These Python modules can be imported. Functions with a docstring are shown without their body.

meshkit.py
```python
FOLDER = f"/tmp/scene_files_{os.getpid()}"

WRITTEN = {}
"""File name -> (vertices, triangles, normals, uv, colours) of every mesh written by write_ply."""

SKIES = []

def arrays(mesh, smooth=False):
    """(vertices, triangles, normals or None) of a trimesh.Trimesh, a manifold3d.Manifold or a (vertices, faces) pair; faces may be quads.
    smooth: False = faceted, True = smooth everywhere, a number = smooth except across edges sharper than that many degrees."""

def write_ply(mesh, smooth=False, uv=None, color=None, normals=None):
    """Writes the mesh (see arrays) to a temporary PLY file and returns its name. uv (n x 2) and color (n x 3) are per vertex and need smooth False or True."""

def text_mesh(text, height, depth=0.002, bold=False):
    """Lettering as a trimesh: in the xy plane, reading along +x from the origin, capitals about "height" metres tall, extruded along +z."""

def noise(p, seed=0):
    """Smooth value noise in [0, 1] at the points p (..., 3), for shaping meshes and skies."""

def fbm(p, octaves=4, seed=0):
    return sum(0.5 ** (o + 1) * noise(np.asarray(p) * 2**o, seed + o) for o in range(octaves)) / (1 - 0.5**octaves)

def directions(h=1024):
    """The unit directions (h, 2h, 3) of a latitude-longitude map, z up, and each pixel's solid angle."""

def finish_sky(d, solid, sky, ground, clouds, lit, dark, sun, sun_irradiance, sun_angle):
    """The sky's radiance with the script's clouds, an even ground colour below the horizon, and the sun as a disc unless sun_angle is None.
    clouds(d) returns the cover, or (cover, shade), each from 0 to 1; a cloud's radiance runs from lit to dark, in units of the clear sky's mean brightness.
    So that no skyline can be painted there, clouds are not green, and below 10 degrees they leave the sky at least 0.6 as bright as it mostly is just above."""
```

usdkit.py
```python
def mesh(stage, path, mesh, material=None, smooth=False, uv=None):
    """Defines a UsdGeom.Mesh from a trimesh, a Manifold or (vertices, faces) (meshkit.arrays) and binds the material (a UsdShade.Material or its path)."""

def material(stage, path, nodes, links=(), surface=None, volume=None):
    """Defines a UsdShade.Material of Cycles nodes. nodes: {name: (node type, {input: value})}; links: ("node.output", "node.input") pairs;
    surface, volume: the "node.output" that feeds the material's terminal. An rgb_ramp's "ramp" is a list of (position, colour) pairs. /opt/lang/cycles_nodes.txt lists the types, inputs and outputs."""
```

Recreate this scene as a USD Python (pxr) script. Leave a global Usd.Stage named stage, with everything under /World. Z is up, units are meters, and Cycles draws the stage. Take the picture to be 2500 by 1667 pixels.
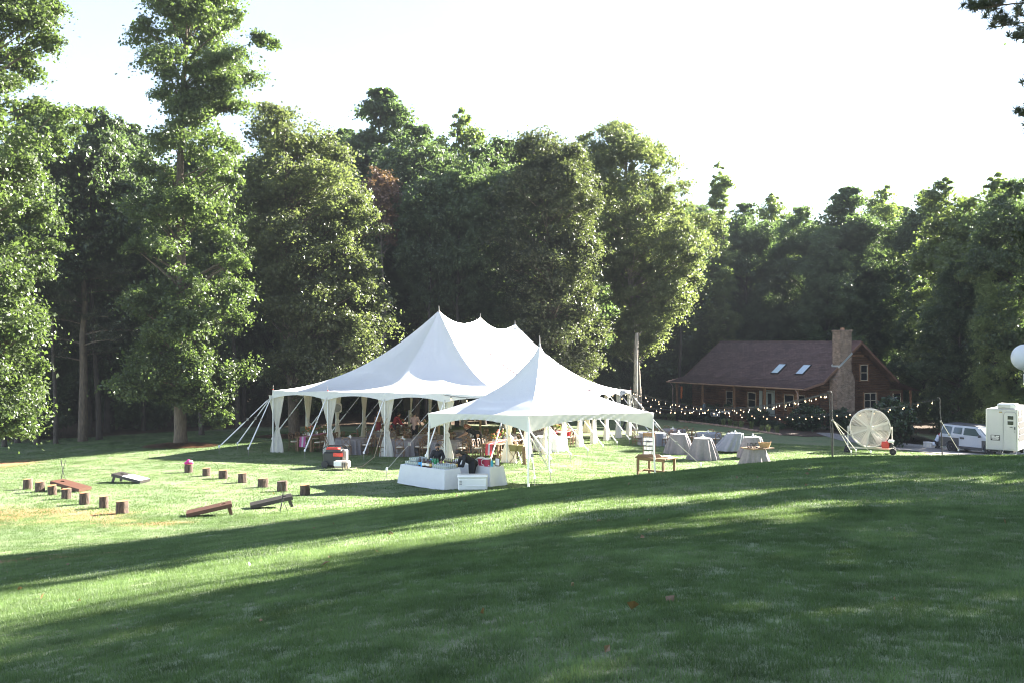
import math, random
import numpy as np, trimesh, manifold3d, usdkit, meshkit
from pxr import Usd, UsdGeom, UsdLux, UsdShade, Gf, Sdf, Vt
from scipy.interpolate import RBFInterpolator

stage = Usd.Stage.CreateInMemory()
UsdGeom.SetStageUpAxis(stage, 'Z'); UsdGeom.SetStageMetersPerUnit(stage, 1.0)
UsdGeom.Xform.Define(stage, '/World'); UsdGeom.Scope.Define(stage, '/World/Looks')

# ------------------------------------------------------------------ camera, sky, sun, exposure
EYE, FPX, CX, CY = 1.6, 2431.0, 1250.0, 833.5          # eye height; the lens in pixels of the 2500-wide photograph
cam = UsdGeom.Camera.Define(stage, '/World/camera')
cam.AddTranslateOp().Set(Gf.Vec3d(0, 0, EYE)); cam.AddRotateXOp().Set(90.0)
cam.CreateHorizontalApertureAttr(36.0); cam.CreateFocalLengthAttr(36.0 * FPX / 2500.0)
cam.CreateClippingRangeAttr(Gf.Vec2f(0.05, 20000.0))
cam.CreateExposureAttr(3.3)
SUN_AZ, SUN_EL = math.atan2(0.83, 0.557), math.radians(25.5)   # azimuth = atan2(x, y) of the direction towards the sun
SUN = np.array([math.sin(SUN_AZ) * math.cos(SUN_EL), math.cos(SUN_AZ) * math.cos(SUN_EL), math.sin(SUN_EL)])
dome = UsdLux.DomeLight.Define(stage, '/World/sky')
sky_mat = usdkit.material(stage, '/World/Looks/sky', {
    's': ('sky_texture', {'sky_type': 'single_scattering', 'sun_disc': False, 'sun_elevation': SUN_EL, 'sun_rotation': SUN_AZ, 'air_density': 1.0, 'aerosol_density': 0.35, 'ozone_density': 1.0}),
    'c': ('texture_coordinate', {}), 'm': ('mapping', {'scale': (1.0, 1.0, 3.0)}), 'n': ('noise_texture', {'scale': 1.6, 'detail': 5.0, 'roughness': 0.55}), 'r': ('map_range', {'from_min': 0.25, 'from_max': 0.75, 'to_min': 0.45, 'to_max': 0.62, 'clamp': True}), 'x': ('mix_color', {'b': (0.8, 0.72, 0.82), 'use_clamp': False}),
    'b': ('background_shader', {'strength': 0.07})}, [('c.generated', 'm.vector'), ('m.vector', 'n.vector'), ('n.fac', 'r.value'), ('r.result', 'x.fac'), ('s.color', 'x.a'), ('x.result', 'b.color')])      # a thin high veil over the clear sky
sky_mat.CreateSurfaceOutput('cycles').ConnectToSource(UsdShade.Shader.Get(stage, '/World/Looks/sky/b').CreateOutput('background', Sdf.ValueTypeNames.Token))
UsdShade.MaterialBindingAPI.Apply(dome.GetPrim()).Bind(sky_mat)
sun = UsdLux.DistantLight.Define(stage, '/World/sun')
sun.CreateIntensityAttr(1.25); sun.CreateAngleAttr(0.53); sun.CreateColorAttr(Gf.Vec3f(1.0, 0.93, 0.82)); sun.GetPrim().CreateAttribute('inputs:normalize', Sdf.ValueTypeNames.Bool).Set(True)
sun.AddRotateXYZOp().Set(Gf.Vec3f(90 - math.degrees(SUN_EL), 0, 180 - math.degrees(SUN_AZ)))

# ------------------------------------------------------------------ helpers: names, labels, meshes
used = {}
def path_of(name, parent=None):
    base = parent.GetPath().pathString if parent is not None else '/World'
    k = (base, name); n = used.get(k, 0); used[k] = n + 1
    return f'{base}/{name}' if n == 0 else f'{base}/{name}_{n:03d}'
def tag(p, label=None, cat=None, group=None, kind=None):
    p = p.GetPrim() if hasattr(p, 'GetPrim') else p
    for k, v in (('label', label), ('category', cat), ('group', group), ('kind', kind)):
        if v: p.SetCustomDataByKey(k, v)
    return p
def place(p, loc, rz=0.0, scale=None, tilt=None):
    x = UsdGeom.Xformable(p); x.ClearXformOpOrder()
    x.AddTranslateOp().Set(Gf.Vec3d(*map(float, loc))); x.AddRotateZOp().Set(float(math.degrees(rz)))
    if tilt: x.AddRotateXOp().Set(float(math.degrees(tilt)))
    if scale is not None: x.AddScaleOp().Set(Gf.Vec3f(*([float(scale)] * 3 if np.ndim(scale) == 0 else map(float, scale))))
def thing(name, label, cat, loc=(0, 0, 0), rz=0.0, group=None, scale=None, tilt=None):
    p = UsdGeom.Xform.Define(stage, path_of(name)).GetPrim()
    place(p, loc, rz, scale, tilt); return tag(p, label, cat, group)
def copy_of(src, label, loc, rz=0.0, group=None, scale=None, tilt=None):
    p = UsdGeom.Xform.Define(stage, path_of(src.GetName().rstrip('0123456789').rstrip('_'))).GetPrim()
    p.GetReferences().AddInternalReference(src.GetPath()); p.SetInstanceable(True)
    place(p, loc, rz, scale, tilt); return tag(p, label, None, group)
def node(name, parent):
    return UsdGeom.Xform.Define(stage, path_of(name, parent)).GetPrim()
def obj(name, mesh, mat, parent=None, smooth=False, label=None, kind=None, cat=None, group=None, loc=None, rz=0.0):
    if isinstance(mesh, MB): mesh = mesh.out()
    m = usdkit.mesh(stage, path_of(name, parent), mesh, mat, smooth)
    if loc is not None: place(m.GetPrim(), loc, rz)
    tag(m.GetPrim(), label, cat, group, kind); return m.GetPrim()

def unit(v): v = np.asarray(v, float); return v / (np.linalg.norm(v) + 1e-12)
def rotz(a): c, s = math.cos(a), math.sin(a); return np.array([[c, -s, 0], [s, c, 0], [0, 0, 1.0]])
BOXF = np.array([[0, 2, 1], [0, 3, 2], [4, 5, 6], [4, 6, 7], [0, 1, 5], [0, 5, 4], [1, 2, 6], [1, 6, 5], [2, 3, 7], [2, 7, 6], [3, 0, 4], [3, 4, 7]])
class MB:
    """collects simple shapes into ONE mesh"""
    def __init__(s): s.v, s.f, s.n = [], [], 0
    def add(s, v, f):
        v = np.asarray(v, float); f = np.asarray(f, int)
        if f.shape[1] == 4: f = np.vstack([f[:, [0, 1, 2]], f[:, [0, 2, 3]]])
        s.v.append(v); s.f.append(f + s.n); s.n += len(v); return s
    def out(s): return np.vstack(s.v), np.vstack(s.f)
    def mesh(s, m): return s.add(m.vertices, m.faces)
    def box(s, c, size, R=None, taper=1.0):
        h = np.asarray(size, float) / 2
        q = np.array([[-1, -1, -1], [1, -1, -1], [1, 1, -1], [-1, 1, -1], [-1, -1, 1], [1, -1, 1], [1, 1, 1], [-1, 1, 1]], float) * h
        q[4:, :2] *= taper
        if R is not None: q = q @ np.asarray(R).T
        return s.add(q + np.asarray(c, float), BOXF)
    def rbox(s, c, size, b=0.02, R=None):
        h = np.asarray(size, float) / 2; b = min(b, *(h * 0.9)); pts = []
        for sx in (-1, 1):
            for sy in (-1, 1):
                for sz in (-1, 1):
                    for k in range(3):
                        o = h.copy(); o[k] -= 0; o[(k + 1) % 3] -= b; o[(k + 2) % 3] -= b; pts.append(o * (sx, sy, sz))
        hull = manifold3d.Manifold.hull_points(np.array(pts)).to_mesh()
        v = np.array(hull.vert_properties[:, :3], float)
        if R is not None: v = v @ np.asarray(R).T
        return s.add(v + np.asarray(c, float), hull.tri_verts)
    def bar(s, p0, p1, w, h=None, up=(0, 0, 1)):
        p0, p1 = np.asarray(p0, float), np.asarray(p1, float); d = unit(p1 - p0); h = w if h is None else h
        a = np.cross(up, d)
        if np.linalg.norm(a) < 1e-3: a = np.cross((0, 1.0, 0), d)
        a = unit(a); b = np.cross(d, a); q = []
        for p in (p0, p1):
            for i, j in ((-1, -1), (1, -1), (1, 1), (-1, 1)): q.append(p + a * i * w / 2 + b * j * h / 2)
        return s.add(q, BOXF)
    def tube(s, pts, r, n=6, cap=True, squash=None):
        p = np.asarray(pts, float); r = np.broadcast_to(np.asarray(r, float), (len(p),))
        t = np.gradient(p, axis=0); t /= np.linalg.norm(t, axis=1, keepdims=True) + 1e-12
        ref = np.array([0, 0, 1.0]) if abs(t[:, 2]).mean() < 0.85 else np.array([0.3, 1.0, 0])
        a = np.cross(t, ref); a /= np.linalg.norm(a, axis=1, keepdims=True) + 1e-12; b = np.cross(t, a)
        ang = np.arange(n) * 2 * np.pi / n
        v = p[:, None] + r[:, None, None] * (np.cos(ang)[None, :, None] * a[:, None] + np.sin(ang)[None, :, None] * b[:, None])
        i, j = np.meshgrid(np.arange(len(p) - 1), np.arange(n), indexing='ij')
        q = np.stack([i * n + j, i * n + (j + 1) % n, (i + 1) * n + (j + 1) % n, (i + 1) * n + j], -1).reshape(-1, 4)
        f = np.vstack([q[:, [0, 1, 2]], q[:, [0, 2, 3]]]); v = v.reshape(-1, 3)
        if cap:
            m = len(v); v = np.vstack([v, p[:1], p[-1:]]); k = np.arange(n)
            f = np.vstack([f, np.stack([np.full(n, m), (k + 1) % n, k], 1), np.stack([np.full(n, m + 1), (len(p) - 1) * n + k, (len(p) - 1) * n + (k + 1) % n], 1)])
        return s.add(v, f)
    def lathe(s, prof, n=16, c=(0, 0, 0), R=None):
        """prof: (radius, height) pairs from the bottom up"""
        prof = np.asarray(prof, float); ang = np.arange(n) * 2 * np.pi / n
        v = np.stack([prof[:, 0, None] * np.cos(ang), prof[:, 0, None] * np.sin(ang), np.broadcast_to(prof[:, 1, None], (len(prof), n))], -1).reshape(-1, 3)
        i, j = np.meshgrid(np.arange(len(prof) - 1), np.arange(n), indexing='ij')
        q = np.stack([i * n + j, i * n + (j + 1) % n, (i + 1) * n + (j + 1) % n, (i + 1) * n + j], -1).reshape(-1, 4)
        f = np.vstack([q[:, [0, 1, 2]], q[:, [0, 2, 3]]]); m = len(v); k = np.arange(n); e = (len(prof) - 1) * n
        v = np.vstack([v, [[0, 0, prof[0, 1]], [0, 0, prof[-1, 1]]]])
        f = np.vstack([f, np.stack([np.full(n, m), (k + 1) % n, k], 1), np.stack([np.full(n, m + 1), e + k, e + (k + 1) % n], 1)])
        if R is not None: v = v @ np.asarray(R).T
        return s.add(v + np.asarray(c, float), f)
    def grid(s, P, closed=False):
        """P: (m, n, 3) points joined as a sheet; closed joins the last column to the first"""
        P = np.asarray(P, float); m, n = P.shape[:2]; nn = n if closed else n - 1
        i, j = np.meshgrid(np.arange(m - 1), np.arange(nn), indexing='ij')
        q = np.stack([i * n + j, i * n + (j + 1) % n, (i + 1) * n + (j + 1) % n, (i + 1) * n + j], -1).reshape(-1, 4)
        return s.add(P.reshape(-1, 3), q)
    def ball(s, c, r, sub=2):
        m = trimesh.creation.icosphere(sub, 1.0); return s.add(m.vertices * np.asarray(r) + np.asarray(c, float), m.faces)
    def prism(s, poly, depth, R=None, c=(0, 0, 0)):
        """convex polygon (n,2) in the xz plane, extruded along +y by depth"""
        p = np.asarray(poly, float); n = len(p)
        v = np.vstack([np.c_[p[:, 0], np.zeros(n), p[:, 1]], np.c_[p[:, 0], np.full(n, depth), p[:, 1]]])
        k = np.arange(1, n - 1); e = np.arange(n)
        f = np.vstack([np.stack([0 * k, k, k + 1], 1), np.stack([0 * k + n, n + k + 1, n + k], 1), np.stack([e, n + e, n + (e + 1) % n], 1), np.stack([e, n + (e + 1) % n, (e + 1) % n], 1)])
        if R is not None: v = v @ np.asarray(R).T
        return s.add(v + np.asarray(c, float), f)

# ------------------------------------------------------------------ the land, measured from the photograph: (pixel x, pixel y, distance) of ground points
def pt(px, py, d): return np.array([(px - CX) / FPX * d, d, EYE - (py - CY) / FPX * d])
land = [pt(*q) for q in (
    (0, 1667, 6.3), (600, 1667, 5.2), (1250, 1667, 4.66), (1900, 1667, 4.45), (2500, 1667, 4.4),
    (0, 1480, 11.0), (0, 1385, 17.0), (0, 1297, 25.0), (68, 1193, 34.5), (0, 1102, 52.0), (520, 1253, 28.0), (298, 1252, 28.0), (530, 1300, 23.0),
    (1250, 1385, 9.0), (1250, 1280, 14.0), (1250, 1222, 20.0), (1270, 1192, 29.0), (1296, 1190.5, 34.0), (1339, 1144, 42.7), (1084, 1195, 35.0), (819, 1137, 42.4),
    (1900, 1372, 8.6), (1900, 1230, 14.0), (1890, 1150, 20.5), (1850, 1131, 26.0), (1604, 1156, 27.0), (1604, 1160.5, 37.9),
    (2500, 1372, 8.4), (2480, 1220, 14.0), (2480, 1140, 19.0), (2480, 1112, 25.0), (2300, 1114, 25.5), (2034, 1117, 26.0), (2034, 1136, 32.0), (2034, 1131, 40.0), (2034, 1121.5, 50.0), (2300, 1118, 55.0),
    (1238, 1129, 44.6), (666, 1103, 48.75), (1494, 1063, 66.2), (441, 1087, 51.7), (1715, 1120.4, 50.0), (1657, 1106.6, 53.0), (1729, 1086, 59.6), (1840, 1155, 43.0),
    (1938, 1048, 77.8), (1629, 1019, 92.6), (2180, 1106.5, 57.0), (2400, 1108, 61.5), (2310, 1098, 64.5), (2440, 1116, 55.0), (720, 1064, 59.0), (2040, 1068, 72.0))]
land += [np.array(q, float) for q in ((0, 0, 0.12), (8, 1, 0.25), (-8, 2, -0.75), (0, -12, 0.6), (14, -6, 0.8), (-16, -8, -1.2), (20, 10, 0.0), (30, 22, -1.8), (34, 45, -4.6), (-18, 10, -2.4), (-24, 22, -3.2), (-36, 34, -3.9), (-40, 60, -4.3), (-20, 75, -4.2), (0, 95, -5.0), (45, 95, -5.4), (55, 62, -5.5), (10, 130, -5.5), (-60, 120, -5), (70, 130, -5.5), (45, 10, -1.0))]
land = np.array(land)
_rbf = RBFInterpolator(land[:, :2], land[:, 2], kernel='thin_plate_spline', smoothing=0.02)
def height(xy):
    xy = np.atleast_2d(np.asarray(xy, float)); r = np.linalg.norm(xy - (0, 45), axis=1)
    q = (xy - (0, 45)) * np.minimum(1, 95 / np.maximum(r, 1e-6))[:, None] + (0, 45)
    z = _rbf(q); w = np.clip((r - 70) / 50, 0, 1)
    return z * (1 - w) + np.clip(z, -6.5, -3.5) * w
def gz(x, y): return float(height([[x, y]])[0])
def gp(x, y, dz=0.0): return np.array([x, y, gz(x, y) + dz])
def at(px, d, dz=0.0):
    """the ground point at distance d under pixel column px"""
    x = (px - CX) / FPX * d; return gp(x, d, dz)
# ------------------------------------------------------------------ materials
LK = '/World/Looks/'
def mat(name, nodes, links, surface): return usdkit.material(stage, LK + name, nodes, links, surface)
def M(name, color, rough=0.6, var=0.0, scale=6.0, bump=0.0, metal=0.0, spec=0.5, color2=None, stretch=(1, 1, 1), obj_space=True, **kw):
    """a plain material with some noise in its colour and relief"""
    color = np.asarray(color, float); c2 = np.asarray(color2, float) if color2 is not None else color * (1 - var)
    nodes = {'p': ('principled_bsdf', {'base_color': tuple(color), 'roughness': rough, 'metallic': metal, 'specular_ior_level': spec, **kw})}
    links = []
    if var or color2 is not None or bump:
        nodes['t'] = ('texture_coordinate', {}) if obj_space else ('geometry', {})
        nodes['m'] = ('mapping', {'scale': tuple(scale * np.asarray(stretch, float))}); nodes['n'] = ('noise_texture', {'scale': 1.0, 'detail': 4.0, 'roughness': 0.6})
        links += [('t.object' if obj_space else 't.position', 'm.vector'), ('m.vector', 'n.vector')]
        if var or color2 is not None:
            nodes['r'] = ('rgb_ramp', {'ramp': [(0.3, tuple(c2)), (0.7, tuple(color))]}); links += [('n.fac', 'r.fac'), ('r.color', 'p.base_color')]
        if bump:
            nodes['b'] = ('bump', {'strength': min(1.0, bump), 'distance': 0.02}); links += [('n.fac', 'b.height'), ('b.normal', 'p.normal')]
    return mat(name, nodes, links, 'p.BSDF')
def leaf_mat(name, stops, trans=0.5, rough=0.4, tcol=None, spec=0.7):
    return mat(name, {'g': ('geometry', {}), 'o': ('object_info', {}), 'r': ('rgb_ramp', {'ramp': stops}), 'v': ('hsv', {'saturation': 1.0, 'fac': 1.0, 'hue': 0.5}),
        'mr': ('map_range', {'from_min': 0.0, 'from_max': 1.0, 'to_min': 0.75, 'to_max': 1.25}), 'p': ('principled_bsdf', {'roughness': rough, 'specular_ior_level': spec}),
        'tc': ('mix', {'mix_type': 'multiply', 'fac': 1.0, 'color2': tcol or (1.7, 1.88, 0.9)}), 'tr': ('translucent_bsdf', {}), 'x': ('mix_closure', {'fac': trans})},
        [('g.random_per_island', 'r.fac'), ('r.color', 'v.color'), ('o.random', 'mr.value'), ('mr.result', 'v.value'), ('v.color', 'p.base_color'), ('v.color', 'tc.color1'), ('tc.color', 'tr.color'), ('p.BSDF', 'x.closure1'), ('tr.BSDF', 'x.closure2')], 'x.closure')
LEAF = {
    'gum': leaf_mat('leaf_gum', [(0, (0.067, 0.093, 0.039)), (0.5, (0.112, 0.146, 0.061)), (0.9, (0.166, 0.192, 0.096)), (0.97, (0.239, 0.212, 0.096)), (1, (0.334, 0.186, 0.096))], rough=0.38),
    'oak': leaf_mat('leaf_oak', [(0, (0.080, 0.093, 0.049)), (0.5, (0.143, 0.152, 0.078)), (0.88, (0.210, 0.206, 0.114)), (0.95, (0.306, 0.220, 0.131)), (1, (0.364, 0.182, 0.120))], rough=0.38),
    'forest': leaf_mat('leaf_forest', [(0, (0.068, 0.097, 0.052)), (0.5, (0.122, 0.152, 0.075)), (1, (0.198, 0.211, 0.107))], rough=0.4),
    'bright': leaf_mat('leaf_bright', [(0, (0.127, 0.162, 0.062)), (0.5, (0.198, 0.233, 0.087)), (1, (0.302, 0.306, 0.127))], trans=0.42),
    'dead': leaf_mat('leaf_dead', [(0, (0.145, 0.082, 0.054)), (0.6, (0.289, 0.171, 0.122)), (1, (0.145, 0.127, 0.070))], trans=0.2),
    'pine': leaf_mat('needle', [(0, (0.051, 0.063, 0.031)), (0.6, (0.087, 0.101, 0.046)), (1, (0.159, 0.127, 0.077))], trans=0.15),
    'shrub': leaf_mat('leaf_shrub', [(0, (0.018, 0.042, 0.014)), (0.6, (0.032, 0.065, 0.02)), (1, (0.055, 0.09, 0.03))], trans=0.2, rough=0.35),
    'pale': leaf_mat('leaf_pale', [(0, (0.16, 0.19, 0.09)), (0.6, (0.26, 0.28, 0.15)), (1, (0.36, 0.37, 0.22))], trans=0.3)}
BARK = M('bark', (0.15, 0.115, 0.085), 0.95, color2=(0.05, 0.038, 0.03), scale=5.0, stretch=(4, 4, 0.7), bump=1.0)
BARKD = M('bark_dark', (0.075, 0.06, 0.05), 0.95, color2=(0.028, 0.023, 0.02), scale=5.0, stretch=(4, 4, 0.7), bump=1.0)
BARKG = M('bark_grey', (0.26, 0.22, 0.18), 0.95, color2=(0.10, 0.085, 0.07), scale=4.0, stretch=(3, 3, 0.6), bump=1.0)

# ------------------------------------------------------------------ ground
tag(dome, kind='structure')
def axis(a, b, step, far, grow=1.22):
    mid = list(np.arange(a, b + 1e-6, step)); lo, hi = [], []; s = step; x = a
    while x > -far: s *= grow; x -= s; lo.append(x)
    s = step; x = mid[-1]
    while x < far: s *= grow; x += s; hi.append(x)
    return np.array(lo[::-1] + mid + hi)
gx_, gy_ = axis(-34, 40, 0.55, 2500), axis(-6, 100, 0.55, 3500)
GX, GY = np.meshgrid(gx_, gy_, indexing='ij'); GXY = np.c_[GX.ravel(), GY.ravel()]
GZ = np.concatenate([height(c) for c in np.array_split(GXY, 20)])
def blob(xy, c, r, seed=0, amp=0.6):
    """soft irregular patch: 1 at its middle, 0 outside"""
    d = np.linalg.norm((np.atleast_2d(xy) - np.asarray(c)[:2]) / np.asarray(r), axis=1)
    n = meshkit.fbm(np.c_[np.atleast_2d(xy) * 0.9, np.full(len(np.atleast_2d(xy)), seed * 7.3)], 3, seed)
    return np.clip(1.6 - d - amp * (n - 0.5) * 3.0, 0, 1) * np.clip((2.2 - d) * 2, 0, 1)
CLAY = [(pt(-40, 1253, 27.5), (1.9, 1.5)), (pt(205, 1254, 27.8), (1.0, 0.7)), (pt(-10, 1132, 44), (1.3, 2.2)), (pt(270, 1266, 26.5), (0.6, 0.4)), (pt(370, 1268, 26.0), (0.8, 0.35)), (pt(60, 1362, 18.5), (1.6, 0.3)), (pt(165, 1350, 19.5), (1.0, 0.2))]
def clay_at(xy): return 0.75 * np.max([blob(xy, c, r, i) for i, (c, r) in enumerate(CLAY)], axis=0)
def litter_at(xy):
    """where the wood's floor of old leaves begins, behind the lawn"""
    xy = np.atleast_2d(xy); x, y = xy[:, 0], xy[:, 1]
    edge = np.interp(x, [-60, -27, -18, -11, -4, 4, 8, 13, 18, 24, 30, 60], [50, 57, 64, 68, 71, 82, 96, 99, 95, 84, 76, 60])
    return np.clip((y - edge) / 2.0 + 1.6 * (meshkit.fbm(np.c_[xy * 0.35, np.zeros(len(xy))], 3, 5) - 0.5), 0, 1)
gm = usdkit.mesh(stage, '/World/ground', (np.c_[GXY, GZ], MB().grid(np.dstack([GX, GY, GZ.reshape(GX.shape)])).out()[1][:, ::-1]), None, True)
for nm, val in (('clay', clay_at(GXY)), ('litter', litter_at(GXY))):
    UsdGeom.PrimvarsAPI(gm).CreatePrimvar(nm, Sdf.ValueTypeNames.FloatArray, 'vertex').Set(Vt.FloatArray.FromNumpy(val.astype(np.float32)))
tag(gm, kind='structure')
GRASS_RAMP = [(0.12, (0.085, 0.135, 0.055)), (0.35, (0.142, 0.21, 0.097)), (0.55, (0.188, 0.255, 0.13)), (0.72, (0.235, 0.27, 0.155)), (0.92, (0.3, 0.3, 0.2))]
ground_mat = mat('lawn_soil', {'g': ('geometry', {}), 'n1': ('noise_texture', {'scale': 0.3, 'detail': 6.0, 'roughness': 0.68}), 'n2': ('noise_texture', {'scale': 14.0, 'detail': 3.0, 'roughness': 0.7}),
    'ad': ('math', {'math_type': 'multiply_add', 'value2': 0.3}), 'r': ('rgb_ramp', {'ramp': GRASS_RAMP}), 'n3': ('noise_texture', {'scale': 60.0, 'detail': 2.0}),
    'dk': ('map_range', {'from_min': 0.25, 'from_max': 0.75, 'to_min': 0.5, 'to_max': 0.95}), 'mu': ('vector_math', {'math_type': 'scale'}),
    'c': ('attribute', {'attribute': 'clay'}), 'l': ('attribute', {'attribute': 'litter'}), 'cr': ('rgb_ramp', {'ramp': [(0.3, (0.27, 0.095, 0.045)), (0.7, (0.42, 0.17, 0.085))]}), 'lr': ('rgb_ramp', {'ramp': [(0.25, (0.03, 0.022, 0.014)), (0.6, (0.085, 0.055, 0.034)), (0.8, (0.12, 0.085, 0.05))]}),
    'mc': ('mix_color', {}), 'ml': ('mix_color', {}), 'b': ('bump', {'strength': 0.7, 'distance': 0.03}), 'p': ('principled_bsdf', {'roughness': 0.95, 'specular_ior_level': 0.15})},
    [('g.position', 'n1.vector'), ('g.position', 'n2.vector'), ('g.position', 'n3.vector'), ('n2.fac', 'ad.value1'), ('n1.fac', 'ad.value3'), ('ad.value', 'r.fac'), ('n3.fac', 'dk.value'), ('r.color', 'mu.vector1'), ('dk.result', 'mu.scale'),
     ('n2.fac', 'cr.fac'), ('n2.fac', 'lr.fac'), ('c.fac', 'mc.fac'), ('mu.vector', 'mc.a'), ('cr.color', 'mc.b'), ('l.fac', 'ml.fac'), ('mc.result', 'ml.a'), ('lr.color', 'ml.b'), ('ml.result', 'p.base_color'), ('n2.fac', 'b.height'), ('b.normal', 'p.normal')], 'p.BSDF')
# the 0.3 * fine noise lifts the ramp position by 0.15 on average
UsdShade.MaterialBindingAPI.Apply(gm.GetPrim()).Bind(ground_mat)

# ------------------------------------------------------------------ grass: short blades in patches that follow the ground
rg = np.random.default_rng(11)
def grass_patch(size, n, h, w, seed):
    r = np.random.default_rng(seed); p = r.uniform(-size / 2, size / 2, (n * 4, 2))
    rad = np.hypot(p[:, 0], p[:, 1]) / (size / 2); keep = (r.random(len(p)) < 1.25 * (1 - rad ** 3)) & (rad < 1) & (meshkit.fbm(np.c_[p / size * 6, np.full(len(p), seed * 3.1)], 3, seed) > r.uniform(0.25, 0.62, len(p))); p = p[keep][:n]; n = len(p)
    ang = r.uniform(0, 2 * np.pi, n); lean = r.uniform(0.2, 1.45, n); hh = h * np.clip(r.lognormal(-0.25, 0.45, n), 0.3, 2.4); ww = w * r.uniform(0.6, 1.3, n)
    d = np.c_[np.cos(ang), np.sin(ang)]; sd = np.c_[-d[:, 1], d[:, 0]]
    b = np.c_[p, np.full(n, -0.012)]
    v = np.stack([b - np.c_[sd * ww[:, None] / 2, np.zeros(n)], b + np.c_[sd * ww[:, None] / 2, np.zeros(n)], b + np.c_[d * (hh * np.sin(lean))[:, None], hh * np.cos(lean) + 0.012]], 1)
    return v.reshape(-1, 3), np.arange(3 * n).reshape(-1, 3)
blade_mat = mat('grass_blade', {'g': ('geometry', {}), 'n1': ('noise_texture', {'scale': 0.3, 'detail': 6.0, 'roughness': 0.68}), 'ad': ('math', {'math_type': 'multiply_add', 'value2': 0.7}), 'of': ('math', {'math_type': 'subtract', 'value2': 0.33}), 'r': ('rgb_ramp', {'ramp': GRASS_RAMP}),
    'n2': ('noise_texture', {'scale': 1.6, 'detail': 5.0, 'roughness': 0.75}), 'mr': ('map_range', {'from_min': 0.32, 'from_max': 0.68, 'to_min': 0.62, 'to_max': 1.38}), 'sc': ('vector_math', {'math_type': 'scale'}), 'p': ('principled_bsdf', {'roughness': 0.55, 'specular_ior_level': 0.25}), 'tc': ('mix', {'mix_type': 'multiply', 'fac': 1.0, 'color2': (1.6, 1.65, 0.95)}), 'tr': ('translucent_bsdf', {}), 'x': ('mix_closure', {'fac': 0.35})},
    [('g.position', 'n1.vector'), ('g.random_per_island', 'ad.value1'), ('n1.fac', 'ad.value3'), ('ad.value', 'of.value1'), ('of.value', 'r.fac'), ('g.position', 'n2.vector'), ('n2.fac', 'mr.value'), ('r.color', 'sc.vector1'), ('mr.result', 'sc.scale'), ('sc.vector', 'p.base_color'), ('sc.vector', 'tc.color1'), ('tc.color', 'tr.color'), ('p.BSDF', 'x.closure1'), ('tr.BSDF', 'x.closure2')], 'x.closure')
BARE = []   # circles (x, y, r) without grass: paths, beds; filled below before the grass is laid
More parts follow.
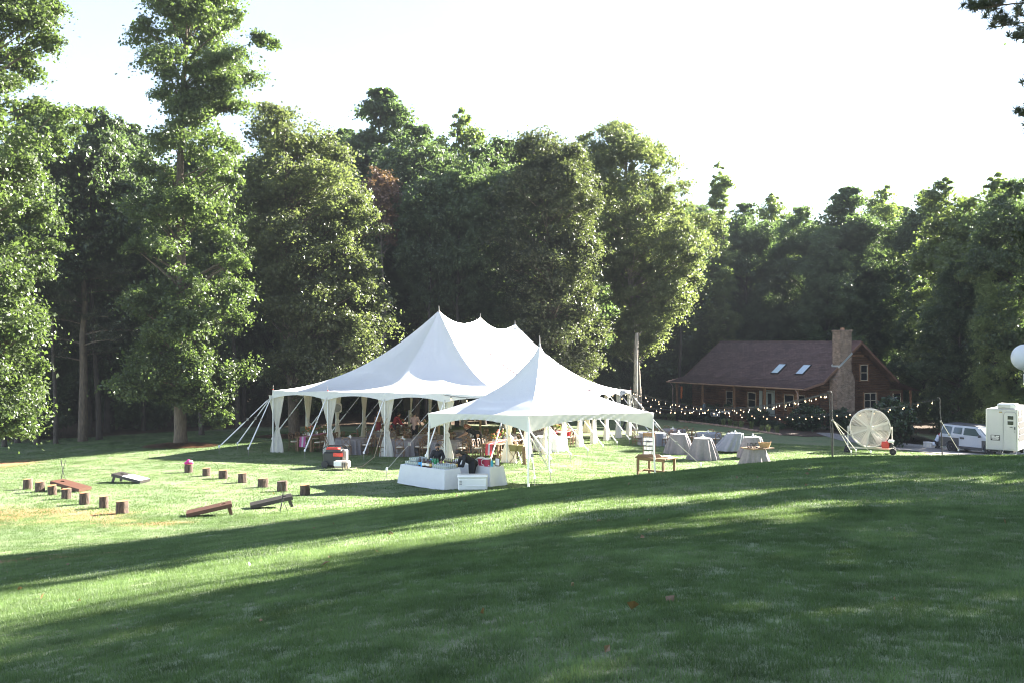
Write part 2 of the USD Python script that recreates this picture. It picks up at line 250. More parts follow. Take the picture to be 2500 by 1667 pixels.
def lay_grass():
    pi = UsdGeom.PointInstancer.Define(stage, '/World/grass'); tag(pi, 'mown green lawn grass covering the hill and the lawn around the tents', 'grass', kind='stuff')
    protos, pos, idx, quat = [], [], [], []
    for lod, (size, n, h, w, d0, d1) in enumerate(((0.62, 1900, 0.03, 0.006, 2.5, 13.0), (1.3, 1900, 0.034, 0.011, 13.0, 27.0), (2.4, 1500, 0.04, 0.024, 27.0, 62.0))):
        first = len(protos)
        for k in range(4):
            m = usdkit.mesh(stage, f'/World/grass/blades_{first + k + 1:03d}', grass_patch(size, n, h, w, 50 + first + k), blade_mat); protos.append(m.GetPath())
        st = size * 0.56; xs = np.arange(-36, 36, st); ys = np.arange(2.0, 64, st); X, Y = np.meshgrid(xs, ys)
        q = np.c_[X.ravel(), Y.ravel()] + rg.uniform(-0.16, 0.16, (X.size, 2)) * size
        dist = q[:, 1]; q = q[(dist >= d0 - size / 2) & (dist < d1 + size / 2) & (np.abs(q[:, 0]) < 0.58 * q[:, 1] + 3.0)]
        ok = (clay_at(q) < 0.62 + 0.15 * rg.random(len(q))) & (litter_at(q) < 0.5)
        for bx, by, br in BARE: ok &= np.hypot(q[:, 0] - bx, q[:, 1] - by) > br
        q = q[ok]; z = height(q); e = 0.25
        nx = -(height(q + (e, 0)) - height(q - (e, 0))) / (2 * e); ny = -(height(q + (0, e)) - height(q - (0, e))) / (2 * e)
        nn = np.c_[nx, ny, np.ones(len(q))]; nn /= np.linalg.norm(nn, axis=1, keepdims=True)
        yaw = rg.uniform(0, 2 * np.pi, len(q))
        # quaternion: tilt z to the normal after turning by yaw
        tq = np.c_[1 + nn[:, 2], -nn[:, 1], nn[:, 0], np.zeros(len(q))]; tq /= np.linalg.norm(tq, axis=1, keepdims=True)
        c, s = np.cos(yaw / 2), np.sin(yaw / 2); a, b, cc, d = tq.T
        quat.append(np.c_[a * c - d * s, b * c + cc * s, cc * c - b * s, d * c + a * s]); pos.append(np.c_[q, z]); idx.append(first + rg.integers(0, 4, len(q)))
    pos, idx, quat = np.vstack(pos), np.concatenate(idx), np.vstack(quat)
    pi.CreatePrototypesRel().SetTargets(protos); pi.CreatePositionsAttr(Vt.Vec3fArray.FromNumpy(pos.astype(np.float32))); pi.CreateProtoIndicesAttr(Vt.IntArray.FromNumpy(idx.astype(np.int32)))
    pi.CreateOrientationsAttr(Vt.QuathArray([Gf.Quath(float(w), float(x), float(y), float(z)) for w, x, y, z in quat]))
    print('grass patches', len(pos))
# ------------------------------------------------------------------ trees
def leaves(r, clumps, per, size, flat=0.72, up=0.5, shell=0.55, wmul=0.85, sprays=True):
    """clumps (n, 4): centre and radius; returns folded leaf faces, each leaf an island of its own. Each clump is a loose spray, drawn out along its own twig"""
    m = len(clumps); c = np.repeat(clumps[:, :3], per, axis=0); rad = np.repeat(clumps[:, 3], per); n = len(c)
    d = r.normal(size=(n, 3)); d /= np.linalg.norm(d, axis=1, keepdims=True)
    o = d * (rad * r.random(n) ** shell * np.where(r.random(n) < 0.3, r.uniform(1.0, 1.7, n), 1.0))[:, None]
    if sprays:
        ax = np.c_[clumps[:, :2] - clumps[:, :2].mean(0), np.zeros(m)] * 0.25 + r.normal(size=(m, 3)) * (0.7, 0.7, 0.45); ax /= np.linalg.norm(ax, axis=1, keepdims=True); ax = np.repeat(ax, per, axis=0); al = (o * ax).sum(1, keepdims=True); o = o * 0.82 + ax * al * np.repeat(r.uniform(0.1, 1.3, m), per)[:, None]
    o[:, 2] *= flat; o[:, 2] -= 0.16 * np.hypot(o[:, 0], o[:, 1]) ** 2 / rad
    nrm = d * 0.7 + r.normal(size=(n, 3)) * 0.66; nrm[:, 2] += up; nrm /= np.linalg.norm(nrm, axis=1, keepdims=True)
    t = np.cross(nrm, r.normal(size=(n, 3))); t /= np.linalg.norm(t, axis=1, keepdims=True); t[:, 2] -= 0.25; t /= np.linalg.norm(t, axis=1, keepdims=True); b = np.cross(nrm, t); b /= np.linalg.norm(b, axis=1, keepdims=True)
    s = (size * np.clip(r.lognormal(-0.08, 0.38, n), 0.35, 1.9))[:, None]; p = c + o
    v = np.stack([p - t * s * 0.5, p + b * s * 0.5 * wmul + nrm * s * 0.14, p + t * s * 0.55, p - b * s * 0.5 * wmul + nrm * s * 0.14], 1).reshape(-1, 3)
    k = np.arange(n)[:, None] * 4
    return v, np.vstack([k + [0, 1, 2], k + [0, 2, 3]])
def profile_clumps(r, prof, n, rc, squash=0.85, cx=None):
    """prof: rows (z, x_left, x_right) of a crown's outline. Boughs are spread through the crown of that outline, most of them near its skin, each a cluster of small clumps with gaps between"""
    prof = np.asarray(prof, float); prof = prof[np.argsort(prof[:, 0])]; out = []
    zz = np.linspace(prof[0, 0], prof[-1, 0], 200); w = np.interp(zz, prof[:, 0], prof[:, 2] - prof[:, 1]) ** 1.0 + 1.5; cdf = np.cumsum(w) / w.sum(); s0 = r.uniform(0, 90)
    while len(out) < n:
        z = np.interp(r.random(), cdf, zz); xl, xr = np.interp(z, prof[:, 0], prof[:, 1]), np.interp(z, prof[:, 0], prof[:, 2])
        half, mid = (xr - xl) / 2, (xl + xr) / 2; a = r.uniform(0, 2 * np.pi); R = min(rc * r.uniform(0.9, 1.9), half * 0.8 + 0.15)
        bump = 0.78 + 0.46 * float(meshkit.fbm(np.array([[math.cos(a) * 1.3 + s0, math.sin(a) * 1.3, z / (2.2 * rc)]]), 2, 3)[0]); rho = 0.18 + 0.82 * r.random() ** 0.55
        h = max(half * bump - R * 0.62, 0.02); c = np.array([mid + h * rho * math.cos(a), h * rho * math.sin(a) * squash, z]); od = np.array([math.cos(a), math.sin(a), 0.5])
        for _ in range(max(2, int(r.integers(4, 9) * min(1.0, 0.3 + half / 1.8)))):
            d = unit(r.normal(size=3) + od * 0.7); out.append(np.r_[c + d * (1, 1, 0.62) * R * r.uniform(0.45, 0.9), R * r.uniform(0.32, 0.56) * min(1.0, 0.55 + half / 3.0)])
    return np.array(out)
def limbs(r, trunk, clumps, r0, share=0.6, drop=0.35):
    """branches from the trunk line up to the clumps"""
    mb = MB(); tz = trunk[:, 2]; H = tz[-1]
    for c in clumps:
        if r.random() > share: continue
        z0 = max(tz[0] + 0.12 * (H - tz[0]), c[2] - drop * np.hypot(c[0] - np.interp(c[2], tz, trunk[:, 0]), c[1]) - r.uniform(0.3, 1.6)); z0 = min(z0, H * 0.97)
        p0 = np.array([np.interp(z0, tz, trunk[:, k]) for k in (0, 1)] + [z0]); p1 = c[:3]; m = (p0 + p1) / 2 + (0, 0, 0.08 * np.linalg.norm(p1 - p0)) + r.normal(size=3) * 0.06 * np.linalg.norm(p1 - p0)
        rb = r0 * (0.12 + 0.3 * (1 - z0 / H)) * r.uniform(0.6, 1.1); t = np.linspace(0, 1, 5)[:, None]
        mb.tube((1 - t) ** 2 * p0 + 2 * t * (1 - t) * m + t * t * p1, np.linspace(rb, rb * 0.25, 5), 4, cap=False)
    return mb
def trunk_line(r, base, top, bow=0.25, n=9):
    t = np.linspace(0, 1, n)[:, None]; p = np.asarray(base) * (1 - t) + np.asarray(top) * t
    p[1:-1, :2] += np.cumsum(r.normal(size=(n - 2, 2)) * bow * 0.5, axis=0) * np.sin(np.linspace(0, np.pi, n))[1:-1, None]
    return p
def make_tree(name, label, prof, trunk_r, n, rc, per, size, leaf, bark, seed, loc=(0, 0, 0), rz=0.0, lean=(0, 0), scale=None, group=None, share=0.25, flat=0.72, squash=0.85, sparse=1.0, extra=None):
    r = np.random.default_rng(seed); prof = np.array(prof, float); top = prof[:, 0].max()
    cl = profile_clumps(r, prof, n, rc, squash)
    if extra is not None: cl = np.vstack([cl, extra])
    zt = np.linspace(prof[:, 0].min() + 0.6 * np.ptp(prof[:, 0]), top - 0.25, 26); po = prof[np.argsort(prof[:, 0])]; mx = np.interp(zt, po[:, 0], (po[:, 1] + po[:, 2]) / 2); cl = np.vstack([cl, np.c_[mx + r.normal(size=26) * 0.3, r.normal(size=26) * 0.3, zt, rc * r.uniform(0.3, 0.5, 26) * np.linspace(1.0, 0.45, 26)]])
    tm = prof[np.argmax(prof[:, 0])]; tl = trunk_line(r, (0, 0, -0.3), ((tm[1] + tm[2]) / 2 * 0.8 + lean[0], lean[1], top * 0.96))
    rr = trunk_r * np.interp(np.linspace(0, 1, 9), [0, 0.04, 0.15, 1], [1.55, 1.12, 1.0, 0.12])
    t = thing(name, label, 'tree', loc, rz, group, scale)
    obj('trunk', MB().tube(np.vstack([tl[:1], tl[:1] + (tl[1] - tl[0]) * 0.25, tl[1:]]), np.r_[rr[0], trunk_r * 1.12, rr[1:]], 10), bark, t, smooth=True)
    obj('limbs', limbs(r, tl, cl, trunk_r, share), bark, t)
    obj('crown', leaves(r, cl, max(3, int(per * sparse)), size, flat), LEAF[leaf], t)
    return t
def dprof(rows, bx, d, base_z):
    """crown outline read off the photograph (2352-wide view): rows (y, x left, x right) -> (z, x left, x right) in metres about the trunk's foot"""
    k = 2500 / 2352; out = []
    for y, xl, xr in rows: out.append((EYE + (CY - y * k) / FPX * d - base_z, (xl - bx) * k / FPX * d, (xr - bx) * k / FPX * d))
    return out
def dloc(xd, d): return at(xd * 2500 / 2352, d)
def topz(yd, d): return EYE + (CY - yd * 2500 / 2352) / FPX * d

# the tall tree on the left with the straw ring
p = dloc(415, 51.7)
make_tree('tall_tree', 'tallest slender leafy tree rising out of the picture from a ring of pine straw', dprof([(-230, 400, 440), (-120, 340, 480), (0, 290, 575), (60, 276, 595), (110, 292, 618), (150, 305, 595), (220, 345, 560), (300, 330, 545), (400, 305, 545), (500, 295, 585), (600, 285, 588), (680, 258, 597), (760, 275, 545), (830, 268, 560), (885, 260, 545), (915, 330, 540), (940, 455, 538), (965, 490, 530)], 415, 51.7, p[2]), 0.29, 1000, 0.8, 165, 0.135, 'gum', BARK, 3, p, lean=(0.6, 0), share=0.14)
# broad oak behind the left end of the big tent
p = dloc(677, 59)
make_tree('oak_tree', 'broad oak with olive leaves leaning over the left end of the large tent', dprof([(250, 585, 635), (290, 578, 740), (350, 565, 790), (430, 562, 825), (500, 560, 860), (560, 572, 885), (640, 578, 895), (700, 592, 902), (760, 600, 925), (820, 604, 900), (870, 620, 880), (900, 660, 780)], 677, 59, p[2]), 0.3, 1150, 1.0, 135, 0.138, 'oak', BARK, 4, p, lean=(1.0, 0))
# sweetgum at the left edge, trunk outside the picture
p = dloc(-75, 41)
make_tree('sweetgum_tree', 'large sunlit leafy tree at the left edge with branches hanging low', dprof([(-150, -200, 60), (-60, -250, 130), (40, -250, 165), (120, -250, 150), (170, -250, 90), (205, -220, 60), (245, -220, 205), (300, -250, 230), (370, -250, 150), (420, -250, 105), (500, -230, 125), (600, -230, 110), (680, -200, 112), (750, -180, 120), (850, -180, 118), (930, -150, 95), (985, -120, 55)], -75, 41, p[2]), 0.34, 1150, 0.8, 150, 0.125, 'gum', BARK, 5, p, share=0.25)
# sunlit column of leaves right behind the tent, and the big dome right of it
p = dloc(1265, 69)
make_tree('leafy_tree', 'full olive tree whose sunlit right side hangs down behind the tent peaks', dprof([(335, 1190, 1320), (420, 1150, 1375), (500, 1135, 1383), (600, 1130, 1383), (700, 1150, 1385), (760, 1165, 1388), (820, 1185, 1378), (870, 1255, 1355), (900, 1290, 1330)], 1265, 69, p[2]), 0.28, 950, 1.05, 115, 0.155, 'oak', BARK, 6, p)
p = dloc(1470, 78)
make_tree('domed_tree', 'tallest wide round topped tree between the tent peak and the log house', dprof([(293, 1395, 1455), (330, 1320, 1515), (400, 1308, 1590), (470, 1305, 1615), (540, 1335, 1630), (600, 1380, 1632), (680, 1392, 1605), (740, 1395, 1555), (800, 1405, 1515)], 1470, 78, p[2]), 0.26, 1000, 1.1, 115, 0.165, 'oak', BARKG, 7, p)
p = dloc(1655, 103)
make_tree('slim_tree', 'very thin ivy clad tree sticking up left of the log house', dprof([(375, 1642, 1674), (400, 1636, 1680), (450, 1633, 1674), (500, 1630, 1672), (550, 1624, 1674), (650, 1618, 1684), (750, 1618, 1690), (830, 1624, 1684)], 1655, 103, p[2]), 0.16, 460, 0.75, 110, 0.15, 'bright', BARKG, 8, p, share=0.3)
p = dloc(880, 71)
make_tree('dying_tree', 'thin dying tree with brown leaves and bare grey limbs behind the tent', dprof([(395, 850, 905), (430, 828, 935), (470, 835, 940), (520, 850, 930), (570, 870, 925)], 885, 71, p[2]), 0.16, 130, 0.75, 34, 0.18, 'dead', BARKG, 9, p, share=0.5)
p = dloc(1459, 74)
t = thing('dead_trunk', 'straight bare pale dead trunk standing left of the log house', 'tree', p)
hz = topz(765, 74) - p[2]; obj('trunk', MB().tube([(0, 0, -0.3), (0, 0, 0.4), (0.02, 0, hz * 0.5), (0.1, 0, hz * 0.96), (0.12, 0, hz)], [0.22, 0.17, 0.155, 0.14, 0.1], 10), M('bark_pale', (0.42, 0.37, 0.33), 0.9, color2=(0.2, 0.17, 0.15), scale=4, stretch=(3, 3, 0.5), bump=0.8), t, smooth=True)
obj('broken_limb', MB().tube([(0.1, 0, hz * 0.93), (0.3, 0, hz * 0.985), (0.5, 0, hz * 1.02)], [0.07, 0.06, 0.03], 6), BARKG, t)

# kinds of forest tree, 20 m tall, placed many times
KIND = {}
def forest_kind(key, name, prof, n, rc, per, size, leaf, bark, seed, tr=0.22, share=0.13):
    KIND[key] = dict(name=name, prof=prof, n=n, rc=rc, per=per, size=size, leaf=leaf, bark=bark, seed=seed, trunk_r=tr, share=share); KIND[key]['src'] = None
forest_kind('round', 'forest_tree', [(3.5, -2.4, 2.2), (6, -3.6, 3.4), (10, -4.2, 4.0), (14, -4.0, 4.2), (17, -3.0, 3.2), (19.3, -1.5, 1.6), (20, -0.6, 0.7)], 640, 1.15, 92, 0.19, 'forest', BARKD, 21)
forest_kind('tall', 'forest_tree', [(5, -1.8, 1.6), (8, -2.6, 2.9), (12, -3.0, 3.0), (15, -3.2, 2.4), (17.5, -1.7, 2.3), (19, -1.5, 0.9), (20, -0.5, 0.3)], 580, 0.95, 92, 0.185, 'forest', BARKD, 22)
forest_kind('split', 'forest_tree', [(3, -2.6, 2.0), (7, -3.8, 3.6), (11, -3.4, 4.4), (14, -3.9, 3.4), (16, -2.2, 3.2), (18, -2.6, 1.2), (20, -1.6, -0.4)], 640, 1.05, 92, 0.188, 'bright', BARKD, 23)
forest_kind('low', 'forest_tree', [(0.6, -3.0, 3.2), (3, -4.4, 4.6), (7, -4.8, 5.0), (11, -4.4, 4.2), (15, -3.4, 3.0), (18, -2.0, 1.8), (20, -0.6, 0.8)], 680, 1.15, 95, 0.195, 'forest', BARKD, 24)
forest_kind('bare', 'forest_tree', [(10, -1.6, 1.5), (13, -2.8, 3.0), (16, -3.0, 2.8), (18.5, -2.2, 2.0), (20, -0.8, 0.8)], 340, 1.0, 110, 0.19, 'forest', BARKD, 25, tr=0.19)
forest_kind('airy', 'forest_tree', [(3.5, -2.6, 2.4), (6, -3.8, 3.6), (10, -4.4, 4.2), (14, -4.2, 4.4), (17, -3.2, 3.4), (19.3, -1.6, 1.7), (20, -0.6, 0.7)], 460, 1.25, 100, 0.2, 'forest', BARKD, 26)
def forest(key, x, y, h, label, rz=None, w=1.0, group=None):
    k = KIND[key]; s = h / 20.0; loc = gp(x, y); rz = (x * 1.7 + y * 2.3) % 6.28 if rz is None else rz; sc = (s * w, s * w, s)
    if k['src'] is None: k['src'] = make_tree(k['name'], label, k['prof'], k['trunk_r'], k['n'], k['rc'], k['per'], k['size'], k['leaf'], k['bark'], k['seed'], loc, rz, scale=sc, group=group, share=k['share'])
    else: copy_of(k['src'], label, loc, rz, group, sc)
def fd(key, xd, yd, d, label, w=1.0, rz=None):
    q = dloc(xd, d); forest(key, q[0], q[1], topz(yd, d) - q[2], label, rz, w)
for a in (
    ('tall', 873, 208, 80, 'tall green tree whose top rises highest above the middle of the wood', 1.0), ('split', 1030, 255, 82, 'tall tree with a thin forked top above the second tent peak', 0.9), ('round', 955, 300, 76, 'round green tree just right of the highest treetop', 1.0),
    ('tall', 800, 300, 84, 'dark tree between the oak and the highest treetop', 1.0), ('round', 1110, 345, 74, 'green tree straight above the third tent peak', 0.95), ('split', 1205, 312, 86, 'light green treetop behind the olive tree', 1.1), ('bare', 1150, 330, 80, 'thin tree with a high crown above the tent peaks', 1.0),
    ('tall', 1330, 350, 88, 'treetop in the gap left of the domed tree', 1.0), ('bare', 980, 420, 70, 'bare stemmed tree behind the first tent peak', 0.9), ('bare', 1050, 400, 71, 'bare stemmed tree behind the second tent peak', 0.9), ('bare', 1560, 480, 97, 'thin stemmed tree under the right of the domed tree', 0.9),
    ('round', 1720, 472, 108, 'green tree above the left end of the house ridge', 1.0), ('split', 1790, 452, 112, 'light green tree above the middle of the house ridge', 1.0), ('round', 1850, 480, 104, 'dark green tree above the house skylights', 1.0), ('tall', 1950, 432, 100, 'tall sunlit tree above the house chimney', 1.2), ('low', 1900, 520, 98, 'dark tree behind the chimney', 1.0),
    ('split', 2050, 428, 104, 'loose crowned tree behind the right gable', 1.0), ('round', 2120, 448, 96, 'dark green tree right of the gable', 1.0), ('split', 2205, 412, 84, 'sunlit yellow green tree above the second light pole', 1.1), ('split', 2265, 402, 80, 'sunlit tree above the parked car', 1.1), ('round', 2335, 418, 74, 'dark tree above the trailer', 1.0),
    ('low', 2120, 640, 88, 'dark low tree right of the house', 1.0), ('low', 2200, 600, 78, 'shaded low tree behind the parked car', 1.0), ('split', 2290, 620, 74, 'yellow green low tree behind the trailer', 0.9), ('low', 1530, 640, 106, 'shaded tree at the left end of the porch', 1.0), ('low', 1435, 680, 97, 'shaded low tree behind the pale dead trunk', 1.0), ('low', 1760, 640, 104, 'shaded tree behind the house roof', 1.0), ('low', 2010, 660, 100, 'shaded tree behind the gable', 1.0),
    ('tall', 255, 296, 64, 'dark tree just left of the tallest tree', 0.9), ('tall', 300, 290, 70, 'dark treetop touching the left of the tallest tree', 0.9), ('round', 205, 400, 62, 'dark tree between the left edge and the tallest tree', 0.9), ('low', 330, 520, 66, 'shaded tree behind the tallest tree', 1.0), ('low', 90, 470, 60, 'shaded tree behind the left sweetgum', 1.0), ('tall', 560, 420, 72, 'tree in the gap right of the tallest tree', 0.8), ('round', 620, 330, 74, 'treetop behind the oak', 0.9), ('low', 480, 600, 68, 'shaded tree between tallest tree and oak', 0.9)):
    fd(*a[:5], w=a[5])
# the wood behind
LAND = [(0, 'sweetgum at the left edge'), (210, 'gap left of the tallest tree'), (330, 'tallest tree'), (560, 'broad oak'), (900, 'first tent peak'), (1060, 'second and third tent peaks'), (1200, 'olive tree'), (1390, 'domed tree'), (1600, 'thin ivy clad tree'), (1700, 'left half of the house roof'), (1850, 'right half of the house roof'), (2000, 'house gable'), (2120, 'drum fan'), (2240, 'silver car'), (2330, 'trailer')]
def landmark(xd): return [n for x, n in LAND if x <= max(0, xd)][-1]
rt = np.random.default_rng(77); GW = 'dark trees deep in the wood'
for i in range(46):
    xd = -150 + i * 58 + rt.uniform(-20, 20); d = (88 if xd < 700 else 98 if xd < 1500 else 122) + rt.uniform(-6, 10)
    yt = np.interp(xd, [-150, 250, 560, 900, 1300, 1560, 1660, 1750, 2100, 2500], [330, 400, 420, 360, 370, 420, 520, 500, 480, 460]) + rt.uniform(-10, 50)
    q = dloc(xd, d); forest(('low', 'round', 'tall')[i % 3], q[0], q[1], topz(yt, d) - q[2], f'dark tree deep in the wood behind the {landmark(xd)}', group=GW, w=1.35)
GU = 'young dark trees filling the edge of the wood'
for i in range(40):
    xd = -60 + i * 62 + rt.uniform(-18, 18)
    if 1470 < xd < 2150: d = 109 + rt.uniform(-3, 6)
    else: d = np.interp(xd, [-60, 400, 700, 1000, 1400, 1600, 2130, 2200, 2450], [66, 74, 80, 84, 92, 98, 92, 84, 76]) + rt.uniform(-3, 5)
    q = dloc(xd, d); forest('low', q[0], q[1], rt.uniform(7, 11), f'young dark tree at the wood edge behind the {landmark(xd)}', group=GU, w=1.25)
GT = 'bare lower trunks at the left edge of the wood'
for i, (xd, yb, d) in enumerate(((10, 1038, 55), (40, 1038, 57), (85, 1037, 56), (128, 1032, 56), (195, 1030, 60), (228, 1028, 58), (330, 1015, 64), (293, 1010, 66), (245, 1020, 63))):
    q = dloc(xd, d); forest('bare', q[0], q[1], 15 + 2 * (i % 3), ('slim dark trunk at the very left edge of the picture', 'slim dark trunk second from the left edge', 'slim dark trunk under the low sweetgum branches', 'slim dark trunk at the right end of the sweetgum branches', 'thin leaning dark trunk left of the dark pine', 'thin dark trunk right of the thin leaning one', 'dark trunk deep in the shade close left of the tallest tree', 'dark trunk half way between sweetgum and tallest tree', 'dark trunk left of the one deep in the shade')[i], group=GT, w=0.85)
q = dloc(463, 60); forest('bare', q[0], q[1], 17, 'dark trunk standing just right of the pine straw ring', w=0.9)
q = dloc(547, 64); forest('bare', q[0], q[1], 17, 'dark trunk left of the large tent, behind its straps', w=0.9)
# trees beyond the right edge of the picture, whose shadows lie on the hill
GR = 'trees on the slope right of the picture'
for i, (key, qq, ss, h, w) in enumerate((('airy', 19.3, 46, 28, .72), ('airy', 20.5, 57, 31, .62), ('airy', 5, 27, 20, 1.0), ('low', 8.3, 34, 22, .8), ('low', -3, 27, 20, .9), ('airy', -10, 24, 19, 1.0), ('airy', 1, 33, 22, 1.0), ('airy', 18.6, 43, 26, .72), ('low', 13.4, 33.5, 11.6, 1.5), ('airy', -17, 26, 19, 1.0), ('low', 37.5, 70.5, 8.2, 1.7), ('low', 34.5, 66, 7.2, 1.5), ('airy', 22.8, 66, 34, .5))):
    forest(key, -0.54 * qq + 0.84 * ss, 0.84 * qq + 0.54 * ss, h, 'leafy tree standing outside the picture beyond its right edge', group=GR, w=w)

# pines
def needles(r, tips, per, ln, wd):
    n = len(tips) * per; c = np.repeat(tips, per, axis=0); d = r.normal(size=(n, 3)); d[:, 2] += 0.55; d /= np.linalg.norm(d, axis=1, keepdims=True)
    sd = np.cross(d, r.normal(size=(n, 3))); sd /= np.linalg.norm(sd, axis=1, keepdims=True); L = (ln * r.uniform(0.7, 1.2, n))[:, None]
    v = np.stack([c - sd * wd, c + sd * wd, c + d * L + sd * wd * 0.3, c + d * L - sd * wd * 0.3], 1).reshape(-1, 3); k = np.arange(n)[:, None] * 4
    return v, np.vstack([k + [0, 1, 2], k + [0, 2, 3]])
def pine(name, label, loc, h, z0, R, nb, tuft, per, ln, wd, seed, rz=0.0, branches=None, tr=0.25, group=None):
    r = np.random.default_rng(seed); t = thing(name, label, 'pine tree', loc, rz, group); tl = trunk_line(r, (0, 0, -0.3), (0, 0, h), 0.12)
    obj('trunk', MB().tube(tl, tr * np.linspace(1.15, 0.1, len(tl)), 10), BARK, t, smooth=True); mb, tips = MB(), []
    if branches is None: branches = [(z0 + (h - z0) * ((i + r.random()) / nb), r.uniform(0, 6.28), 1.0) for i in range(nb)]
    for zb, a, kl in branches:
        L = R * kl * (1 - 0.75 * max(0, (zb - z0) / (h - z0)) ** 1.3) * r.uniform(0.7, 1.1); p0 = np.array([0, 0, zb]); dr = np.array([math.cos(a), math.sin(a), 0]); s = np.linspace(0, 1, 7)[:, None]
        line = p0 + dr * L * s + (0, 0, 1) * (0.28 * L * s - 0.2 * L * s ** 2); mb.tube(line, np.linspace(0.05, 0.012, 7) * (L / 3) ** 0.5, 4, cap=False)
        for _ in range(int(tuft * L / R * 1.2) + 3):
            u = r.uniform(0.3, 1.0); q = p0 + dr * L * u + (0, 0, 0.28 * L * u - 0.2 * L * u * u); sp = L * 0.26 * (1.15 - u) + 0.12
            q2 = q + np.r_[r.normal(size=2) * sp, abs(r.normal()) * sp * 0.5 + 0.03]; mb.tube([q, (q + q2) / 2 + (0, 0, -0.03), q2], [0.012, 0.009, 0.006], 3, cap=False); tips.append(q2); tips.append(q * 0.35 + q2 * 0.65)
    obj('branches', mb, BARK, t); obj('needles', needles(r, np.array(tips), per, ln, wd), LEAF['pine'], t); return t
zs = [13.2, 13.7, 14.2, 15.2, 15.8, 16.3, 17.4, 18.2, 12.4, 11.4, 10.3, 9.8]; rp = np.random.default_rng(3)
pine('pine_tree', 'dark pine at the right edge with long needled boughs against the sky', gp(17.4, 30.0), 25, 3.5, 3.3, 30, 22, 40, 0.2, 0.017, 31,
     branches=[(z, 3.0 + rp.uniform(-.5, .6), k) for z, k in zip(zs, (1.35, 1.25, 1.2, 1.3, 1.35, 1.25, 1.3, 1.2, 0.8, 0.75, 0.8, 0.75))] + [(2.6 + i * 0.33, 3.1 + rp.uniform(-0.9, 0.9), rp.uniform(0.5, 0.7)) for i in range(26)] + [(5 + i * 0.8, (i * 2.4) % 3.4 - 1.7, 1.0) for i in range(22)])
p = dloc(190, 57); pine('pine_tree', 'soft pale green pine behind the low branches of the left sweetgum', p, topz(370, 57) - p[2], 4.5, 3.2, 44, 14, 22, 0.26, 0.016, 32)
p = dloc(285, 66); pine('pine_tree', 'thin dark pine deep between the sweetgum and the tallest tree', p, topz(420, 66) - p[2], 6, 2.6, 36, 12, 20, 0.26, 0.018, 33)
# ------------------------------------------------------------------ the tents
def cloth_mat(name, color, trans=0.15, rough=0.6, scale=3.0, bump=0.25, var=0.06, tcol=None):
    c = np.asarray(color, float)
    return mat(name, {'g': ('geometry', {}), 'n': ('noise_texture', {'scale': scale, 'detail': 4.0, 'roughness': 0.6}), 'r': ('rgb_ramp', {'ramp': [(0.3, tuple(c * (1 - var))), (0.7, tuple(c))]}), 'b': ('bump', {'strength': bump, 'distance': 0.03}),
        'p': ('principled_bsdf', {'roughness': rough, 'specular_ior_level': 0.25}), 'tr': ('translucent_bsdf', {'color': tuple(tcol or c)}), 'x': ('mix_closure', {'fac': trans})},
        [('g.position', 'n.vector'), ('n.fac', 'r.fac'), ('r.color', 'p.base_color'), ('n.fac', 'b.height'), ('b.normal', 'p.normal'), ('p.BSDF', 'x.closure1'), ('tr.BSDF', 'x.closure2')], 'x.closure')
VINYL = cloth_mat('tent_vinyl', (0.74, 0.74, 0.74), 0.04, 0.45, 0.7, 0.35, 0.05, (0.75, 0.68, 0.5))
CURT = cloth_mat('curtain_cloth', (0.80, 0.78, 0.73), 0.25, 0.8, 5.0, 0.2, 0.08, (0.8, 0.72, 0.55))
LINENW = cloth_mat('white_linen', (0.90, 0.91, 0.93), 0.08, 0.8, 4.0, 0.3, 0.06)
LINENG = cloth_mat('grey_linen', (0.27, 0.25, 0.265), 0.03, 0.9, 12.0, 0.3, 0.2)
LINENB = cloth_mat('blue_grey_linen', (0.27, 0.29, 0.34), 0.03, 0.9, 12.0, 0.3, 0.15)
PINK = cloth_mat('pink_cloth', (0.55, 0.12, 0.33), 0.1); RED = cloth_mat('red_cloth', (0.62, 0.075, 0.095), 0.1); LILAC = cloth_mat('lilac_cloth', (0.62, 0.55, 0.66), 0.1)
WHITE_METAL = M('white_metal', (0.72, 0.72, 0.70), 0.35, var=0.08, scale=2); ALU = M('aluminium', (0.62, 0.62, 0.62), 0.35, metal=0.9, var=0.1, scale=3)
STRAP = M('strap_webbing', (0.62, 0.60, 0.56), 0.8, var=0.2, scale=9); SLEEVE = M('strap_sleeve', (0.80, 0.80, 0.82), 0.6, var=0.08, scale=6); ROPE = M('rope', (0.42, 0.34, 0.22), 0.9, var=0.3, scale=30)
STEEL = M('steel', (0.30, 0.29, 0.28), 0.5, metal=0.7, var=0.3, scale=9); BLACKM = M('black_metal', (0.018, 0.018, 0.02), 0.45); SEAM = M('canopy_seam', (0.2, 0.12, 0.13), 0.7); REDP = M('red_plastic', (0.55, 0.05, 0.035), 0.4, var=0.15, scale=5)
WOODT = M('pole_wood', (0.36, 0.24, 0.13), 0.7, var=0.4, scale=3, stretch=(4, 4, 0.5))

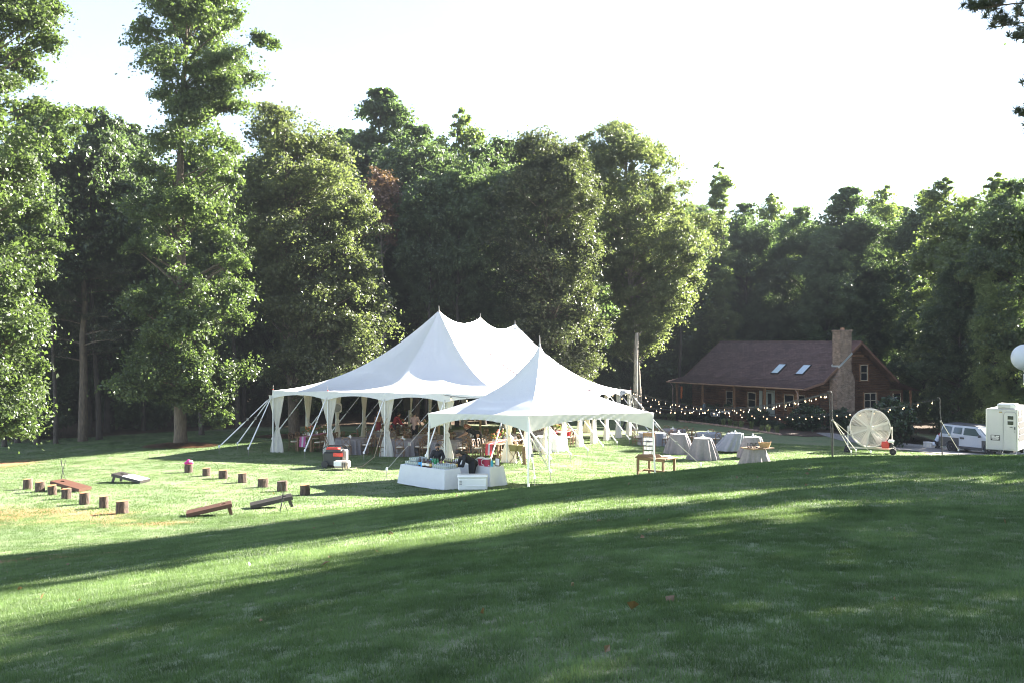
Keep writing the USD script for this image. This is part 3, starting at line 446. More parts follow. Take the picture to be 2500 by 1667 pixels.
def rounded(u, k):
    """rings that are round near the peak and take the tent's outline at the eave; k: how far the eave lies in that direction"""
    return u * (k * (1 - u ** 1.5) + u ** 1.5)
def sail(Q, R, ze, zr, ex, rings):
    u = np.linspace(0, 1, rings) ** 0.9; P = np.zeros((rings, len(Q), 3))
    P[..., :2] = R[None] * (1 - u)[:, None, None] + Q[None] * u[:, None, None]
    P[..., 2] = ze[None] + (zr - ze)[None] * np.array([ex(u[k], np.arange(len(Q))) for k in range(rings)])
    return P
C0, C1 = np.array([-0.22, 44.6]), np.array([-11.7, 48.75]); EA = unit(C0 - C1); EB = np.array([-EA[1], EA[0]])
TW, TL = float(np.linalg.norm(C0 - C1)), 24.3
def tp(a, b): return C1 + a * EA + b * EB
def tz(b): return -0.766 - b * 0.0367
PEAK = [(6.1, 6.2, 3.22), (6.1, 12.1, 3.0), (6.1, 18.1, 2.72)]
tent = thing('pole_tent', 'large white three peaked pole tent with tied curtains standing on the lawn', 'tent', (0, 0, 0))
poles = [(k * TW / 4, 0.0) for k in range(5)] + [(TW, k * TL / 8) for k in range(1, 9)] + [(TW - k * TW / 4, TL) for k in range(1, 5)] + [(0.0, TL - k * TL / 8) for k in range(1, 8)]
nb, per = len(poles), 8; Q, K = [], []
for i in range(nb):
    a, b = np.array(poles[i]), np.array(poles[(i + 1) % nb])
    for j in range(per): Q.append(a + (b - a) * j / per); K.append(j / per)
Q, K = np.array(Q + Q[:1]), np.array(K + K[:1]); R, zr = [], []
for a, b in Q:
    s = np.clip(b, 6.2, 18.1); R.append((6.1, s)); f = (s - 6.2) / 5.95 % 1.0
    zr.append(np.interp(s, [6.2, 12.1, 18.1], [3.22, 3.0, 2.72]) - 0.5 * (np.sin(np.pi * f) ** 0.85 if 0 < f < 1 else 0))
R, zr = np.array(R), np.array(zr); ze = np.array([tz(b) for a, b in Q]) - 0.05 * np.sin(np.pi * K)
corner = np.array([min(np.hypot(a - ca, b - cb) for ca in (0, TW) for cb in (0, TL)) for a, b in Q])
kc = 1 + 0.62 * (np.linalg.norm(Q - R, axis=1) / 6.1 - 1)
fr2 = np.array([((i // per) % 2 + K[i]) / 2 for i in range(len(Q))])
e = 1.5 + 0.30 * np.sin(np.pi * fr2) ** 0.9
P = sail(np.array([tp(a, b) for a, b in Q]), np.array([tp(a, b) for a, b in R]), ze, zr, lambda u, i: np.maximum(0, 1 - rounded(u, kc[i])) ** e[i], 26)
obj('canopy', MB().grid(P), VINYL, tent, smooth=14)
mid = np.array([tp(6.1, TL / 2)])[0]
out = lambda q: unit(q - np.array([tp(6.1, np.clip((q - C1) @ EB, 6, 18))])[0])
val = np.zeros((6, len(Q), 3))
for i, (a, b) in enumerate(Q):
    q = tp(a, b); dep = 0.16 + 0.27 * abs(2 * K[i] - 1) ** 2.0
    for r in range(6): val[r, i] = np.r_[q + out(q) * (0.012 + 0.05 * (r / 5) + 0.012 * math.sin(i * 1.9) * r / 5), ze[i] + 0.005 - dep * r / 5]
obj('valance', MB().grid(val), VINYL, tent, smooth=40)
for bs in (9.15, 15.1):
    i0, i1 = [min(range(len(Q)), key=lambda i: np.hypot(Q[i][0] - a, Q[i][1] - bs)) for a in (0, TW)]
    for i in (i0, i1): obj('seam', MB().tube(P[1:, i] + (0, 0, 0.02), 0.032, 4), SEAM, tent)
for a, b, z in PEAK:
    q = tp(a, b); g = gz(*q); obj('centre_pole', MB().tube([(*q, g), (*q, z - 0.05)], 0.07, 10), WOODT, tent, smooth=True); obj('pole_spike', MB().tube([(*q, z - 0.1), (*q, z + 0.02), (*q, z + 0.24)], [0.06, 0.03, 0.012], 6), STEEL, tent)
def guy(parent, top, foot, sleeve=True, w=0.05, mid_buckle=True):
    top, foot = np.asarray(top, float), np.asarray(foot, float); st = foot + (0, 0, 0.34); s = node('guy_strap', parent); d = st - top
    obj('strap', MB().bar(top, st, w, 0.012), STRAP, s)
    if sleeve: obj('sleeve', MB().tube([top + d * 0.50, top + d * 0.55, top + d * 0.95, top + d * 0.98], [0.014, 0.032, 0.032, 0.014], 6), SLEEVE, s); obj('sleeve', MB().tube([top + d * 0.08, top + d * 0.1, top + d * 0.4, top + d * 0.42], [0.014, 0.026, 0.026, 0.014], 6), SLEEVE, s)
    obj('buckle', MB().box(top + d * 0.46, (0.09, 0.06, 0.12)), STEEL, s)
    k = node('stake', parent); obj('rod', MB().tube([foot - (0, 0, 0.1), foot + (0, 0, 0.36)], 0.014, 6), STEEL, k); obj('cap', MB().lathe([(0.0, 0.3), (0.042, 0.31), (0.045, 0.38), (0.03, 0.42), (0, 0.43)], 8, foot), SLEEVE, k)
for a, b in poles:
    q = tp(a, b); g = gz(*q); z = tz(b); o = out(q); isc = (a in (0, TW)) and (b in (0, TL))
    obj('side_pole', MB().tube([(*q, g), (*q, z)], 0.035, 8), WHITE_METAL, tent, smooth=True); obj('pole_pin', MB().tube([(*q, z), (*q, z + 0.24)], 0.009, 5), STEEL, tent); obj('pin_ring', MB().lathe([(0.012, 0.01), (0.03, 0.02), (0.03, 0.05), (0.012, 0.06)], 8, (*q, z)), REDP, tent)
    dirs = [EB * np.sign(b - 1) * (1 if b > TL - 1 else 1) if (b == 0 or b == TL) else EA * np.sign(a - 1)]
    if b == 0: dirs = [-EB]
    if b == TL: dirs = [EB]
    if isc: dirs = [dirs[0], EA * np.sign(a - 1), unit(dirs[0] + EA * np.sign(a - 1)) * 1.25]
    for dr in dirs:
        f = q + dr * 2.05; guy(tent, np.r_[q + o * 0.07, z - 0.3], gp(*f))

def curtain_mesh(top_w, pinch_w, bot_w, H, zp, seed, shift=0.0, open_side=0.0):
    r = np.random.default_rng(seed); n, m = 56, 34; ph = r.uniform(0, 6.28, 4); P = np.zeros((m, n, 3)); ang = np.linspace(0, 2 * np.pi, n, endpoint=False)
    for i, z in enumerate(np.linspace(H, 0.0, m)):
        if z > zp: u = (H - z) / (H - zp); w = top_w + (pinch_w - top_w) * u ** 1.15; cx = shift * u ** 1.6
        else: u = (zp - z) / zp; w = pinch_w + (bot_w - pinch_w) * (1 - (1 - u) ** 1.6); cx = shift * (1 - 0.4 * u)
        th = (0.06 if z > zp else 0.055 + 0.09 * u)
        fold = 1 + 0.22 * np.sin(9 * ang + ph[0] + 0.6 * math.sin(z * 2)) + 0.13 * np.sin(15 * ang + ph[1]) + 0.06 * np.sin(4 * ang + ph[2] + z)
        P[i] = np.c_[cx + 0.5 * w * np.cos(ang) * (0.93 + 0.07 * fold), th * np.sin(ang) * fold + 0.03 * np.sin(6 * np.cos(ang) + ph[3]) * (w / top_w), np.full(n, z - (0.0 if z > 0.05 else 0.0))]
    return MB().grid(P, True)
CUR = {}
def curtain(kind, loc, rz, label, group):
    dims = {'front': (0.86, 0.12, 0.72, 2.78, 1.2, 0.05), 'side': (0.8, 0.16, 1.15, 2.78, 1.45, -0.1), 'rear': (0.78, 0.12, 0.6, 2.78, 1.25, 0.0)}[kind]
    if kind in CUR: return copy_of(CUR[kind], label, loc, rz, group)
    t = thing('tent_curtain', label, 'curtain', loc, rz, group); CUR[kind] = t
    obj('drape', curtain_mesh(dims[0], dims[1], dims[2], dims[3], dims[4], hash(kind) % 7 if False else {'front': 3, 'side': 5, 'rear': 8}[kind], dims[5]), CURT, t, smooth=True)
    b = MB().lathe([(0.075, -0.05), (0.095, -0.03), (0.095, 0.03), (0.075, 0.05)], 14, (dims[5], 0, dims[4])); b.v[-1][:, 0] = (b.v[-1][:, 0] - dims[5]) * 1.05 + dims[5]; b.box((dims[5] + 0.14, -0.05, dims[4] - 0.08), (0.07, 0.03, 0.16))
    obj('tie_band', b, CURT, t, smooth=30); return t
ordn = ('first', 'second', 'third', 'fourth', 'fifth', 'sixth', 'seventh', 'eighth', 'ninth')
yawA = math.atan2(EA[1], EA[0]); yawB = math.atan2(EB[1], EB[0])
for i, (a, b) in enumerate(poles):
    q = tp(a, b); z = gz(*q)
    if b == 0: curtain('front', (*(q + EB * 0.12 + EA * (0.0 if i else 0.12)), z), yawA, ('white tied curtain at the far left corner pole of the large tent', 'white tied curtain left of the red generator', 'white tied curtain behind the left end of the bar', 'white tied curtain right behind the masked bartender', 'white tied curtain at the near right corner pole beside the red runner table')[i], 'tied curtains along the front of the large tent')
    elif a == TW: curtain('side', (*(q - EA * 0.12), z), yawB, f'sunlit white curtain, {ordn[i - 5]} behind the near right corner of the large tent', 'curtains along the sunny side of the large tent')
    elif b == TL: curtain('rear', (*q, z), yawA, f'shaded tan curtain at the back of the large tent, {ordn[15 - i + 1]} from the left', 'shaded curtains at the back of the large tent')
    else: curtain('rear', (*(q + EA * 0.1), z), yawB, f'shaded tan curtain on the left side of the large tent, {ordn[23 - i]} from the front corner', 'shaded curtains on the left side of the large tent')

# the small frame tent
FN, FR, FL = np.array([0.56, 34.0]), np.array([5.40, 37.9]), np.array([-3.27, 38.8]); FB = FR + FL - FN
frame = thing('frame_tent', 'small white pointed frame tent standing over the bar in front of the large tent', 'tent', (0, 0, 0))
cz = {0: -0.92, 1: -1.10, 2: -1.25, 3: -1.18}; cor = [FN, FR, FB, FL]; czv = [-0.92, -1.10, -1.32, -1.18]; per = 44; Q, K, ze = [], [], []
for i in range(4):
    for j in range(per):
        t = j / per; Q.append(cor[i] * (1 - t) + cor[(i + 1) % 4] * t); K.append(t); ze.append(czv[i] * (1 - t) + czv[(i + 1) % 4] * t)
Q, K, ze = np.array(Q + Q[:1]), np.array(K + K[:1]), np.array(ze + ze[:1]); ctr = sum(cor) / 4; zp = 1.6 - 8.5 / FPX * 38.35
pu, ph_ = np.array([0, 0.02, 0.047, 0.149, 0.25, 0.404, 0.557, 0.76, 0.9, 1.0]), np.array([1, 0.93, 0.86, 0.67, 0.51, 0.34, 0.215, 0.105, 0.035, 0.0])
kf = np.linalg.norm(Q - ctr, axis=1); kf = (kf / kf.max()) ** 0.7
from scipy.interpolate import PchipInterpolator
fpr = PchipInterpolator(pu, ph_)
def fex(u, i): return fpr(rounded(u, kf[i])) - 0.05 * u * (1 - u) * np.sin(np.pi * K[i]) ** 0.8
P = sail(Q, np.tile(ctr, (len(Q), 1)), ze, np.full(len(Q), zp), fex, 26)
obj('canopy', MB().grid(P), VINYL, frame, smooth=14)
val = np.zeros((8, len(Q), 3)); rv = np.random.default_rng(4)
for i, q in enumerate(Q):
    dep = 0.2 + 0.42 * abs(2 * K[i] - 1) ** 2.1; o = unit(q - ctr) * 0.3 + unit(np.array([(cor[min(3, i // per)] + cor[(min(3, i // per) + 1) % 4])])[0] / 2 - ctr) * 0.7
    for r in range(8): val[r, i] = np.r_[q + o * (0.015 + (0.05 * math.sin(i * 1.9 + r * 0.9) * math.sin(math.pi * min(K[i], 1)) - 0.16 * dep) * (r / 7)), ze[i] + 0.006 - dep * r / 7]
vb = MB().grid(val); obj('valance', vb, VINYL, frame, smooth=70)
obj('finial', MB().tube([(*ctr, zp - 0.05), (*ctr, zp + 0.06), (*ctr, zp + 0.36)], [0.06, 0.03, 0.012], 6), STEEL, frame)
for c, z in zip(cor, czv):
    i = unit(ctr - c) * 0.07; b = c + i + unit(c - ctr) * 0.12; q = c + i; g = gz(*b)
    obj('leg', MB().tube([(*b, g), (*q, z - 0.01)], 0.036, 10), WHITE_METAL, frame, smooth=True); obj('foot_plate', MB().box((*b, g + 0.01), (0.16, 0.16, 0.02)), STEEL, frame)
guy(frame, (*(FL), -1.55), gp(*(FL + (-1.6, -0.1))), False, 0.035); guy(frame, (*(FR + (0.05, -0.02)), -1.5), gp(*(FR + (1.9, 0.6))), False, 0.035)
guy(frame, (*(FN + (0.06, -0.05)), -1.6), gp(*(FN + (0.22, 0.1))), False, 0.04); guy(frame, (*(FB), -1.7), gp(*(FB + (-0.05, 1.8))), False, 0.035)
guy(frame, (*(FN + (0.1, 0.05)), -1.7), gp(1.45, 37.6), True, 0.04)
# ------------------------------------------------------------------ furniture on the lawn and in the tent
WALNUT = M('chair_wood', (0.19, 0.105, 0.055), 0.5, var=0.4, scale=4, stretch=(6, 6, 1)); SEATC = M('seat_cushion', (0.62, 0.57, 0.48), 0.85, var=0.08, scale=6)
FARM = M('farm_wood', (0.23, 0.14, 0.07), 0.6, var=0.45, scale=2.5, stretch=(1, 8, 8), bump=0.4); LOGB = M('log_bark', (0.13, 0.085, 0.062), 0.95, color2=(0.018, 0.013, 0.011), scale=13, stretch=(2, 2, 0.5), bump=1.0)
CUT = mat('cut_wood', {'t': ('texture_coordinate', {}), 'w': ('wave_texture', {'wave_type': 'rings', 'rings_direction': 'z', 'scale': 18.0, 'distortion': 2.0}), 'r': ('rgb_ramp', {'ramp': [(0, (0.34, 0.155, 0.06)), (1, (0.44, 0.22, 0.095))]}), 'p': ('principled_bsdf', {'roughness': 0.8})}, [('t.object', 'w.vector'), ('w.fac', 'r.fac'), ('r.color', 'p.base_color')], 'p.BSDF')
GLASS = mat('glass', {'f': ('fresnel', {'IOR': 1.5}), 'a': ('transparent_bsdf', {'color': (0.93, 0.96, 0.96)}), 'g': ('glossy_bsdf', {'color': (1, 1, 1), 'roughness': 0.05}), 'x': ('mix_closure', {}), 'd': ('diffuse_bsdf', {'color': (0.75, 0.8, 0.82)}), 'y': ('mix_closure', {'fac': 0.1})}, [('f.fac', 'x.fac'), ('a.BSDF', 'x.closure1'), ('g.BSDF', 'x.closure2'), ('x.closure', 'y.closure1'), ('d.BSDF', 'y.closure2')], 'y.closure')
CARD = M('white_card', (0.78, 0.76, 0.74), 0.8, var=0.05, scale=5); WAX = M('candle_wax', (0.75, 0.70, 0.60), 0.6)

# tree-stump seats in two rows, in front of the cornhole boards
def stump_mesh(seed, h, rad):
    r = np.random.default_rng(seed); n = 26; ang = np.linspace(0, 2 * np.pi, n, endpoint=False); rim = 1 + 0.07 * np.sin(2 * ang + r.uniform(0, 6)) + 0.035 * np.sin(5 * ang + r.uniform(0, 6)) + 0.03 * r.normal(size=n)
    zs = np.linspace(-0.03, h, 9); P = np.zeros((9, n, 3))
    for i, z in enumerate(zs):
        k = rad * rim * (1.06 - 0.07 * i / 8 + 0.02 * r.normal(size=n)); P[i] = np.c_[k * np.cos(ang), k * np.sin(ang), np.full(n, z) + (0.012 * np.sin(ang + 1) if i == 8 else 0)]
    top = P[-1].copy(); c = top.mean(0); tv = np.vstack([top, (top - c) * 0.5 + c + (0, 0, 0.002), c]); f = []
    for j in range(n): f += [[j, (j + 1) % n, n + (j + 1) % n], [j, n + (j + 1) % n, n + j], [n + j, n + (j + 1) % n, 2 * n]]
    return MB().grid(P, True), MB().add(tv, f)
stumps = [(68, 1193.5, 0.135, .37), (98, 1200.5, 0.125, .35), (128, 1208.5, .115, .33), (162, 1218, .125, .33), (207, 1231.5, .135, .37), (253, 1240.5, .12, .36), (298, 1252, .14, .36), (460.5, 1158.5, .165, .34), (504, 1166, .155, .32), (545, 1171.5, .17, .34), (592, 1179, .155, .36), (642, 1187.5, .165, .33), (689, 1195.5, .165, .36), (744.5, 1205.5, .15, .35)]
sl = ['leftmost stump of the left row', 'second stump from the left, close behind the leftmost', 'narrow leaning stump, third of the left row', 'fourth stump of the left row with reddish bark', 'wide pale barked stump, fifth of the left row', 'tall narrow stump beside the bare clay patch', 'nearest stump of the left row at its right end',
      'stump carrying a bright pink bag, farthest of the right row', 'small stump right of the one with the pink bag', 'wide pale stump, third of the right row', 'reddish smooth sided stump in the middle of the right row', 'stump with a slanting orange top, fifth of the right row', 'stump without a bright top, split down its side', 'stump at the near end of the right row beside the tent shadow']
for i, (px, py, rad, h) in enumerate(stumps):
    d = np.interp(py, [1158, 1193, 1252], [40.0, 34.6, 28.0]) if i >= 7 else np.interp(py, [1193, 1252], [34.5, 28.0])
    q = at(px, d); s = d * 0.0 + 1.0; rad *= 1.12 if i < 7 else 1.0
    t = thing('log_stump', sl[i], 'stump', q, 0, 'log stump seats on the left lawn', tilt=(0.09 if i == 2 else 0.0)); a, b = stump_mesh(100 + i, h * 0.98, rad); obj('bark', a, LOGB, t, smooth=35); obj('cut_face', b, CUT if i != 12 else LOGB, t)
    if i == 7: stump_top = q + (0, 0, h * 0.98)
mb = MB(); rv = np.random.default_rng(2)
for k in range(5):
    m = trimesh.creation.icosphere(2, 1.0); v = m.vertices * (0.1, 0.09, 0.065) * (1 + 0.12 * rv.normal(size=3)); a = k * 1.25; o = (0.085 * math.cos(a), 0.07 * math.sin(a), 0.05) if k < 4 else (0, 0, 0.12); mb.add(v + o, m.faces)
bag = thing('bean_bags', 'heap of bright pink bean bags on top of the farthest stump', 'bean bags', stump_top); obj('bag', mb.out(), M('pink_bag', (0.65, 0.05, 0.28), 0.8, var=0.2, scale=20), bag, smooth=True)
obj('bag', MB().ball((0.09, -0.02, 0.11), (0.09, 0.075, 0.055)), M('pale_bag', (0.72, 0.62, 0.68), 0.8), bag, smooth=True)

# cornhole boards: low front edge, legs under the raised end
BRN = M('board_brown', (0.10, 0.042, 0.026), 0.55, var=0.35, scale=3, stretch=(8, 1, 8)); BLK = M('board_dark', (0.035, 0.03, 0.028), 0.5, var=0.3, scale=5); WHT = M('board_white', (0.80, 0.79, 0.78), 0.5)
def cornhole(label, q, rz, top, side, patch=None):
    t = thing('cornhole_board', label, 'game board', q, rz, 'cornhole boards on the left lawn'); L, W, T = 1.22, 0.61, 0.09; sl_ = math.atan2(0.23, L); Rm = np.array([[math.cos(sl_), 0, -math.sin(sl_)], [0, 1, 0], [math.sin(sl_), 0, math.cos(sl_)]])
    base = np.array([-L / 2, 0, 0.02]); tr = lambda p: np.asarray(p, float) @ Rm.T + base
    hole = np.array([[L - 0.23 + 0.077 * math.cos(a), 0.077 * math.sin(a)] for a in np.linspace(0, 2 * np.pi, 20, endpoint=False)]); from shapely.geometry import Polygon
    pl = trimesh.creation.extrude_polygon(Polygon([(0, -W / 2), (L, -W / 2), (L, W / 2), (0, W / 2)], [hole[::-1]]), 0.014, engine='earcut'); obj('top_panel', (tr(pl.vertices + (0, 0, T)), pl.faces), top, t)
    for k, (c, s) in enumerate((((L / 2, -W / 2 + .012, T / 2), (L, .024, T)), ((L / 2, W / 2 - .012, T / 2), (L, .024, T)), ((0.012, 0, T / 2), (.024, W - .05, T)), ((L - .012, 0, T / 2), (.024, W - .05, T)))): b = MB().box(c, s); obj('side_rail', (tr(b.v[0]), b.f[0]), side, t)
    for s in (-1, 1): p = tr((L - 0.1, s * (W / 2 - 0.06), T * 0.5)); obj('leg', MB().bar(p, (p[0] + 0.09, p[1], -0.01), 0.04, 0.085), side, t)
    if patch: b = MB().box((L * 0.33, 0, T + 0.0175), (L * 0.6, W * 0.99, 0.006)); obj('painted_panel', (tr(b.v[0]), b.f[0]), patch, t)
    return t
q = at(171, 33.5); cornhole('brown cornhole board with its hole towards the wood, beside the left stumps', at(172, 34.0), math.radians(162), BRN, BRN)
cornhole('dark cornhole board with a white painted front half', at(318, 36.5), math.radians(166), BLK, BLK, WHT)
cornhole('reddish brown cornhole board seen from behind, nearest on the left lawn', at(513, 27.6), math.radians(17), BRN, BRN)
cornhole('dark cornhole board seen from behind, next to the wire drink stand', at(664, 29.4), math.radians(17), BLK, BLK)
def wire_stand(label, q, h):
    t = thing('drink_stand', label, 'wire stand', q, 0.3); mb = MB()
    for k in range(3):
        a = k * 2.094; c, s = math.cos(a), math.sin(a); z = np.array([0, .25, .45, .62, .8, 1.0]) * h; r_ = np.array([.3, .14, .03, .03, .12, .2]) * h * 0.62
        obj('rod', MB().tube(np.c_[r_ * c, r_ * s, z], 0.009, 5), BLACKM, t)
    obj('ring', MB().tube([(0.03 * math.cos(a), 0.03 * math.sin(a), h * .5) for a in np.linspace(0, 6.28, 10)], 0.008, 4), BLACKM, t)
wire_stand('thin black wire drink stand in front of the dark cornhole board', at(690, 27.9), 0.78); wire_stand('thin black wire drink stand behind the brown cornhole board', at(153, 36.5), 0.82)

# generator with cable box, left of the bar
q = at(820, 42.0); t = thing('generator', 'black and red portable generator standing in the shade before the tent', 'generator', q, math.radians(-8))
obj('housing', MB().rbox((-0.1, 0.1, 0.36), (0.8, 0.62, 0.6), 0.06), BLACKM, t); obj('top_cover', MB().rbox((-0.05, 0.1, 0.7), (0.72, 0.58, 0.12), 0.05), M('dark_plastic', (0.05, 0.05, 0.05), 0.5), t); obj('red_panel', MB().rbox((0.16, -0.23, 0.56), (0.42, 0.05, 0.16), 0.02), REDP, t); obj('tank', MB().rbox((-0.12, 0.05, 0.79), (0.55, 0.4, 0.1), 0.04), REDP, t)
for y in (-0.2, 0.4): obj('frame_tube', MB().tube([(-0.52, y, 0.1), (-0.52, y, 0.78), (-0.4, y, 0.88), (0.28, y, 0.88), (0.38, y, 0.8), (0.38, y, 0.1)], 0.022, 6), BLACKM, t)
for y in (-0.26, 0.44): obj('wheel', MB().lathe([(0.02, -0.04), (0.13, -0.04), (0.15, -0.02), (0.15, 0.02), (0.13, 0.04), (0.02, 0.04)], 14, (-0.4, y, 0.15), np.array([[1, 0, 0], [0, 0, 1], [0, -1, 0.0]])), BLACKM, t)
obj('engine', MB().rbox((0.36, 0.1, 0.5), (0.2, 0.4, 0.5), 0.05), STEEL, t)
t = thing('cable_box', 'pale cable spider box leaning in front of the red generator', 'cable box', at(836, 41.3), math.radians(-12)); obj('box', MB().rbox((0.0, 0.0, 0.22), (0.62, 0.4, 0.3), 0.05), M('tan_plastic', (0.55, 0.44, 0.36), 0.6, var=0.2, scale=6), t)
obj('lid', MB().rbox((-0.13, -0.205, 0.26), (0.34, 0.03, 0.2), 0.01), CARD, t)
for k in range(5): obj('cable', MB().tube([(0.08 + k * 0.05, -0.2, 0.3), (0.1 + k * 0.055, -0.28, 0.18), (0.12 + k * 0.06, -0.3, 0.05), (0.16 + k * 0.1, -0.33, 0.01)], 0.014, 5), ROPE if k % 2 else BLACKM, t)
a_, b_ = tp(6.1, -2.0)[:2], np.array([-6.6, 41.6]); pts = [(*(tp(6.1, 0)[:2] + (0.12, -0.15)), tz(0) - 1.2)] + [(*(tp(6.1, 0)[:2] + (0.05 - 0.1 * k, -0.5 - 0.42 * k)), tz(0) - 1.4 - 0.45 * k ** 1.05) for k in range(1, 4)]
pts += [gp(-6.35, 42.4, 0.02), gp(-6.55, 41.6, 0.02), gp(-6.9, 41.25, 0.05)]
c = obj('power_cable', MB().tube(pts, 0.016, 5), ROPE, None); tag(c, 'pale cable hanging from the tent strap down to the generator', 'cable')

# cross-back chairs
CH = {}
def chair(q, rz, label, group):
    if 'x' in CH: return copy_of(CH['x'], label, q, rz, group)
    t = thing('crossback_chair', label, 'chair', q, rz, group); CH['x'] = t
    for s in (-1, 1):
        obj('leg', MB().tube([(s * 0.19, -0.18, 0), (s * 0.18, -0.17, 0.44)], [0.014, 0.019], 6), WALNUT, t)
        obj('leg', MB().tube([(s * 0.20, 0.22, 0), (s * 0.185, 0.19, 0.44), (s * 0.19, 0.23, 0.7), (s * 0.17, 0.27, 0.86)], [0.014, 0.019, 0.017, 0.016], 6), WALNUT, t)
    obj('seat', MB().lathe([(0.18, 0.425), (0.215, 0.43), (0.22, 0.45), (0.2, 0.46)], 16), WALNUT, t); obj('cushion', MB().lathe([(0.2, 0.462), (0.205, 0.48), (0.18, 0.5), (0, 0.505)], 16), SEATC, t)
    obj('top_rail', MB().tube([(-0.185, 0.25, 0.84), (-0.1, 0.285, 0.875), (0, 0.295, 0.885), (0.1, 0.285, 0.875), (0.185, 0.25, 0.84)], [0.02, 0.026, 0.028, 0.026, 0.02], 6), WALNUT, t)
    for s in (-1, 1): obj('cross_slat', MB().tube([(s * 0.18, 0.205, 0.48), (0, 0.262, 0.67), (-s * 0.165, 0.265, 0.84)], 0.013, 5), WALNUT, t)
    obj('stretcher', MB().tube([(-0.19, -0.17, 0.2), (0.19, -0.17, 0.2)], 0.011, 5).tube([(-0.19, 0.2, 0.2), (0.19, 0.2, 0.2)], 0.011, 5).tube([(-0.19, -0.17, 0.24), (-0.19, 0.2, 0.24)], 0.011, 5).tube([(0.19, -0.17, 0.24), (0.19, 0.2, 0.24)], 0.011, 5), WALNUT, t)
    return t
def skirt(r0, r1, h, nf, seed, amp=0.12, squ=None):
    r = np.random.default_rng(seed); n = nf * 8; ang = np.linspace(0, 2 * np.pi, n, endpoint=False); fold = np.sin(nf * ang + 1.6 * np.sin(3 * ang + r.uniform(0, 6)) + r.uniform(0, 6)) * (0.7 + 0.3 * np.sin(5 * ang + r.uniform(0, 6))); P = []
    for k, (z, rr, a) in enumerate(((h + 0.012, 0.0, 0), (h + 0.012, r0 * 0.97, 0), (h + 0.004, r0 + 0.006, 0.05), (h - 0.05, r0 + 0.012, 0.2), (h * 0.72, r0 + (r1 - r0) * 0.3, 0.55), (h * 0.4, r0 + (r1 - r0) * 0.65, 0.85), (h * 0.15, r0 + (r1 - r0) * 0.9, 1.0), (0.01, r1, 1.0))):
        R_ = rr * (1 + amp * a * fold); x, y = R_ * np.cos(ang), R_ * np.sin(ang)
        if squ: x, y = x * squ[0], y * squ[1]
        P.append(np.c_[x, y, np.full(n, z)])
    return MB().grid(np.array(P), True)
TB = {}
def set_on_top(q, h, label, seed):
    r = np.random.default_rng(seed); t = thing('table_setting', label, 'centrepiece', (q[0], q[1], q[2] + h + 0.016)); 
    for k in range(3): obj('votive', MB().lathe([(0.0, 0.0), (0.035, 0.0), (0.04, 0.08), (0.036, 0.08), (0.03, 0.05), (0, 0.045)], 10, (r.uniform(-.15, .15), r.uniform(-.15, .15), 0)), GLASS if k else WAX, t)
    obj('vase', MB().lathe([(0.0, 0.0), (0.045, 0.0), (0.055, 0.07), (0.03, 0.12), (0.038, 0.16)], 10), CARD, t)
def round_table(px, d, label, linen, nch, a0, nm, seed, ctype='tent', rc=0.98):
    q = at(px, d) if np.ndim(px) == 0 else gp(*px); key = 'rt' + str(id(linen))
    t = thing('round_table', f'round table {label}', 'table', q); obj('table_top', MB().lathe([(0.0, 0.70), (0.74, 0.70), (0.76, 0.715), (0.74, 0.73), (0, 0.73)], 28), FARM, t)
    for k in range(4): a = k * 1.571 + 0.4; obj('leg', MB().tube([(0.5 * math.cos(a), 0.5 * math.sin(a), 0), (0.45 * math.cos(a), 0.45 * math.sin(a), 0.7)], 0.02, 5), STEEL, t)
    c = thing('tablecloth', f'cloth of the round table {label}', 'tablecloth', q); obj('cloth', skirt(0.77, 0.82, 0.735, 15, seed), linen, c, smooth=50); set_on_top(q, 0.735, f'glasses on the round table {label}', seed)
    for k in range(nch):
        a = a0 + k * 2 * math.pi / nch; p = gp(q[0] + rc * math.cos(a), q[1] + rc * math.sin(a)); side = ('right', 'far right', 'back', 'far left', 'left', 'near left', 'front', 'near right')[int(round((a % 6.2832) / 0.7854)) % 8]
        chair(p, a - math.pi / 2, f'{side} chair at the round table {label}', 'cross-back chairs around the tables')
round_table(855, 48.2, 'behind the red generator', LINENG, 6, 0.52, 'a', 1)
round_table(983, 47.4, 'behind the left end of the bar', LINENG, 6, 0.5, 'b', 2)
round_table(1086, 46.9, 'behind the masked bartender', LINENG, 6, 0.45, 'c', 3)
round_table(1150, 50.3, 'beside the bending woman in black', LINENG, 6, 0.35, 'd', 4)
q5 = tp(3.0, 5.6); round_table(q5, 0, 'second back at the left of the tent', LINENG, 6, 0.2, 'e', 5)
round_table(tp(6.2, 4.6), 0, 'second back in mid tent', LINENG, 6, 0.8, 'f', 6)
round_table(tp(9.0, 8.0), 0, 'third back under the large tent', LINENG, 6, 0.3, 'g', 7)
round_table(tp(6.4, 9.4), 0, 'deep in mid tent', LINENG, 6, 0.6, 'h', 8)
round_table(tp(9.4, 12.2), 0, 'deep in the right of the tent', LINENG, 6, 0.1, 'i', 9)
round_table(1593, 58.5, 'on the lawn behind the card display', LINENB, 6, 0.3, 'j', 10)
round_table(1643, 62.5, 'farthest out on the lawn', LINENG, 6, 0.7, 'k', 11)
round_table(1729, 59.6, 'behind the cocktail tables', LINENB, 5, 0.0, 'l', 12)

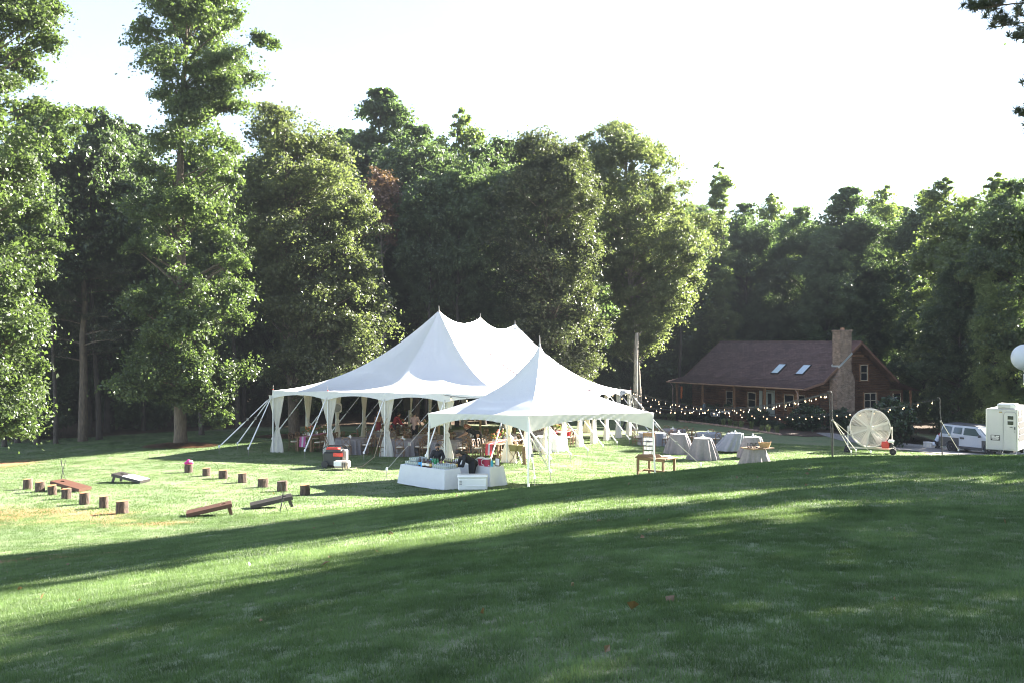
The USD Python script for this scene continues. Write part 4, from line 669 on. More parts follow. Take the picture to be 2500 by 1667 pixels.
# farm tables with runners
def farm_table(q, rz, L, label, runner, rl, seed, group='farm tables under the large tent'):
    t = thing('farm_table', f'long wooden farm table {label}', 'table', q, rz, group); n = 5; W = 0.95
    for k in range(n): obj('plank', MB().rbox((0, -W / 2 + (k + 0.5) * W / n, 0.745), (L, W / n - 0.008, 0.04), 0.006), FARM, t)
    for sx in (-1, 1):
        for sy in (-1, 1): obj('leg', MB().rbox((sx * (L / 2 - 0.14), sy * (W / 2 - 0.1), 0.36), (0.1, 0.1, 0.72), 0.01), FARM, t)
        obj('end_rail', MB().box((sx * (L / 2 - 0.14), 0, 0.66), (0.05, W - 0.3, 0.1)), FARM, t)
    obj('stretcher', MB().box((0, 0, 0.15), (L - 0.38, 0.08, 0.08)), FARM, t)
    rn = thing('table_runner', f'{rl} runner lying on the farm table {label}', 'table runner', q, rz); w = 0.34; top = 0.775; P = []
    for u in np.linspace(-L / 2 - 0.02, L / 2 + 0.02, 24): P.append([(u, v, top) for v in np.linspace(-w / 2, w / 2, 5)])
    dn = lambda s: [[(s * (L / 2 + 0.022 + 0.01 * k), v, top - 0.5 * (k + 1) / 6) for v in np.linspace(-w / 2, w / 2, 5)] for k in range(6)]
    P = dn(-1)[::-1] + P + dn(1); obj('cloth', MB().grid(np.array(P)), runner, rn); obj('middle_stripe', MB().grid(np.array(P)[:, 1:4] * (1.0015, 0.55, 1.0) + (0, 0.0, 0.003)), LILAC, rn)
    r = np.random.default_rng(seed)
    for k in range(3):
        x = (k - 1) * L * 0.3; c, s = math.cos(rz), math.sin(rz); fl = thing('flower_vase', f'{("orange", "coral", "pale peach")[k]} vase flowers on the farm table {label}', 'flowers', (q[0] + c * x, q[1] + s * x, q[2] + 0.782)); obj('vase', MB().lathe([(0, 0), (0.05, 0), (0.06, 0.1), (0.045, 0.18), (0.05, 0.2)], 10), GLASS, fl)
        cl = np.c_[r.normal(size=(14, 3)) * (0.1, 0.1, 0.07) + (0, 0, 0.32), np.full(14, 0.07)]; obj('foliage', leaves(r, cl, 14, 0.07), LEAF['bright'], fl); mb = MB()
        for c_ in cl[:9]: mb.ball(c_[:3] + (0, 0, 0.03), 0.045, 1)
        obj('blooms', mb, M(f'bloom_{seed}_{k}', ((0.7, 0.25, 0.1), (0.7, 0.18, 0.14), (0.75, 0.5, 0.36))[k], 0.8, var=0.3, scale=20), fl, kind='stuff')
    for k in range(4):
        for sy in (-1, 1):
            x = -L / 2 + (k + 0.5) * L / 4; y = sy * (W / 2 + 0.2); c, s = math.cos(rz), math.sin(rz); p = gp(q[0] + c * x - s * y, q[1] + s * x + c * y)
            chair(p, rz + (0 if sy > 0 else math.pi), f'{ordn[k]} {"left" if sy > 0 else "right"} chair at the farm table {label}', 'cross-back chairs around the tables')
farm_table(gp(*tp(1.25, 2.0)), yawB, 2.6, 'with the pink runner', PINK, 'pink striped', 41)
farm_table(gp(*tp(11.0, 2.2)), yawB, 2.6, 'with the red runner behind the bar', RED, 'red and lilac', 42)
farm_table(gp(*tp(10.7, 13.2)), yawB, 2.6, 'with red runner on the sunny side', RED, 'bright red', 43)
farm_table(gp(*tp(3.0, 9.6)), yawA, 2.6, 'where three people stand', LINENG, 'grey', 44)
# round white cake table between the side curtains
q = at(1341, 52.6); t = thing('round_table', 'round table under a white cloth between the sunny side curtains', 'table', q); obj('table_top', MB().lathe([(0, .70), (.74, .70), (.76, .73), (0, .73)], 28), FARM, t)
for k in range(4): a = k * 1.571 + 0.4; obj('leg', MB().tube([(0.5 * math.cos(a), 0.5 * math.sin(a), 0), (0.45 * math.cos(a), 0.45 * math.sin(a), 0.7)], 0.02, 5), STEEL, t)
t = thing('tablecloth', 'white floor length cloth on the round cake table', 'tablecloth', q); obj('cloth', skirt(0.77, 0.86, 0.735, 14, 77), LINENW, t, smooth=50)
t = thing('cake', 'two tiered white cake on the round white table', 'cake', (q[0], q[1], q[2] + 0.75)); obj('stand', MB().lathe([(0.1, 0), (0.04, 0.02), (0.04, 0.08), (0.25, 0.1), (0.25, 0.115)], 16), CARD, t); obj('lower_tier', MB().lathe([(0.2, 0.116), (0.2, 0.25), (0.19, 0.26), (0, 0.26)], 20), CARD, t); obj('upper_tier', MB().lathe([(0.13, 0.262), (0.13, 0.37), (0.12, 0.38), (0, 0.38)], 20), CARD, t)

# tall cocktail tables
cts = [(1657, 53, 'tall cocktail table with grey cloth, leftmost on the lawn', LINENG, 0), (1716, 50, 'tall cocktail table with grey cloth, nearest the middle of the lawn', LINENG, 0), (1795, 54.3, 'tall cocktail table whose pale blue cloth is pulled to one side', LINENB, 1), (1838, 51.2, 'tall cocktail table with grey cloth behind the LOVE letters', LINENG, 0), (1843, 43.4, 'tall cocktail table with grey cloth carrying the wooden board', LINENG, 0)]
for i, (px, d, lb, ln, sk) in enumerate(cts):
    q = at(px, d); t = thing('cocktail_table', lb, 'table', q); obj('table_top', MB().lathe([(0, 1.03), (0.43, 1.03), (0.44, 1.05), (0, 1.055)], 24), FARM, t); obj('column', MB().tube([(0, 0, 0.03), (0, 0, 1.03)], 0.045, 8), STEEL, t); obj('foot', MB().lathe([(0, 0), (0.28, 0), (0.26, 0.03), (0.06, 0.06), (0, 0.06)], 16), BLACKM, t)
    c = thing('tablecloth', lb.replace('tall cocktail table', 'cloth of the tall cocktail table', 1).replace(' with grey cloth', ', grey').replace('whose pale blue cloth is', 'where it is pale blue and'), 'tablecloth', q); m = skirt(0.45, 0.76 if not sk else 0.72, 1.06, 11, 60 + i, 0.17)
    if sk: v = m.v[-1]; k = 1 - np.clip(v[:, 2] / 1.06, 0, 1); v[:, 0] -= 0.45 * k; v[:, 2] += np.where(k > 0.01, 0.14 * k, 0)
    obj('cloth', m, ln, c, smooth=50)
    if i != 4: set_on_top(q, 1.06, f'small vase and candles on the {("leftmost", "middle", "pale blue", "rear right")[i]} cocktail table', 90 + i)
q = at(1843, 43.4); z = q[2] + 1.075
t = thing('serving_board', 'wide wooden board lying on the nearest cocktail table', 'board', (q[0] + 0.1, q[1], z), math.radians(24))
for k in range(4): obj('plank', MB().rbox((0, -0.33 + k * 0.22, 0.025), (1.15, 0.212, 0.05), 0.006), FARM, t)
t = thing('love_sign', 'dark letters spelling LOVE standing on the wooden board', 'sign', (q[0] - 0.37, q[1] - 0.17, z + 0.05), math.radians(6)); lx = 0
for ch in 'LOVE':
    m = meshkit.text_mesh(ch, 0.21, 0.05, True); w = m.bounds[1][0] - m.bounds[0][0]; w *= 0.62; v = (m.vertices - (m.bounds[0][0], m.bounds[0][1], 0)) * (0.62, 1, 1); obj('letter', (np.c_[v[:, 0] + lx, -v[:, 2], v[:, 1]], m.faces), M('letter_' + ch, (0.05, 0.04, 0.045), 0.6, var=0.5, scale=25), t); lx += w + 0.01
t = thing('basket', 'oval tan woven basket beside the LOVE letters', 'basket', (q[0] + 0.42, q[1] - 0.05, z + 0.05), 0.3); WICK = M('wicker', (0.45, 0.29, 0.14), 0.8, var=0.5, scale=40, bump=0.8); mb = MB(); mb.lathe([(0, 0), (0.17, 0), (0.23, 0.2), (0.245, 0.22), (0.225, 0.22), (0.16, 0.03), (0, 0.03)], 24); mb.v[-1][:, 0] *= 1.25; mb.v[-1][:, 1] *= 0.8; obj('body', mb, WICK, t, smooth=40)
for s in (-1, 1): obj('handle', MB().tube([(s * 0.27, -0.06, 0.19), (s * 0.3, -0.05, 0.25), (s * 0.3, 0.05, 0.25), (s * 0.27, 0.06, 0.19)], 0.012, 5), WICK, t)

# console table under the frame tent's right corner, with the card display
q = at(1603, 38.4); rz = math.radians(-40); q = gp(q[0], q[1] + 0.1); t = thing('console_table', 'square legged wooden table under the right corner of the frame tent', 'table', q, rz); L, W, H = 1.25, 0.95, 0.7
for k in range(5): obj('plank', MB().rbox((0, -W / 2 + (k + .5) * W / 5, H), (L + 0.1, W / 5 - 0.008, 0.045), 0.006), FARM, t)
for sx in (-1, 1):
    for sy in (-1, 1): obj('leg', MB().rbox((sx * (L / 2 - 0.06), sy * (W / 2 - 0.06), H / 2 - 0.02), (0.09, 0.09, H - 0.02), 0.008), FARM, t)
    obj('end_stretcher', MB().box((sx * (L / 2 - 0.06), 0, 0.16), (0.06, W - 0.2, 0.07)), FARM, t)
obj('stretcher', MB().box((0, 0, 0.17), (L - 0.18, 0.07, 0.07)), FARM, t); obj('apron', MB().box((0, -W / 2 + 0.04, H - 0.06), (L - 0.2, 0.03, 0.08)).box((0, W / 2 - 0.04, H - 0.06), (L - 0.2, 0.03, 0.08)), FARM, t)
zt = q[2] + H + 0.0235; t = thing('card_display', 'wooden frame with rows of hanging white place cards on the console table', 'card display', (q[0] - 0.28, q[1] - 0.02, zt), math.radians(-10), tilt=-0.1)
for s in (-1, 1): obj('upright', MB().box((s * 0.22, 0, 0.46), (0.035, 0.035, 0.92)), WALNUT, t)
obj('head_board', MB().rbox((0, 0, 0.86), (0.48, 0.03, 0.14), 0.01), FARM, t); obj('base_tray', MB().prism([(-0.5, 0), (0.5, 0), (0.4, 0.1), (-0.4, 0.1)], 0.3, c=(0, -0.12, 0)), WALNUT, t); rv = np.random.default_rng(6)
for k in range(4):
    zc = 0.74 - k * 0.17; obj('twine', MB().tube([(-0.22, -0.01, zc), (0, -0.012, zc - 0.02), (0.22, -0.01, zc)], 0.006, 4), ROPE, t)
    for j in range(4): obj('card', MB().box((-0.165 + j * 0.11 + rv.uniform(-.01, .01), -0.02, zc - 0.065 + rv.uniform(-.01, .01)), (0.1, 0.004, 0.12), rotz(rv.uniform(-.3, .3))), CARD, t)
t = thing('card_tray', 'loose white cards lying on the right half of the console table', 'cards', (q[0] + 0.38, q[1] - 0.08, zt), math.radians(-40)); 
for k in range(6): obj('card', MB().box((rv.uniform(-.25, .25), rv.uniform(-.15, .15), 0.012 + 0.006 * k), (0.2, 0.13, 0.004), rotz(rv.uniform(0, 3))), CARD, t)

# olive tubs on wire stands and a leaning plank beside the near right corner of the tent
for k, (px, lb) in enumerate(((1254, 'left'), (1269, 'right'))):
    q = at(px, 44.6); t = thing('drink_tub', f'{lb} of two olive square tubs on black wire stands beside the corner curtain', 'tub', q, math.radians(-12)); obj('tub', MB().add([(sx * w, sy * w, z) for z, w in ((0.55, 0.15), (0.82, 0.19)) for sx, sy in ((-1, -1), (1, -1), (1, 1), (-1, 1))], BOXF), M('olive_metal', (0.2, 0.17, 0.06), 0.5, var=0.2, scale=5) if k == 0 else LK + 'olive_metal', t); obj('rim', MB().tube([(-.19, -.19, .82), (.19, -.19, .82), (.19, .19, .82), (-.19, .19, .82), (-.19, -.19, .82)], 0.014, 5), LK + 'olive_metal', t)
    for sx in (-1, 1):
        for sy in (-1, 1): obj('leg', MB().tube([(sx * 0.17, sy * 0.17, 0), (sx * -0.02, sy * 0.05, 0.28), (sx * 0.16, sy * 0.16, 0.56)], 0.011, 5), BLACKM, t)
q = at(1280, 44.0); t = thing('wood_plank', 'single brown plank standing upright beside the olive tubs', 'plank', q, 0.2, tilt=-0.12); obj('plank', MB().rbox((0, 0, 0.4), (0.16, 0.04, 0.8), 0.01), FARM, t); obj('foot', MB().rbox((0, 0.1, 0.02), (0.2, 0.3, 0.04), 0.01), FARM, t)
# ------------------------------------------------------------------ the bar
def bar_table(q, rz, L, W, H, label, seed, lift=0.04):
    t = thing('folding_table', f'folding table {label}', 'table', q, rz); obj('table_top', MB().rbox((0, 0, H - 0.03), (L, W, 0.04), 0.01), WHITE_METAL, t)
    for sx in (-1, 1):
        for sy in (-1, 1): obj('leg', MB().tube([(sx * (L / 2 - 0.25), sy * (W / 2 - 0.08), 0), (sx * (L / 2 - 0.3), sy * (W / 2 - 0.1), H - 0.05)], 0.014, 6), STEEL, t)
    c = thing('tablecloth', f'white cloth with fold creases {label}', 'tablecloth', q, rz); r = np.random.default_rng(seed); n = []; hx, hy = L / 2 + 0.012, W / 2 + 0.012; m = 30
    per = [(-hx + 2 * hx * i / m, -hy, 0, -1) for i in range(m)] + [(hx, -hy + 2 * hy * i / 10, 1, 0) for i in range(10)] + [(hx - 2 * hx * i / m, hy, 0, 1) for i in range(m)] + [(-hx, hy - 2 * hy * i / 10, -1, 0) for i in range(10)]
    P = [np.tile((0, 0, H + 0.004), (len(per), 1)).astype(float), np.array([(x * 0.97, y * 0.97, H + 0.004) for x, y, a, b in per]), np.array([(x, y, H - 0.002) for x, y, a, b in per])]
    ph = r.uniform(0, 6.28)
    for k in range(1, 8):
        u = k / 7; row = []
        for i, (x, y, a, b) in enumerate(per):
            cn = max(0.0, 1 - min(np.hypot(x - sx * hx, y - sy * hy) for sx in (-1, 1) for sy in (-1, 1)) / 0.22); d = unit(np.array([x / hx * abs(cn) + a * (1 - cn), y / hy * cn + b * (1 - cn)])); o = u * (0.025 + 0.1 * cn + 0.012 * math.sin(i * 0.8 + ph) + 0.01 * math.sin(i * 0.31 + ph)) + 0.004 * (k == 3)
            row.append((x + d[0] * o, y + d[1] * o, H - 0.002 - u * (H - lift - 0.002 + (-0.03 * cn))))
        P.append(np.array(row))
    obj('cloth', MB().grid(np.array(P), True), LINENW, c, smooth=40); return t
BZ = math.atan2(0.707, -0.707) - math.pi     # the bar runs back to the left
u1, w1 = np.array([-0.707, 0.707]), np.array([0.707, 0.707]); f1 = np.array([-2.36, 35.0]); b1 = f1 + u1 * 1.22 + w1 * 0.34; bar1 = gp(*b1); bar_table(bar1, BZ, 2.44, 0.70, 0.76, 'at the front of the bar, facing the hill', 1)
f2 = np.array([-0.80, 35.9]); b2 = f2 + u1 * 1.1 + w1 * 0.33; bar2 = gp(*b2); bar_table(bar2, BZ, 2.2, 0.68, 0.76, 'at the right end of the bar behind the cooler', 2)
def on1(u, w, dz=0.006): q = f1 + u1 * u + w1 * w; return np.array([*q, bar1[2] + 0.76 + dz])
def on2(u, w, dz=0.006): q = f2 + u1 * u + w1 * w; return np.array([*q, bar2[2] + 0.76 + dz])
GL = {}
def jar(q, label, group):
    if 'j' in GL: return copy_of(GL['j'], label, q, 0, group)
    t = thing('glass_jar', label, 'glass', q, 0, group); GL['j'] = t; obj('jar', MB().lathe([(0, 0.0), (0.036, 0.0), (0.041, 0.012), (0.041, 0.095), (0.034, 0.11), (0.036, 0.13), (0.033, 0.13), (0.031, 0.11), (0.037, 0.094), (0.037, 0.014), (0, 0.01)], 10), GLASS, t, smooth=40)
g1, g2 = 'clear glass jars in rows at the left end of the bar', 'clear glass jars in rows beside the leaning bartender'
for i in range(7):
    for j in range(6): jar(on1(1.62 + i * 0.105, 0.08 + j * 0.1), 'clear glass jar among rows at the left end of the bar', g1)
for i in range(4):
    for j in range(6): jar(on1(1.72 + i * 0.105, 0.09 + j * 0.1, 0.14), 'clear glass jar in the upper layer at the left end of the bar', 'upper layer of glass jars on the bar')
for i in range(7):
    for j in range(6): jar(on1(0.08 + i * 0.105, 0.08 + j * 0.1), 'clear glass jar among rows beside the leaning bartender', g2)
def bottle(q, label, col, h=0.3, r=0.04, lab=None, cap=None, mt=None, rz=0):
    t = thing('bottle', label, 'bottle', q, rz); m = mt or M('bottle_' + label.replace(' ', '_')[:40], col, 0.15, spec=0.6); obj('body', MB().lathe([(0, 0), (r * 0.92, 0), (r, 0.015), (r, h * 0.58), (r * 0.8, h * 0.68), (r * 0.36, h * 0.82), (r * 0.34, h * 0.94), (0, h * 0.94)], 12), m, t, smooth=40)
    obj('cap', MB().lathe([(r * 0.4, h * 0.93), (r * 0.4, h), (0, h)], 8), cap or BLACKM, t)
    if lab: obj('label', MB().lathe([(r * 1.02, h * 0.18), (r * 1.02, h * 0.48)], 12), lab, t)
WL = M('paper_label', (0.72, 0.70, 0.66), 0.7); BLU = M('blue_plastic', (0.06, 0.32, 0.62), 0.3, spec=0.6); GRN = M('green_glass', (0.02, 0.22, 0.09), 0.12, spec=0.7); DRK = M('dark_glass', (0.03, 0.015, 0.014), 0.12, spec=0.7); GOLD = M('gold_label', (0.6, 0.38, 0.12), 0.5)
bottle(on1(1.44, 0.06), 'tall brown bottle with a blue base label at the front of the bar', None, 0.33, 0.055, BLU, mt=DRK); bottle(on1(1.34, 0.08), 'squat bright blue bottle at the front edge of the bar', None, 0.2, 0.05, mt=BLU, cap=WL)
for k in range(5): bottle(on1(1.42 - 0.11 * k, 0.42 + 0.03 * (k % 2)), f'{ordn[k]} of the blue water bottles along the back of the bar', None, 0.27, 0.037, WL, mt=BLU, cap=WL)
for k in range(3): bottle(on1(0.96 + 0.13 * k, 0.07 + 0.05 * (k % 2)), f'{("right", "middle", "left")[k]} of the stout dark jugs at the front of the bar', None, 0.3, 0.075, WL, mt=DRK)
bottle(on1(0.84, 0.06), 'dark bottle with a gold label right of the jugs', None, 0.3, 0.045, GOLD, mt=DRK)
for k in range(6): bottle(on1(0.86 + 0.11 * (k % 3), 0.28 + 0.14 * (k // 3)), f'{ordn[k]} of the green bottles behind the dark jugs', None, 0.32, 0.042, WL if k % 2 else None, mt=GRN)
for k in range(7): bottle(on1(0.12 + 0.105 * k, 0.66), f'{ordn[k]} of the dark wine bottles along the back of the bar, from the right', None, 0.31, 0.037, WL if k % 3 else GOLD, mt=DRK)
PKC = M('pink_pitcher', (0.36, 0.035, 0.075), 0.25, var=0.1, scale=4)
for k, (uu, ww) in enumerate(((0.62, 0.16), (0.26, 0.12))):
    t = thing('drink_dispenser', f'{("left", "right")[k]} dark pink drink dispenser on the right bar table', 'dispenser', on2(uu, ww)); obj('tub', MB().lathe([(0, 0), (0.11, 0), (0.135, 0.26), (0, 0.26)], 16), PKC, t); obj('lid', MB().lathe([(0.14, 0.262), (0.14, 0.285), (0.05, 0.31), (0, 0.31)], 16), CARD, t); obj('handle', MB().tube([(-0.13, 0, 0.26), (-0.2, 0, 0.22), (-0.2, 0, 0.08), (-0.12, 0, 0.04)], 0.014, 6), CARD, t); obj('spout', MB().tube([(0.05, -0.11, 0.05), (0.07, -0.17, 0.04)], 0.013, 5), CARD, t)
bottle(on2(0.1, 0.2), 'turquoise carton right of the pink dispensers', None, 0.28, 0.05, mt=M('turquoise', (0.05, 0.36, 0.45), 0.4))
t = thing('menu_frame', 'small wooden menu stand at the right end of the bar', 'menu stand', on2(0.03, 0.42), BZ); obj('frame', MB().box((0, 0, 0.15), (0.24, 0.02, 0.3)), FARM, t); obj('sheet', MB().box((0, -0.0125, 0.15), (0.19, 0.004, 0.24)), CARD, t); obj('prop', MB().bar((0, 0.01, 0.22), (0, 0.14, 0), 0.05, 0.012), FARM, t)
for k in range(3): bottle(on2(1.02 + 0.1 * k, 0.25), f'{("right", "middle", "left")[k]} short dark bottle standing on the right bar table', None, 0.2, 0.04, WL, mt=DRK)
for i in range(5):
    for j in range(3): jar(on2(0.78 + i * 0.1, 0.3 + j * 0.1), 'clear glass jar on the right bar table', 'clear glass jars on the right bar table')
t = thing('crumpled_cloth', 'crumpled white cloth at the back end of the right bar table', 'cloth', on2(1.75, 0.3, 0.0)); m = trimesh.creation.icosphere(3, 1.0); v = m.vertices * (0.4, 0.3, 0.16) * (1 + 0.5 * (meshkit.fbm(m.vertices * 3, 3, 4)[:, None] - 0.5)); v[:, 2] = np.maximum(v[:, 2], 0.0); obj('folds', (v, m.faces), LINENW, t, smooth=True)
# cooler
q = at(1154, 34.75); t = thing('cooler', 'large white ribbed cooler on the grass before the bar', 'cooler', q, math.radians(3)); COOL = M('cooler_white', (0.72, 0.72, 0.68), 0.4, var=0.05, scale=2)
obj('body', MB().rbox((0, 0, 0.215), (1.03, 0.48, 0.43), 0.05), COOL, t, smooth=30); obj('lid', MB().rbox((0, 0, 0.48), (1.07, 0.51, 0.11), 0.045), COOL, t, smooth=30)
for k in range(3): obj('rib', MB().rbox((0.12, -0.245, 0.08 + k * 0.045), (0.72, 0.02, 0.02), 0.006), COOL, t)
for k in range(3): obj('handle_slot', MB().box((-0.42, -0.245, 0.22 + k * 0.06), (0.09, 0.02, 0.022)), M('slot', (0.2, 0.2, 0.2), 0.6) if k == 0 else LK + 'slot', t)
obj('drain_plug', MB().lathe([(0, 0), (0.02, 0), (0.02, 0.03), (0, 0.03)], 8, (-0.3, -0.25, 0.07), np.array([[1, 0, 0], [0, 0, -1], [0, 1, 0.0]])), COOL, t)

# ------------------------------------------------------------------ people: one continuous body each, hair and clothing on it
SKIN = M('skin', (0.42, 0.24, 0.16), 0.55, var=0.1, scale=8); SKIND = M('skin_dark', (0.16, 0.085, 0.055), 0.5, var=0.1, scale=8); BLK_CLOTH = M('black_cloth', (0.014, 0.014, 0.017), 0.85, var=0.3, scale=8); HAIRD = M('hair_dark', (0.025, 0.018, 0.014), 0.6, var=0.4, scale=20); HAIRB = M('hair_blond', (0.36, 0.22, 0.11), 0.6, var=0.4, scale=20); HAIRR = M('hair_auburn', (0.22, 0.085, 0.04), 0.6, var=0.4, scale=20)
SHOE = M('shoe', (0.02, 0.018, 0.016), 0.5); JEAN = M('dark_trousers', (0.022, 0.024, 0.034), 0.85, var=0.2, scale=10)
def hull2(a, ra, b, rb):
    A = manifold3d.Manifold.sphere(ra, 14).translate(list(map(float, a))); B = manifold3d.Manifold.sphere(rb, 14).translate(list(map(float, b))); return manifold3d.Manifold.batch_hull([A, B])
def chain(pts): return [hull2(pts[i][0], pts[i][1], pts[i + 1][0], pts[i + 1][1]) for i in range(len(pts) - 1)]
def meld(parts, ref=0.022, it=6):
    m = manifold3d.Manifold.batch_boolean(parts, manifold3d.OpType.Add).refine_to_length(ref).to_mesh(); tm = trimesh.Trimesh(np.array(m.vert_properties[:, :3], float), np.array(m.tri_verts), process=True); trimesh.smoothing.filter_taubin(tm, iterations=it); return tm
def person(label, q, rz, J, skin, hair, top, bottom, hair_long=0.0, top_len=1.0, sleeve=1.0, skirt_len=None, mask=False, bare_back=False):
    """J: joints hip, chest, neck, head (positions), shoulders sL sR, elbows eL eR, hands hL hR, knees kL kR, feet fL fR; x is the person's right-to-left, -y is forward"""
    J = {k: np.asarray(v, float) for k, v in J.items()}; t = thing('person', label, 'person', q, rz); hd = J['head']; up = unit(hd - J['neck']); face = np.asarray(J.get('face', (0, -1, 0)), float); face = unit(face - up * (face @ up)); side = np.cross(face, up)
    P = chain([(J['hip'], 0.125), ((J['hip'] + J['chest']) / 2, 0.11), (J['chest'], 0.135), (J['neck'] - up * 0.04, 0.07), (J['neck'], 0.052), (hd - up * 0.03, 0.062)])
    P += [hull2(hd + up * 0.02 - face * 0.012, 0.088, hd - up * 0.05 + face * 0.03, 0.058), hull2(hd + face * 0.086 + up * 0.008, 0.012, hd + face * 0.108 - up * 0.018, 0.014)]
    for s in (-1, 1): P.append(hull2(hd + side * s * 0.086, 0.014, hd + side * s * 0.088 - up * 0.03, 0.012))
    for k, s in (('L', 1), ('R', -1)):
        S, E, H, K, F = (J[c + k] for c in 'sehkf'); hj = J['hip'] + np.asarray(J.get('hipside', (0.09, 0, 0)), float) * s - (0, 0, 0.03); P += [hull2(J['chest'], 0.12, S, 0.066)]; P += chain([(S, 0.06), ((S + E) / 2, 0.05), (E, 0.04), (H, 0.028)])
        P += chain([(hj, 0.1), ((hj + K) / 2, 0.083), (K, 0.057), ((K * 0.6 + F * 0.4), 0.056), (F + (0, 0, 0.07), 0.038)])
        toe = np.asarray(J.get('toe', (0, -1, 0)), float); P += [hull2(F + (0, 0, 0.045) - toe * 0.02, 0.042, F + (0, 0, 0.03) + toe * 0.15, 0.03)]
        d = unit(H - E); pm = H + d * 0.05; sd = unit(np.cross(d, (0.2, 0.3, 1.0))); cu = unit(np.cross(sd, d)); P += [hull2(H, 0.026, pm, 0.03)]
        for i in range(4):
            o = pm + sd * (i - 1.5) * 0.019; L = (0.07, 0.082, 0.077, 0.06)[i]; P += chain([(o + d * 0.015, 0.0115), (o + d * (0.02 + L * 0.5) - cu * 0.008, 0.0105), (o + d * (0.02 + L * 0.85) - cu * 0.028, 0.0095)])
        P += chain([(H + sd * 0.022 * s + d * 0.01, 0.013), (H + sd * 0.055 * s + d * 0.045 - cu * 0.012, 0.0105), (H + sd * 0.06 * s + d * 0.075 - cu * 0.02, 0.0095)])
    body = meld(P); obj('body', body, skin, t, smooth=True)
    C = []                                                                                      # clothes: a little larger than the body they follow
    if not bare_back: C += chain([(J['hip'] + (J['hip'] - J['chest']) * (0.25 * top_len), 0.145), ((J['hip'] + J['chest']) / 2, 0.128), (J['chest'], 0.152), (J['neck'] - up * 0.05, 0.08)])
    else: C += chain([(J['hip'], 0.14), ((J['hip'] * 0.45 + J['chest'] * 0.55), 0.128)])
    for k, s in (('L', 1), ('R', -1)):
        S, E, H = (J[c + k] for c in 'seh')
        if not bare_back:
            C += [hull2(J['chest'], 0.13, S, 0.08), hull2(S, 0.075, S + (E - S) * min(1, sleeve * 1.6), 0.058)]
            if sleeve > 0.8: C += chain([(E, 0.055), (E + (H - E) * 0.92, 0.042)])
    obj('top', meld(C), top, t, smooth=True); C = []
    if skirt_len: C += chain([(J['hip'] + (0, 0, 0.08), 0.14), (J['hip'] - (0, 0, 0.1), 0.175), (J['hip'] - (0, 0, skirt_len), 0.23)])
    else:
        for k, s in (('L', 1), ('R', -1)): hj = J['hip'] + np.asarray(J.get('hipside', (0.09, 0, 0)), float) * s - (0, 0, 0.03); C += chain([(hj, 0.118), ((hj + J['k' + k]) / 2, 0.1), (J['k' + k], 0.075), (J['f' + k] + (0, 0, 0.09), 0.06)])
        C += [hull2(J['hip'] + (0, 0, 0.03), 0.138, J['hip'] - (0, 0, 0.06), 0.13)]
    obj('trousers' if not skirt_len else 'skirt', meld(C), bottom, t, smooth=True)
    Hh = [hull2(hd + up * 0.04 - face * 0.03, 0.095, hd - face * 0.045 - up * 0.01, 0.085)]
    if hair_long: Hh += chain([(hd - face * 0.05, 0.085), (J['neck'] - face * 0.09 - up * 0.02, 0.075), (J['neck'] - face * 0.11 - (0, 0, hair_long), 0.05)])
    hh = meld(Hh) ; obj('hair', hh, hair, t, smooth=True)
    for s in (-1, 1): obj('eye', MB().ball(hd + face * 0.079 + side * s * 0.032 + up * 0.012, 0.011, 1), BLACKM, t)
    if not mask: obj('mouth', MB().ball(hd + face * 0.079 - up * 0.052, (0.018, 0.018, 0.006), 1), M('lips', (0.28, 0.09, 0.08), 0.5) if 'lips' not in GL else LK + 'lips', t); GL['lips'] = 1
    else: obj('face_mask', meld([hull2(hd + face * 0.06 - up * 0.005, 0.052, hd + face * 0.045 - up * 0.065, 0.055)]), BLK_CLOTH, t, smooth=True)
    for k in 'LR': obj('shoe', meld([hull2(J['f' + k] + (0, 0, 0.05) - np.asarray(J.get('toe', (0, -1, 0))) * 0.02, 0.05, J['f' + k] + (0, 0, 0.036) + np.asarray(J.get('toe', (0, -1, 0))) * 0.16, 0.036)]), SHOE, t, smooth=True)
    return t
def stand(h=1.72, arms=None, dx=0.0, bend=0.0, headf=(0, -1, 0), step=0.0):
    k = h / 1.72; c, s = math.cos(bend), math.sin(bend); hip = np.array([0, 0.02, 0.93]); f = lambda l, x=0.0, b=0.0: hip + (x, -s * l + b, c * l)
    J = dict(hip=hip, chest=f(0.36), neck=f(0.55), head=f(0.70, 0, -0.02), sL=f(0.47, 0.17), sR=f(0.47, -0.17), kL=(0.1, -0.01 - step, 0.49), kR=(-0.1, 0.0 + step, 0.49), fL=(0.11, 0.03 - step, 0), fR=(-0.11, 0.03 + step * 1.6, 0), face=headf)
    J.update(arms or dict(eL=f(0.2, 0.24), eR=f(0.2, -0.24), hL=(0.22, -0.12, 0.82), hR=(-0.22, -0.12, 0.82))); J = {a: (np.asarray(b, float) * (k if a not in ('face',) else 1)) for a, b in J.items()}; return J
q = gp(-2.8, 37.3)
person('bartender in black vest and black face mask standing behind the bar', q, math.radians(8), stand(1.5, dict(eL=(0.27, -0.16, 1.15), eR=(-0.27, -0.16, 1.15), hL=(0.16, -0.4, 1.02), hR=(-0.16, -0.4, 1.02)), bend=0.35, headf=(0, -0.9, -0.45)), SKIN, HAIRD, BLK_CLOTH, JEAN, mask=True)
q = gp(-1.45, 36.15); person('dark haired bartender in black leaning over between the bar tables', q, math.radians(-62), stand(1.62, dict(eL=(0.22, -0.5, 0.85), eR=(-0.22, -0.5, 0.85), hL=(0.1, -0.72, 0.86), hR=(-0.12, -0.72, 0.86)), bend=1.0, headf=(0, -1, -0.3)), SKIN, HAIRD, BLK_CLOTH, BLK_CLOTH, hair_long=0.08)
